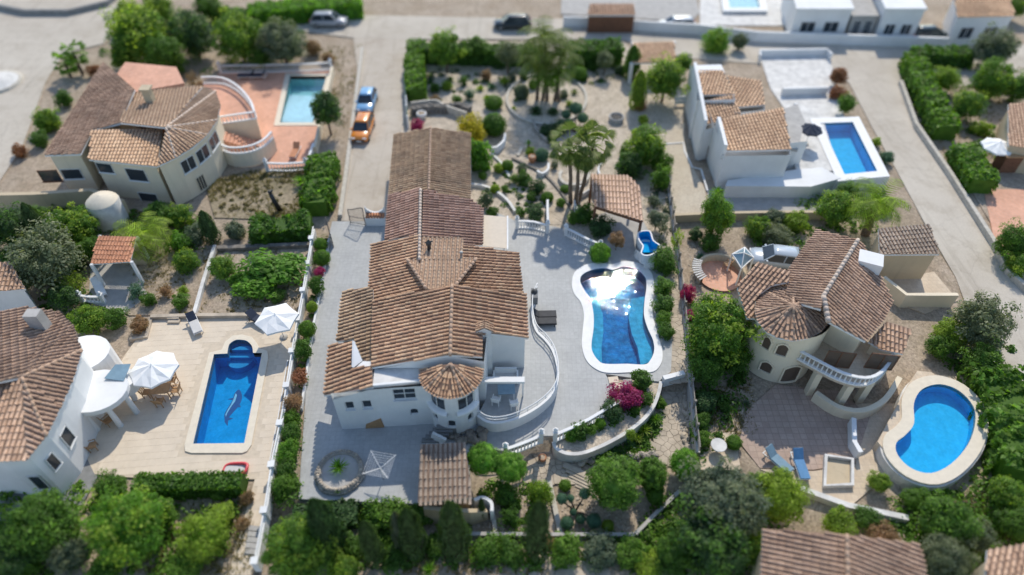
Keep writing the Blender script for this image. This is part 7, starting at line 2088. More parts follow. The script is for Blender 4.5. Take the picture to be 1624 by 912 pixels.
# balcony with arches
bl = spline([at2(*Z6(x, y), 2.7) for x, y in [(528,22),(600,62),(700,112),(790,132),(850,112),(895,60),(905,20)]], False, 3)
blp = bl + [at2(*Z6(800, -60), 2.7), at2(*Z6(600, -40), 2.7)]
mb = MB(); mb.prism(blp, 2.4, 2.7, bottom=True); mb.build('balcony_floor', M['tan_floor'], eh)
balustrade([(*p, 2.7) for p in bl], 2.7, 0.85, '', parent=eh, posts='none', step=0.3)
low = spline([at2(*Z6(x, y), 0.0) for x, y in [(590,190),(680,250),(780,265),(870,220),(930,130)]], False, 3)
mb = MB(); mb.ribbon(low, 0.35, 0, 0.9); mb.build('veranda_wall', M['cream'], eh)
for k in range(0, len(bl), 4):
    mb = MB(); mb.box((bl[k][0] * .985 + ec[0] * .015, bl[k][1] + .25, 1.2), (0.45, 0.45, 2.4)); mb.build('pillar', M['cream'], eh)
for (x0, y0, x1, y1) in [(690,720,800,850), (880,770,990,860)]:
    a, b = at(*Z5(x0, y1), 2.75), at(*Z5(x1, y1 - 20), 2.75); b.y = a.y + (b.x - a.x) * -0.15
    f_, L_ = flat_wall(a, b); window(eh, f_, [0, L_, 2.75, 4.3], 2, 1, depth=-0.05, fm='wood', gm='frame_dark', sill=False, name='balcony_door')
ep = pool('bright blue kidney shaped pool with cream edge beside the round cone roofed house', e_pool, offset(e_pool, 0.75), 0.9, 0.85, 'pool_bright', 'coping')
mb = MB(); ow = offset(e_pool, 0.72); mb.ribbon(ow, 0.3, -0.6, 0.8, True); mb.build('outer_wall', M['white_old'], ep)
mb = MB(); mb.prism(px_poly([(1446,630),(1462,607),(1490,600),(1478,590),(1455,588),(1440,610),(1392,700),(1412,725),(1420,700),(1436,688),(1447,670)], 0.9), -0.2, 0.88); mb.build('sun_deck', M['tan_floor'], ep)
gf = thing('glass_canopy', at(1180, 420, 0), 'small glass pyramid canopy beside the silver blue car', 'canopy')
q = [at(*Z5(x, y), 2.0) for x, y in [(290,350),(345,320),(385,365),(330,415)]]; tpx = at(*Z5(342, 345), 2.7)
for i in range(4):
    g = MB(); g.add([q[i], q[(i + 1) % 4], tpx], [(0, 1, 2)]); g.build('pane', M['glass_blue'], gf); g = MB(); g.bar(q[i], tpx, .07); g.bar(q[i], q[(i + 1) % 4], .08); g.bar(q[i], (q[i].x, q[i].y, 0), .1); g.build('frame', M['white'], gf)
rt_ = thing('round_patio', at(1141, 434, 0), 'small round brown patio ringed with a tan wall near the glass canopy', 'patio')
c_ = at(1141, 437, .1); mb = MB(); mb.lathe([(1.75, .12), (0, .13)], 28, (c_.x, c_.y, 0)); mb.build('floor', M['terracotta_floor'], rt_)
mb = MB(); mb.lathe([(1.72, .0), (1.72, .75), (1.95, .75), (1.95, 0)], 28, (c_.x, c_.y, 0), -0.6, 3.6); mb.build('wall', M['tan_wall'], rt_)
for k in range(10):
    a = 2.6 + k * .12; mb = MB(); mb.bar((c_.x + 1.6 * math.cos(a), c_.y + 1.6 * math.sin(a), .9), (c_.x + 2.3 * math.cos(a), c_.y + 2.3 * math.sin(a), .8), .1); mb.build('slat', M['white_old'], rt_)
for x, y, t in [(1152,425,'tan chair on the small round patio'),]: chair(at(x, y, .13), 2.4, t, 'wood_tan')
car('parked_car', at(1228, 418, 0.0), 2.95, paint('silver_blue_paint', (0.40, 0.46, 0.52)), 'silver blue car parked behind the cone roofed house', Ln=4.3)
for x, y, rz, t in [(1232,735,2.2,'pale blue sun lounger lying slanted on the tan terrace'),(1267,742,1.6,'bright blue sun lounger standing straight on the tan terrace')]:
    lounger(at(x, y, 0.02), rz, t, 'frame', 'fabric_blue' if x > 1250 else 'glass_blue')
bx = px_poly([(1310,722),(1352,728),(1352,768),(1308,770)], 0.3); wb = thing('plunge_box', (*bx[0], 0), 'low white walled square box with an ochre floor on the tan terrace', 'plunge pool')
mb = MB(); mb.ribbon(ccw(bx), 0.22, 0, 0.35, True); mb.build('wall', M['white_old'], wb); mb = MB(); mb.prism(offset(bx, -.1), 0, .1); mb.build('floor', M['tan_wall'], wb)
wall_thing('terrace_wall', px_poly([(1351,668),(1352,705),(1362,722)], 0.4), 0.3, 0, 0.8, 'white', 'white wall stub between the brown terrace and the kidney pool', 'wall')
wall_thing('terrace_wall', px_poly([(1270,775),(1345,802),(1440,822)], 0.4), 0.35, -1, 0.5, 'white_old', 'long pale wall below the tan terrace and the kidney pool', 'wall')
tc = at(1137, 713, 0.1); rtb = thing('round_table', (tc.x, tc.y, -0.06), 'round white table on a small patio beside the boundary fence', 'table')
mb = MB(); mb.prism([(tc.x + .5 * math.cos(k * PI / 12), tc.y + .5 * math.sin(k * PI / 12)) for k in range(24)], .6, .68, bottom=True); mb.build('tabletop', M['white_old'], rtb); mb = MB(); mb.lathe([(.25, 0), (.06, .1), (.06, .68)], 10, (tc.x, tc.y, -.06)); mb.build('pedestal', M['white'], rtb)
slab('small_patio', [(1105,690),(1165,685),(1175,745),(1112,745)], 'tan_floor', 0.0, 0.3)
# garage behind
gr = thing('garage', at(1440, 430, 0), 'tan garage with a grey brown roof beside the right road', 'garage')
P_ = zz(Z5, [(950,235),(1180,215),(1225,350),(955,352)])
roof(gr, [(*P_[0], 3.4), (*P_[1], 3.4), (*P_[2], 2.9)], P_, 'roof_grey', base='roof_base', sp=0.3); block(gr, foot(P_, 2.9, -.15), 0, 2.85, 'tan_wall')
wall_thing('garage_wall', px_poly([Z5(960,480), Z5(1060,560), Z5(1150,560), Z5(1290,560)], .6), 0.3, -.2, 1.3, 'cream', 'cream courtyard wall below the tan garage', 'wall')
slab('garage_yard', zz(Z5, [(960,470),(1200,430),(1310,560),(1160,620),(1010,560)]), 'tan_floor', 0.015, 0.3)
# ---------------- bottom right roofs
br_ = thing('bottom_house', at(1330, 900, -1), 'long tan roofed house cut by the bottom edge below the kidney pool', 'house')
P_ = [(1210,838),(1343,848),(1345,960),(1205,960)]
roof(br_, [(1210,838,3.2),(1343,848,4.0),(1345,960,4.0)], P_, 'roof_brown', base='roof_base_tan', sp=0.28)
P2 = [(1343,848),(1458,862),(1480,960),(1345,960)]
roof(br_, [(1343,848,4.0),(1458,862,3.2),(1345,960,4.0)], P2, 'roof_brown', base='roof_base_tan', sp=0.28)
ridge(br_, at(1343, 848, 4.05), at(1345, 960, 4.05))
block(br_, foot([(1212,842),(1456,864),(1476,958),(1208,958)], 3.0, -.3), -1.2, 3.1, 'cream')
b2 = thing('corner_house', at(1600, 900, 0), 'tan roof corner at the bottom right of the photograph', 'house')
P_ = [(1566,872),(1700,850),(1740,960),(1560,960)]
roof(b2, [(1566,872,3.2),(1700,850,3.6),(1560,960,2.8)], P_, 'roof_brown', base='roof_base_tan', sp=0.28); block(b2, foot(P_, 2.8, -.3), -.2, 2.75, 'cream')
# ---------------- beyond the top road
wall_thing('road_wall', px_poly([(893,36),(960,38),(1030,44),(1100,48),(1200,60),(1380,66),(1500,70)], 0.5), 0.3, 0, 1.3, 'white', 'long white wall along the far side of the top road', 'wall')
shd = thing('timber_shed', at(965, 26, 0), 'brown roofed timber shed behind the road wall', 'shed')
P_ = [(935,6),(1005,6),(1008,24),(932,24)]
roof(shd, [(*P_[0], 2.8), (*P_[1], 2.8), (*P_[2], 2.3)], P_, 'roof_brown', base='roof_base', sp=0.35); block(shd, foot(P_, 2.3, -.1), 0, 2.3, 'wood')
tp = pool('turquoise pool behind the white wall at the top edge', top_pool, offset(top_pool, 0.9), 0.42, 0.3, 'pool_pale', 'coping_white')
for k, (x0, x1, y0, y1, h, mt, lab) in enumerate([(1250,1335,-30,38,3.6,'white','white flat roofed house left of the pair at the top edge'),(1385,1445,-30,42,3.9,'white','white flat roofed house right of the pair at the top edge'),(1340,1380,-20,36,2.6,'concrete','grey garage between the white houses at the top edge')]):
    hs = thing('far_house', at((x0 + x1) / 2, y1, 0), lab, 'house')
    a, b = at2(x0, y1 + 24, 0), at2(x1, y1 + 24, 0)
    dpt = 9.0
    mb = MB(); mb.prism([a, b, (b[0] + 1.5, b[1] + dpt), (a[0] + 1.5, a[1] + dpt)], 0, h); mb.build('wall', M[mt], hs)
    mb = MB(); mb.prism(offset([a, b, (b[0] + 1.5, b[1] + dpt), (a[0] + 1.5, a[1] + dpt)], 0.15), h, h + 0.25); mb.build('roof_edge', M[mt], hs)
    f_, L_ = flat_wall(a, b)
    for u in (0.15, 0.58):
        window(hs, f_, [L_ * u, L_ * (u + .27), 0.9 if k < 2 else .1, 2.2], 2, 1, depth=-0.04)
th = thing('far_house', at(1560, 60, 0), 'white house with a tan tile roof at the top right corner', 'house')
P_ = [(1512,-8),(1600,-8),(1610,26),(1518,28)]
roof(th, [(*P_[0], 4.4), (*P_[1], 4.4), (*P_[2], 3.5)], P_, 'roof_tan', base='roof_base_tan', sp=0.4); bf = foot(P_, 3.5, -.2); block(th, bf, 0, 3.45, 'white')
bs = sorted(bf, key=lambda p: p[1])[:2]; bs.sort(); f_, L_ = flat_wall(bs[0], bs[1]); window(th, f_, [L_ * .15, L_ * .4, .8, 2.2], 2, 1, depth=-.04); window(th, f_, [L_ * .6, L_ * .85, .8, 2.2], 2, 1, depth=-.04)
car('parked_car', at(1470, 62, 0.03), 0.1, paint('dark_green_paint', (0.03, 0.05, 0.05)), 'dark car half hidden by the top right house', Ln=4.6, Hh=1.6)
# right garden beyond the road
rh = thing('tan_cottage', at(1600, 280, 0), 'tan tile roofed cottage at the right edge beyond the road', 'house')
P_ = zz(Z4, [(1560,430),(1760,410),(1800,640),(1560,600)])
roof(rh, [(*P_[0], 3.2), (*P_[1], 3.4), (*P_[2], 2.6)], P_, 'roof_brown', base='roof_base_tan', sp=0.3); block(rh, foot(P_, 2.8, -.2), 0, 2.7, 'tan_wall')
q = at(1586, 227, 2.3); parasol((q.x, q.y, 0.02), 1.5, 2.4, 'white parasol beside the tan cottage beyond the road')
hut = thing('timber_hut', at(1590, 262, 0), 'little brown timber hut under the parasol beyond the road', 'hut')
b = at(1590, 268, 0); mb = MB(); mb.box((b.x, b.y, .9), (1.6, 1.3, 1.8)); mb.build('wall', M['wood'], hut); mb = MB(); mb.box((b.x, b.y, 1.86), (1.9, 1.6, .12)); mb.build('roof', M['wood_tan'], hut)
slab('brown_yard', [(1560,300),(1720,300),(1720,420),(1610,420),(1575,372)], 'terracotta_floor', 0.04, .3)
wall_thing('road_kerb', px_poly([(1428,130),(1452,197),(1504,272),(1546,338),(1574,382),(1600,432),(1640,470)], .3), 0.35, -.1, 0.55, 'kerb', 'curving sandy kerb wall along the right side of the right road', 'kerb')
wall_thing('road_kerb', px_poly([(-20,8),(40,20),(110,20),(170,6),(190,-10)], .3), 0.4, 0, 0.7, 'concrete_dark', 'dark curved kerb at the top left road corner', 'kerb')
ro = thing('roundabout', at(0, 138, 0.03), 'small round traffic island with a white top on the left road', 'traffic island')
b = at(-4, 132, .03); mb = MB(); mb.lathe([(2.6, 0), (2.55, .22), (2.2, .24)], 30, b); mb.build('kerb', M['kerb'], ro); mb = MB(); mb.lathe([(2.2, .23), (1.6, .4), (0, .6)], 26, b); mb.build('top', M['white_old'], ro)
tl = thing('left_cottage', at(0, 480, 0), 'white cottage corner at the left edge beside the tan roofed house', 'house')
P_ = [(-90,425),(15,415),(40,458),(-90,470)]
roof(tl, [(*P_[0], 3.6), (*P_[1], 3.6), (*P_[2], 3.0)], P_, 'roof_brown', base='roof_base_tan', sp=0.3); block(tl, foot(P_, 3.0, -.15), 0, 2.95, 'white')
# ================================================================ PLANTING ROUND THE NEIGHBOURS
P = plant
# top left trees
P('big', 221, 55, 48, 'mid', 'largest tree of the grove behind the cream house', trunk=0.8)
P('big', 262, 88, 34, 'green', 'dark tree at the front of the grove behind the cream house', trunk=0.6)
P('big', 305, 55, 36, 'dark', 'dark tree right of the largest tree in the grove', trunk=0.8)
P('tree', 195, 88, 22, 'mid', 'small tree at the left front of the grove behind the cream house', trunk=0.5)
P('big', 378, 60, 38, 'mid', 'round tree left of the greyish tree behind the pool deck', trunk=0.8)
P('big', 447, 66, 38, 'grey', 'greyish tree behind the balustrade of the pool deck', trunk=0.8)
P('tree', 415, 90, 18, 'green', 'small green tree between the round tree and the greyish tree', trunk=0.4)
P('shrub', 496, 76, 14, 'brown', 'dry brownish shrub at the road end beside the pool deck')
P('shrub', 520, 92, 13, 'brown', 'dry low shrub just above the deck balustrade', sq=0.6)
P('tree', 205, 22, 22, 'lime', 'yellow green tree beside the side road at the top edge', trunk=0.6)
P('tree', 250, 15, 26, 'mid', 'tree at the top edge left of the bright hedge', trunk=0.6)
P('tree', 330, 10, 24, 'green', 'tree behind the grove at the top edge', trunk=0.6)
hedge(hp([(395,26),(450,20),(520,14),(575,10)], 1.0), 3.0, 2.0, 'bright', 'bright clipped hedge along the top edge above the silver car', dens=30, ls=0.2)
hedge(hp([(340,24),(395,26)], 1.0), 2.0, 1.6, 'green', 'short dark hedge end joining the bright top hedge', dens=30, ls=0.2)
b_ = at(131, 118, 0); palm(b_, b_ + Vector((0, 0.2, 2.6)), 1.7, 'fan', 'fan palm beside the side road, the taller of the two', 'mid')
b_ = at(112, 122, 0); palm(b_, b_ + Vector((0, 0.2, 1.7)), 1.5, 'fan', 'lower fan palm beside the side road', 'mid')
P('shrub', 150, 112, 11, 'rust', 'reddish shrub at the foot of the fan palms by the side road')
P('shrub', 101, 158, 14, 'green', 'green bush between the side road and the brown roof')
P('tree', 74, 192, 20, 'mid', 'round bush beside the brown roof slope near the side road', name='round_bush', cat='bush')
P('shrub', 62, 222, 14, 'green', 'lower bush beside the brown roof slope near the side road')
P('shrub', 30, 240, 12, 'rust', 'reddish shrub beside the yellow wall at the side road')
P('wisp', 305, 124, 12, 'brown', 'dry bush behind the flat roof of the cream house')
P('shrub', 320, 140, 11, 'brown', 'rusty shrub beside the fan shaped roof')
P('tree', 516, 172, 26, 'dark', 'dark wind blown tree on the corner of the terracotta deck', trunk=1.3, sq=1.25)
rosette('spiky', 476, 287, 18, 'bright', 'bright spiky yucca at the end of the short deck balustrade', 0, 'yucca', 'yucca', stem=0.3)
# hedge strip left of the driveway
hedge([at2(x, y, 0.9) for x, y in [(516,252),(508,290),(500,330)]], 2.4, 1.7, 'mid', 'thick oleander hedge between the driveway kerb and the dry ground', dens=50, ls=0.17, rough=0.3)
P('shrub', 501, 268, 16, 'mid', 'rounded bush at the head of the thick oleander hedge')
hedge([at2(x, y, 0.8) for x, y in [(398,368),(440,364),(494,358)]], 2.0, 1.4, 'green', 'leafy hedge behind the big fig tree along the dry ground', dens=50, ls=0.16, rough=0.3)
P('shrub', 372, 366, 17, 'grey', 'greyish bush at the left end of the leafy hedge')
P('shrub', 415, 356, 17, 'mid', 'light green bush growing out of the leafy hedge')
P('shrub', 478, 352, 18, 'green', 'bush joining the leafy hedge and the oleander hedge')
cypress(334, 334, 340, 384, 13, 'cypress', 'leaning dark cypress at the top of the diagonal wall')
# fig garden
P('broad', 430, 428, 40, 'bright', 'big leafed fig tree spreading beside the six panel parasol', sq=0.5, trunk=0.4, wide=1.25, name='fig_tree', cat='tree')
P('broad', 404, 456, 28, 'bright', 'lower spreading fig tree in front of the big fig tree', sq=0.5, trunk=0.3, wide=1.2, name='fig_tree', cat='tree')
P('broad', 378, 444, 16, 'bright', 'small fig bush at the left of the fig trees', sq=0.7)
P('tree', 352, 424, 20, 'mid', 'small round olive green tree beside the diagonal wall', trunk=0.3)
P('shrub', 440, 470, 12, 'green', 'shaded bush in front of the fig trees by the patio wall')
# garden by the orange shelter
b_ = at(238, 405, 0); palm(b_, b_ + Vector((0.1, 0.3, 2.0)), 2.7, 'feather', 'big feathery yellow green palm beside the orange roofed shelter', 'lime', r0=0.3)
P('shrub', 287, 384, 18, 'bright', 'round bright bush right of the big feathery palm')
P('tree', 294, 414, 22, 'mid', 'larger round green bush below the round bright bush', name='round_bush', cat='bush')
P('shrub', 309, 372, 18, 'grey', 'greyish bush behind the two round green bushes')
P('tree', 254, 340, 22, 'green', 'dark green tree behind the big feathery palm', trunk=0.2)
P('tree', 284, 344, 20, 'mid', 'green tree beside the leaning dark cypress', trunk=0.2)
P('loose', 216, 462, 16, 'blue', 'blue green shrub at the edge of the blue grey patio')
P('shrub', 236, 476, 13, 'green', 'low green shrub beside the sandy path')
P('loose', 262, 462, 14, 'brown', 'dry bush on the sandy path left of the diagonal wall')
P('shrub', 286, 478, 14, 'mid', 'green shrub against the diagonal wall near the patio steps')
P('loose', 290, 460, 9, 'lime', 'small yellowish shrub above the green shrub at the diagonal wall')
P('shrub', 222, 515, 14, 'brown', 'dry brownish plants in the corner flower bed of the patio')
P('tree', 140, 508, 26, 'mid', 'yellow green tree beside the white round wing', trunk=0.2)
P('shrub', 183, 506, 18, 'green', 'green shrub between the patio corner and the round wing')
P('wisp', 118, 452, 20, 'lime', 'tall wispy grass like shrub left of the blue grey patio', sq=1.3)
P('big', 70, 412, 56, 'olive', 'huge grey green tree at the left beside the white cottage', trunk=0.6)
P('big', 116, 360, 34, 'mid', 'green tree behind the huge grey green tree', trunk=0.5)
P('tree', 142, 395, 20, 'green', 'dark tree at the left of the orange roofed shelter', trunk=0.4)
P('tree', 58, 348, 24, 'green', 'green tree below the yellow wall, second from the left edge', trunk=0.4)
P('big', 15, 362, 34, 'dark', 'dark tree at the left edge below the yellow wall', trunk=0.5)
cypress(70, 322, 76, 384, 14, 'cypress', 'dark cypress between the trees below the yellow wall')
P('shrub', 105, 415, 22, 'green', 'bushy undergrowth beside the orange roofed shelter')
P('tree', 100, 470, 24, 'dark', 'dark tree between the tan roofed house and the wispy grass', trunk=0.3)
# bottom left
hedge([at2(x, y, 0.7) for x, y in [(216,770),(260,769),(320,768),(386,766)]], 1.1, 1.2, 'green', 'neatly clipped hedge along the bottom of the left patio', dens=90, ls=0.11, rough=0.05)
P('tree', 176, 775, 26, 'green', 'round dark bush at the left end of the clipped patio hedge', name='round_bush', cat='bush')
P('big', 205, 838, 62, 'bright', 'biggest light green tree below the clipped patio hedge', trunk=0.5)
P('tree', 255, 815, 24, 'mid', 'light bush beside the biggest light green tree', trunk=0.2)
P('big', 325, 850, 42, 'lime', 'yellow green spreading tree left of the walkway steps', trunk=0.3, sq=0.8)
P('tree', 352, 815, 22, 'lime', 'yellow green bush above the spreading tree by the walkway', trunk=0.1)
P('shrub', 345, 783, 13, 'mid', 'small green bush just under the clipped patio hedge')
P('big', 70, 832, 58, 'green', 'dark green tree at the bottom left in front of the white house', trunk=0.5)
P('big', 20, 880, 40, 'dark', 'dark tree in the bottom left corner', trunk=0.5)
P('tree', 110, 880, 32, 'grey', 'greyish tree between the dark tree and the light green tree', trunk=0.4)
P('shrub', 165, 905, 28, 'mid', 'green bush at the bottom edge below the biggest light green tree')
P('shrub', 290, 905, 26, 'mid', 'green bush at the bottom edge below the spreading tree')
P('shrub', 30, 905, 26, 'mid', 'green bush at the bottom edge of the left corner')
P('shrub', 393, 790, 12, 'brown', 'dry brown plants along the narrow walkway')
P('wisp', 385, 830, 14, 'brown', 'dry brown grass tuft beside the walkway steps')
# right: below the gravel court
P('tree', 1138, 340, 28, 'mid', 'tall leafy tree clump at the corner of the tan wall', trunk=0.8, sq=1.5)
rosette('spiky', 1138, 305, 17, 'bright', 'bright spiky head topping the leafy clump by the gravel court', 0.0, 'yucca', 'yucca', stem=2.6)
P('shrub', 1128, 385, 18, 'green', 'lower bushy stem of the leafy clump near the round patio')
P('shrub', 1104, 372, 12, 'dark', 'dark bush under the tan wall beside the fence')
P('tree', 1203, 362, 21, 'mid', 'round bush below the tan wall left of the silver blue car', name='round_bush', cat='bush')
P('tree', 1232, 375, 22, 'olive', 'olive green bush directly above the silver blue car', name='round_bush', cat='bush')
P('shrub', 1262, 352, 18, 'lime', 'yellowish bush below the tan wall near the brown roof')
P('shrub', 1228, 345, 16, 'grey', 'greyish bush against the tan wall')
rosette('agave', 1112, 408, 13, 'blue', 'grey blue agave between the fence and the round patio')
P('shrub', 1093, 500, 9, 'magenta', 'small magenta bougainvillea against the fence by the large carob tree')
P('wisp', 1140, 480, 12, 'mid', 'white flecked climber on the wall of the round patio')
P('big', 1138, 528, 54, 'mid', 'large loose carob tree between the fence and the cone roofed house', trunk=0.6, sq=1.05)
P('big', 1120, 580, 34, 'green', 'lower dark part of the trees along the fence below the carob', trunk=0.2)
P('tree', 1168, 565, 24, 'green', 'small tree touching the round wall of the cone roofed house', trunk=0.3)
P('shrub', 1118, 640, 18, 'dark', 'dark bush beside the fence below the carob tree')
P('shrub', 1112, 668, 14, 'green', 'green bush below the dark bush along the fence')
P('shrub', 1116, 697, 14, 'mid', 'bush beside the round white table near the fence')
P('ball', 1164, 702, 13, 'mid', 'round clipped bush right of the round white table')
P('shrub', 1150, 646, 9, 'green', 'tiny bush on the stones above the round white table')
rosette('spiky', 1184, 640, 12, 'grey', 'greyish spiky plant beside the brown oval terrace', 0, 'yucca', 'yucca')
b_ = at(1372, 372, 0); palm(b_, b_ + Vector((-.1, 0.4, 3.2)), 3.0, 'feather', 'large feathery palm beside the tan garage', 'lime', r0=0.3)
P('tree', 1325, 330, 28, 'mid', 'round green tree below the raised pool wall', trunk=0.5)
P('tree', 1345, 305, 18, 'green', 'small tree touching the raised pool wall', trunk=0.3)
P('shrub', 1402, 325, 14, 'lime', 'yellowish shrub beside the right road above the garage')
P('tree', 1330, 120, 15, 'rust', 'reddish leaved young tree beside the pale court', trunk=0.5)
P('tree', 1343, 165, 15, 'green', 'small green tree beside the pale court wall', trunk=0.5)
P('shrub', 1328, 148, 12, 'rust', 'reddish low bush between the two small trees by the pale court')
P('shrub', 1406, 250, 12, 'blue', 'bluish shrub on the roadside right of the raised pool')
P('shrub', 1390, 226, 8, 'lime', 'small shrub at the top corner of the raised pool')
P('tree', 1137, 67, 22, 'bright', 'bright round bush on the roadside behind the white house', name='round_bush', cat='bush')
P('tree', 1174, 66, 13, 'grey', 'greyish small tree on the roadside right of the bright round bush', trunk=0.4)
# right garden beyond the road
hedge([at2(x, y, 0.8) for x, y in [(1444,95),(1458,130),(1478,170),(1500,212)]], 2.2, 1.8, 'mid', 'tall clipped hedge along the right road', dens=36, ls=0.2)
hedge([at2(x, y, 0.8) for x, y in [(1446,92),(1490,93),(1536,92)]], 2.0, 1.8, 'green', 'clipped hedge along the top side of the right garden', dens=36, ls=0.2)
hedge([at2(x, y, 0.8) for x, y in [(1524,240),(1540,268),(1556,296)]], 2.4, 1.7, 'mid', 'lower clipped hedge piece along the right road', dens=36, ls=0.2)
P('tree', 1534, 165, 24, 'mid', 'green tree standing inside the right garden', trunk=0.6)
P('tree', 1500, 125, 20, 'lime', 'yellow green tree behind the clipped hedge of the right garden', trunk=0.6)
P('big', 1574, 128, 32, 'mid', 'large tree in the middle of the right garden', trunk=0.6)
P('big', 1578, 78, 32, 'grey', 'greyish tree at the top of the right garden', trunk=0.8)
P('tree', 1614, 140, 22, 'green', 'tree at the right edge of the right garden', trunk=0.5)
P('shrub', 1555, 205, 14, 'lime', 'yellowish bush beside the white parasol beyond the road')
P('tree', 1612, 10, 20, 'mid', 'tree in the top right corner behind the tan roof', trunk=0.6)
P('big', 1610, 385, 30, 'green', 'dark round tree at the right edge below the brown yard', trunk=0.5)
P('tree', 1615, 420, 22, 'mid', 'light green bush under the dark round tree at the right edge')
P('big', 1556, 512, 46, 'olive', 'large pale round tree beside the right road below the garage', trunk=0.8)
P('tree', 1508, 530, 26, 'lime', 'yellow green tree left of the large pale round tree', trunk=0.4)
P('tree', 1490, 550, 20, 'green', 'dark bush beside the sun deck of the kidney pool', trunk=0.2)
P('big', 1560, 580, 32, 'green', 'dark green tree below the large pale round tree', trunk=0.3)
hedge([at2(x, y, 0.8) for x, y in [(1572,598),(1592,650),(1612,710),(1624,760)]], 3.2, 1.8, 'mid', 'wide loose hedge between the kidney pool and the right road', dens=34, ls=0.2, rough=0.3)
P('tree', 1596, 785, 32, 'mid', 'green tree beyond the kidney pool near the right edge', trunk=0.4)
P('tree', 1612, 830, 26, 'green', 'dark tree at the right edge above the corner roof', trunk=0.4)
# bottom right
P('big', 1146, 798, 62, 'grey', 'largest greyish olive tree at the bottom of the boundary fence', trunk=0.8, z=-0.6)
P('big', 1130, 862, 62, 'dark', 'dark green tree below the largest greyish tree', trunk=0.5, z=LOW)
P('big', 1070, 880, 34, 'green', 'green tree left of the dark tree at the bottom edge', trunk=0.3, z=LOW)
P('tree', 1190, 870, 28, 'mid', 'green tree between the dark tree and the bottom tan roof', trunk=0.3, z=LOW)
P('big', 1234, 786, 42, 'lime', 'yellow green round tree below the blue sun loungers', trunk=0.4, z=-0.3)
P('tree', 1205, 770, 24, 'green', 'dark green bush left of the slanted pale blue lounger', trunk=0.2)
P('shrub', 1330, 830, 24, 'lime', 'yellow green bush below the long pale terrace wall')
P('shrub', 1375, 822, 20, 'green', 'dark bush below the long pale terrace wall')
P('shrub', 1400, 850, 22, 'brown', 'dry brownish bush above the end of the bottom tan roof')
P('tree', 1395, 765, 18, 'lime', 'small yellow green tree below the curved pool wall', trunk=0.2)
P('tree', 1452, 792, 22, 'mid', 'green bush in the shade of the curved pool wall')
P('big', 1500, 828, 42, 'green', 'green tree below the kidney pool wall', trunk=0.4)
P('big', 1500, 885, 40, 'olive', 'greyish green tree at the bottom edge between the two tan roofs', trunk=0.4)
P('tree', 1550, 850, 26, 'grey', 'grey green tree beside the corner roof', trunk=0.3)
P('shrub', 1345, 880, 1, 'brown', 'dry twig on the bottom tan roof') if False else None
# dry grass on the open ground: too many tufts to count
def tufts(name, poly_px, n, leaf, h, z=0.0, seed=1):
    r = np.random.default_rng(seed); pl_ = px_poly(poly_px, z); A = np.array(pl_)
    X = r.uniform(A[:, 0].min(), A[:, 0].max(), n * 3); Y = r.uniform(A[:, 1].min(), A[:, 1].max(), n * 3)
    patch = np.sin(X * 1.1 + seed) * np.cos(Y * 0.9) + np.sin(X * .43 - Y * .6)
    k = inside(X, Y, pl_) & (patch > r.uniform(-1.2, 1.2, n * 3)); X, Y = X[k][:n], Y[k][:n]; m = len(X)
    if m == 0: return
    nb = 7; X = np.repeat(X, nb) + r.normal(0, .07, m * nb); Y = np.repeat(Y, nb) + r.normal(0, .07, m * nb)
    a = r.uniform(0, 2 * PI, m * nb); hh = h * r.uniform(.5, 1.3, m * nb); ln = r.uniform(.1, .5, m * nb) * h * 2
    w = 0.03
    Zb = np.full(m * nb, z)
    b0 = np.stack([X - np.sin(a) * w, Y + np.cos(a) * w, Zb], 1); b1 = np.stack([X + np.sin(a) * w, Y - np.cos(a) * w, Zb], 1)
    t = np.stack([X + np.cos(a) * ln, Y + np.sin(a) * ln, Zb + hh], 1)
    V = np.stack([b0, b1, t], 1).reshape(-1, 3); T = np.arange(len(V)).reshape(-1, 3)
    link(name, np_mesh(name, V, None, T, [L[leaf]]), None, kind='stuff')
tufts('dry_grass', [(325,290),(395,272),(500,264),(502,300),(490,345),(342,345)], 900, 'grass', 0.22, 0.0, 2)
tufts('dry_grass', [(210,800),(400,775),(400,912),(150,912)], 500, 'grass', 0.22, 0.0, 3)
tufts('dry_grass', [(205,332),(340,350),(340,388),(308,500),(205,500)], 400, 'grass', 0.2, 0.0, 4)
tufts('dry_grass', [(346,396),(490,392),(473,500),(312,498)], 260, 'grass', 0.16, 0.03, 5)
tufts('dry_grass', [(640,880),(1060,872),(1100,912),(640,912)], 300, 'grass', 0.2, LOW + 0.1, 6)
tufts('dry_grass', [(1120,620),(1190,600),(1200,690),(1120,690)], 200, 'grass', 0.2, -0.05, 7)
tufts('dry_grass', [(470,80),(575,70),(560,180),(530,230),(528,110)], 300, 'grass', 0.25, -0.05, 8)
tufts('dry_grass', [(1440,800),(1640,760),(1640,880),(1480,900)], 400, 'grass', 0.25, -0.05, 9)
tufts('dry_grass', [(1450,100),(1560,96),(1640,110),(1640,220),(1550,310),(1480,215)], 400, 'grass', 0.25, 0.02, 10)
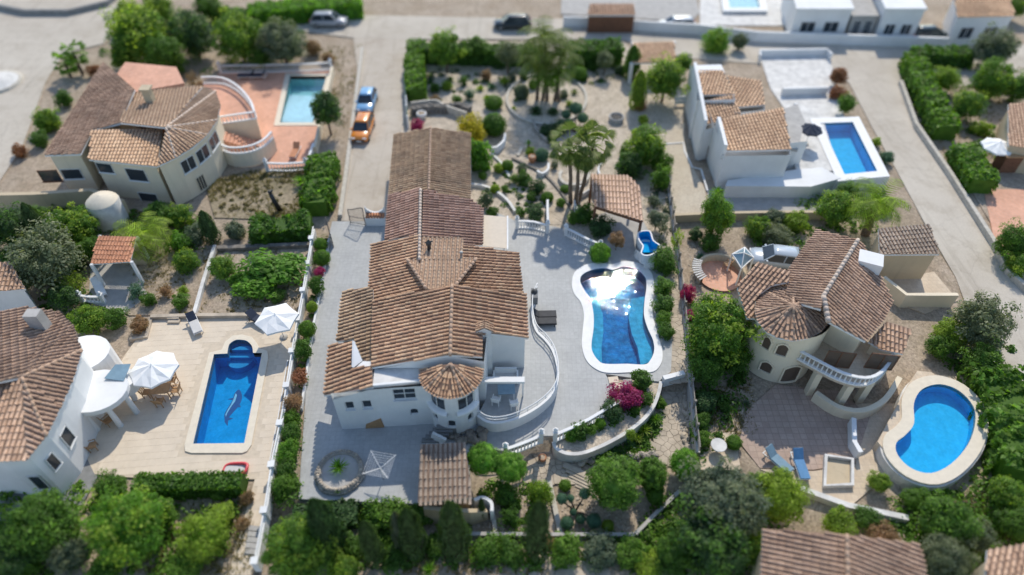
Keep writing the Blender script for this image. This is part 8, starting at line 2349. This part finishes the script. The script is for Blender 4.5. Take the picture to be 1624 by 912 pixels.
# garden gravel: scattered stones in the beds
def pebbles(name, poly_px, n, z, s, m, seed):
    r = np.random.default_rng(seed); pl_ = px_poly(poly_px, z); A = np.array(pl_)
    X = r.uniform(A[:, 0].min(), A[:, 0].max(), n * 3); Y = r.uniform(A[:, 1].min(), A[:, 1].max(), n * 3)
    k = inside(X, Y, pl_); X, Y = X[k][:n], Y[k][:n]; q = len(X)
    S = s * r.uniform(.5, 1.4, q); rot = r.uniform(0, 6.28, q)
    base = np.array([[1, 0, 0], [0, 1, 0], [-1, 0, 0], [0, -1, 0], [0, 0, .7]])
    V = np.zeros((q, 5, 3))
    for i, b in enumerate(base):
        V[:, i, 0] = X + (b[0] * np.cos(rot) - b[1] * np.sin(rot) * .7) * S; V[:, i, 1] = Y + (b[0] * np.sin(rot) + b[1] * np.cos(rot) * .7) * S; V[:, i, 2] = z + b[2] * S
    T = (np.arange(q)[:, None, None] * 5 + np.array([[0, 1, 4], [1, 2, 4], [2, 3, 4], [3, 0, 4]])[None]).reshape(-1, 3)
    link(name, np_mesh(name, V.reshape(-1, 3), None, T, [M[m]]), None, kind='stuff')
pebbles('garden_pebbles', [(655,150),(1080,110),(1070,240),(1056,310),(900,350),(815,345),(746,325),(746,205)], 1500, 0.03, 0.09, 'path_stone', 21)
pebbles('garden_pebbles', [(790,770),(870,760),(900,770),(1000,800),(1000,845),(740,845)], 500, LOW + 0.02, 0.09, 'path_stone', 22)
pebbles('garden_pebbles', [(1090,380),(1130,390),(1110,470),(1095,470)], 160, -0.04, 0.12, 'path_stone', 23)

# undergrowth: low leafy cover between the plants, too tangled to count
def undergrowth(poly_px, n, leaf, h, z=0.0, seed=1, ls=0.13, name='undergrowth'):
    r = np.random.default_rng(seed); pl_ = px_poly(poly_px, z); A = np.array(pl_)
    X = r.uniform(A[:, 0].min(), A[:, 0].max(), n * 4); Y = r.uniform(A[:, 1].min(), A[:, 1].max(), n * 4)
    k = inside(X, Y, pl_); X, Y = X[k][:n], Y[k][:n]; m = len(X)
    R_ = h * r.uniform(.35, 1.2, m); per = 46
    ci = np.repeat(np.arange(m), per); d = r.normal(size=(m * per, 3)); d[:, 2] = np.abs(d[:, 2]); d /= np.linalg.norm(d, axis=1, keepdims=True)
    Pp = np.stack([X[ci], Y[ci], np.full(len(ci), z)], 1) + d * (R_[ci] * r.uniform(.5, 1.1, len(ci)))[:, None] * np.array([1.25, 1.25, 1])
    V, Q = leaves(Pp, d + np.array([0, 0, .5]) + r.normal(0, .4, d.shape), ls * r.uniform(.6, 1.4, len(ci)), .55, seed)
    link(name, np_mesh(name, V, Q, mats=[L[leaf]]), None, kind='stuff')
U = undergrowth
U([(470,815),(660,820),(760,850),(1000,858),(1060,800),(1090,860),(1000,900),(640,900),(470,912)], 150, 'mid', 0.55, LOW, 31)
U([(1060,790),(1120,770),(1250,800),(1200,912),(1060,912)], 90, 'green', 0.7, LOW, 32)
U([(0,790),(150,760),(210,790),(390,800),(360,912),(0,912)], 110, 'mid', 0.6, -0.06, 33)
U([(0,325),(150,330),(330,350),(335,385),(280,400),(150,370),(130,470),(200,505),(120,530),(0,430)], 170, 'green', 0.7, -0.06, 34)
U([(170,20),(470,20),(480,95),(330,120),(160,90)], 120, 'green', 0.8, -0.06, 35)
U([(1440,790),(1640,740),(1640,900),(1480,912),(1380,840)], 120, 'mid', 0.7, -0.06, 36)
U([(1450,100),(1560,96),(1640,110),(1640,220),(1550,300),(1480,215)], 70, 'mid', 0.6, 0.0, 37)
U([(1096,480),(1180,470),(1190,600),(1140,700),(1108,700)], 80, 'green', 0.55, -0.06, 38)
U([(1300,315),(1410,310),(1400,360),(1330,370),(1240,400),(1190,390),(1190,350)], 70, 'mid', 0.6, -0.06, 39)
U([(1480,520),(1600,540),(1640,700),(1640,780),(1590,700),(1560,620),(1500,580)], 90, 'green', 0.7, -0.06, 40)
U([(1055,270),(1066,330),(1078,420),(1060,440),(1040,380),(1035,300)], 32, 'grey', 0.4, 0.02, 41, 0.09)
U([(910,690),(1000,668),(1035,640),(1042,612),(990,612),(960,670)], 34, 'green', 0.3, -0.05, 42, 0.09)
U([(890,725),(1000,705),(1040,660),(1052,690),(1010,740),(960,735)], 46, 'mid', 0.32, LOW, 43, 0.1)
U([(1098,620),(1130,600),(1130,760),(1108,740)], 40, 'green', 0.5, -0.3, 44)
U([(760,770),(870,765),(880,845),(780,845)], 30, 'mid', 0.35, LOW, 45, 0.1)
U([(655,100),(980,95),(975,130),(700,160),(656,155)], 44, 'grey', 0.4, 0.0, 46, 0.1)
U([(748,300),(800,270),(870,300),(860,345),(800,330)], 26, 'green', 0.3, 0.02, 47, 0.09)
U([(350,290),(390,275),(500,268),(498,345),(345,345)], 70, 'grass', 0.25, 0.0, 48, 0.09, 'dry_scrub')
U([(455,640),(470,650),(468,800),(440,800)], 40, 'mid', 0.5, 0.2, 49, 0.1)
U([(506,372),(516,380),(500,480),(478,640),(466,640),(490,480)], 34, 'green', 0.35, 0.2, 50, 0.09)
U([(655,110),(980,105),(975,135),(850,130),(690,150)], 40, 'green', 0.32, 0.02, 51, 0.1)
U([(880,700),(925,724),(985,704),(1040,655),(1050,640),(1050,665),(1000,712),(925,735)], 60, 'green', 0.42, LOW, 52, 0.1)
U([(800,290),(870,300),(870,330),(815,325)], 16, 'grey', 0.22, 0.03, 53, 0.08)
# groups: alike things standing about the scene
GROUPS = {'parked_car': 'cars parked on the drives and roads', 'balustrade': 'white balustrades round the terraces', 'sun_lounger': 'sun loungers by the pools',
          'garden_chair': 'garden chairs on the terraces', 'parasol': 'parasols by the pools', 'palm_tree': 'palms in the gardens', 'agave': 'agaves in the gardens',
          'yucca': 'yuccas in the gardens', 'cycad': 'cycads in the round palm bed', 'round_bush': 'round bushes in the gardens', 'shrub': 'shrubs in the gardens',
          'loose_shrub': 'loose shrubs in the gardens', 'leafy_shrub': 'leafy shrubs in the gardens', 'thin_shrub': 'wispy shrubs in the gardens', 'tree': 'trees in the gardens',
          'large_tree': 'large trees in the gardens', 'round_tree': 'compact round trees below the villa', 'olive_tree': 'olive trees in the gardens', 'cypress_tree': 'cypresses in the gardens',
          'fig_tree': 'fig trees behind the patio', 'hedge': 'clipped hedges', 'swimming_pool': 'swimming pools', 'garden_wall': 'low garden walls', 'garden_edging': 'garden edgings',
          'flower_pot': 'flower pots', 'metal_gate': 'gate leaves of the drive', 'far_house': 'houses beyond the top road', 'stone_path': 'crazy paved paths', 'topiary_tree': 'cloud pruned trees',
          'conical_bush': 'tall bushes by the roofed shelter', 'planter_wall': 'white planter walls', 'road_kerb': 'road kerbs'}
for o in list(scene.objects):
    if o.parent is None and o.get('category') and not o.get('group'):
        s = o.name.split('.')[0]
        if s in GROUPS: o['group'] = GROUPS[s]
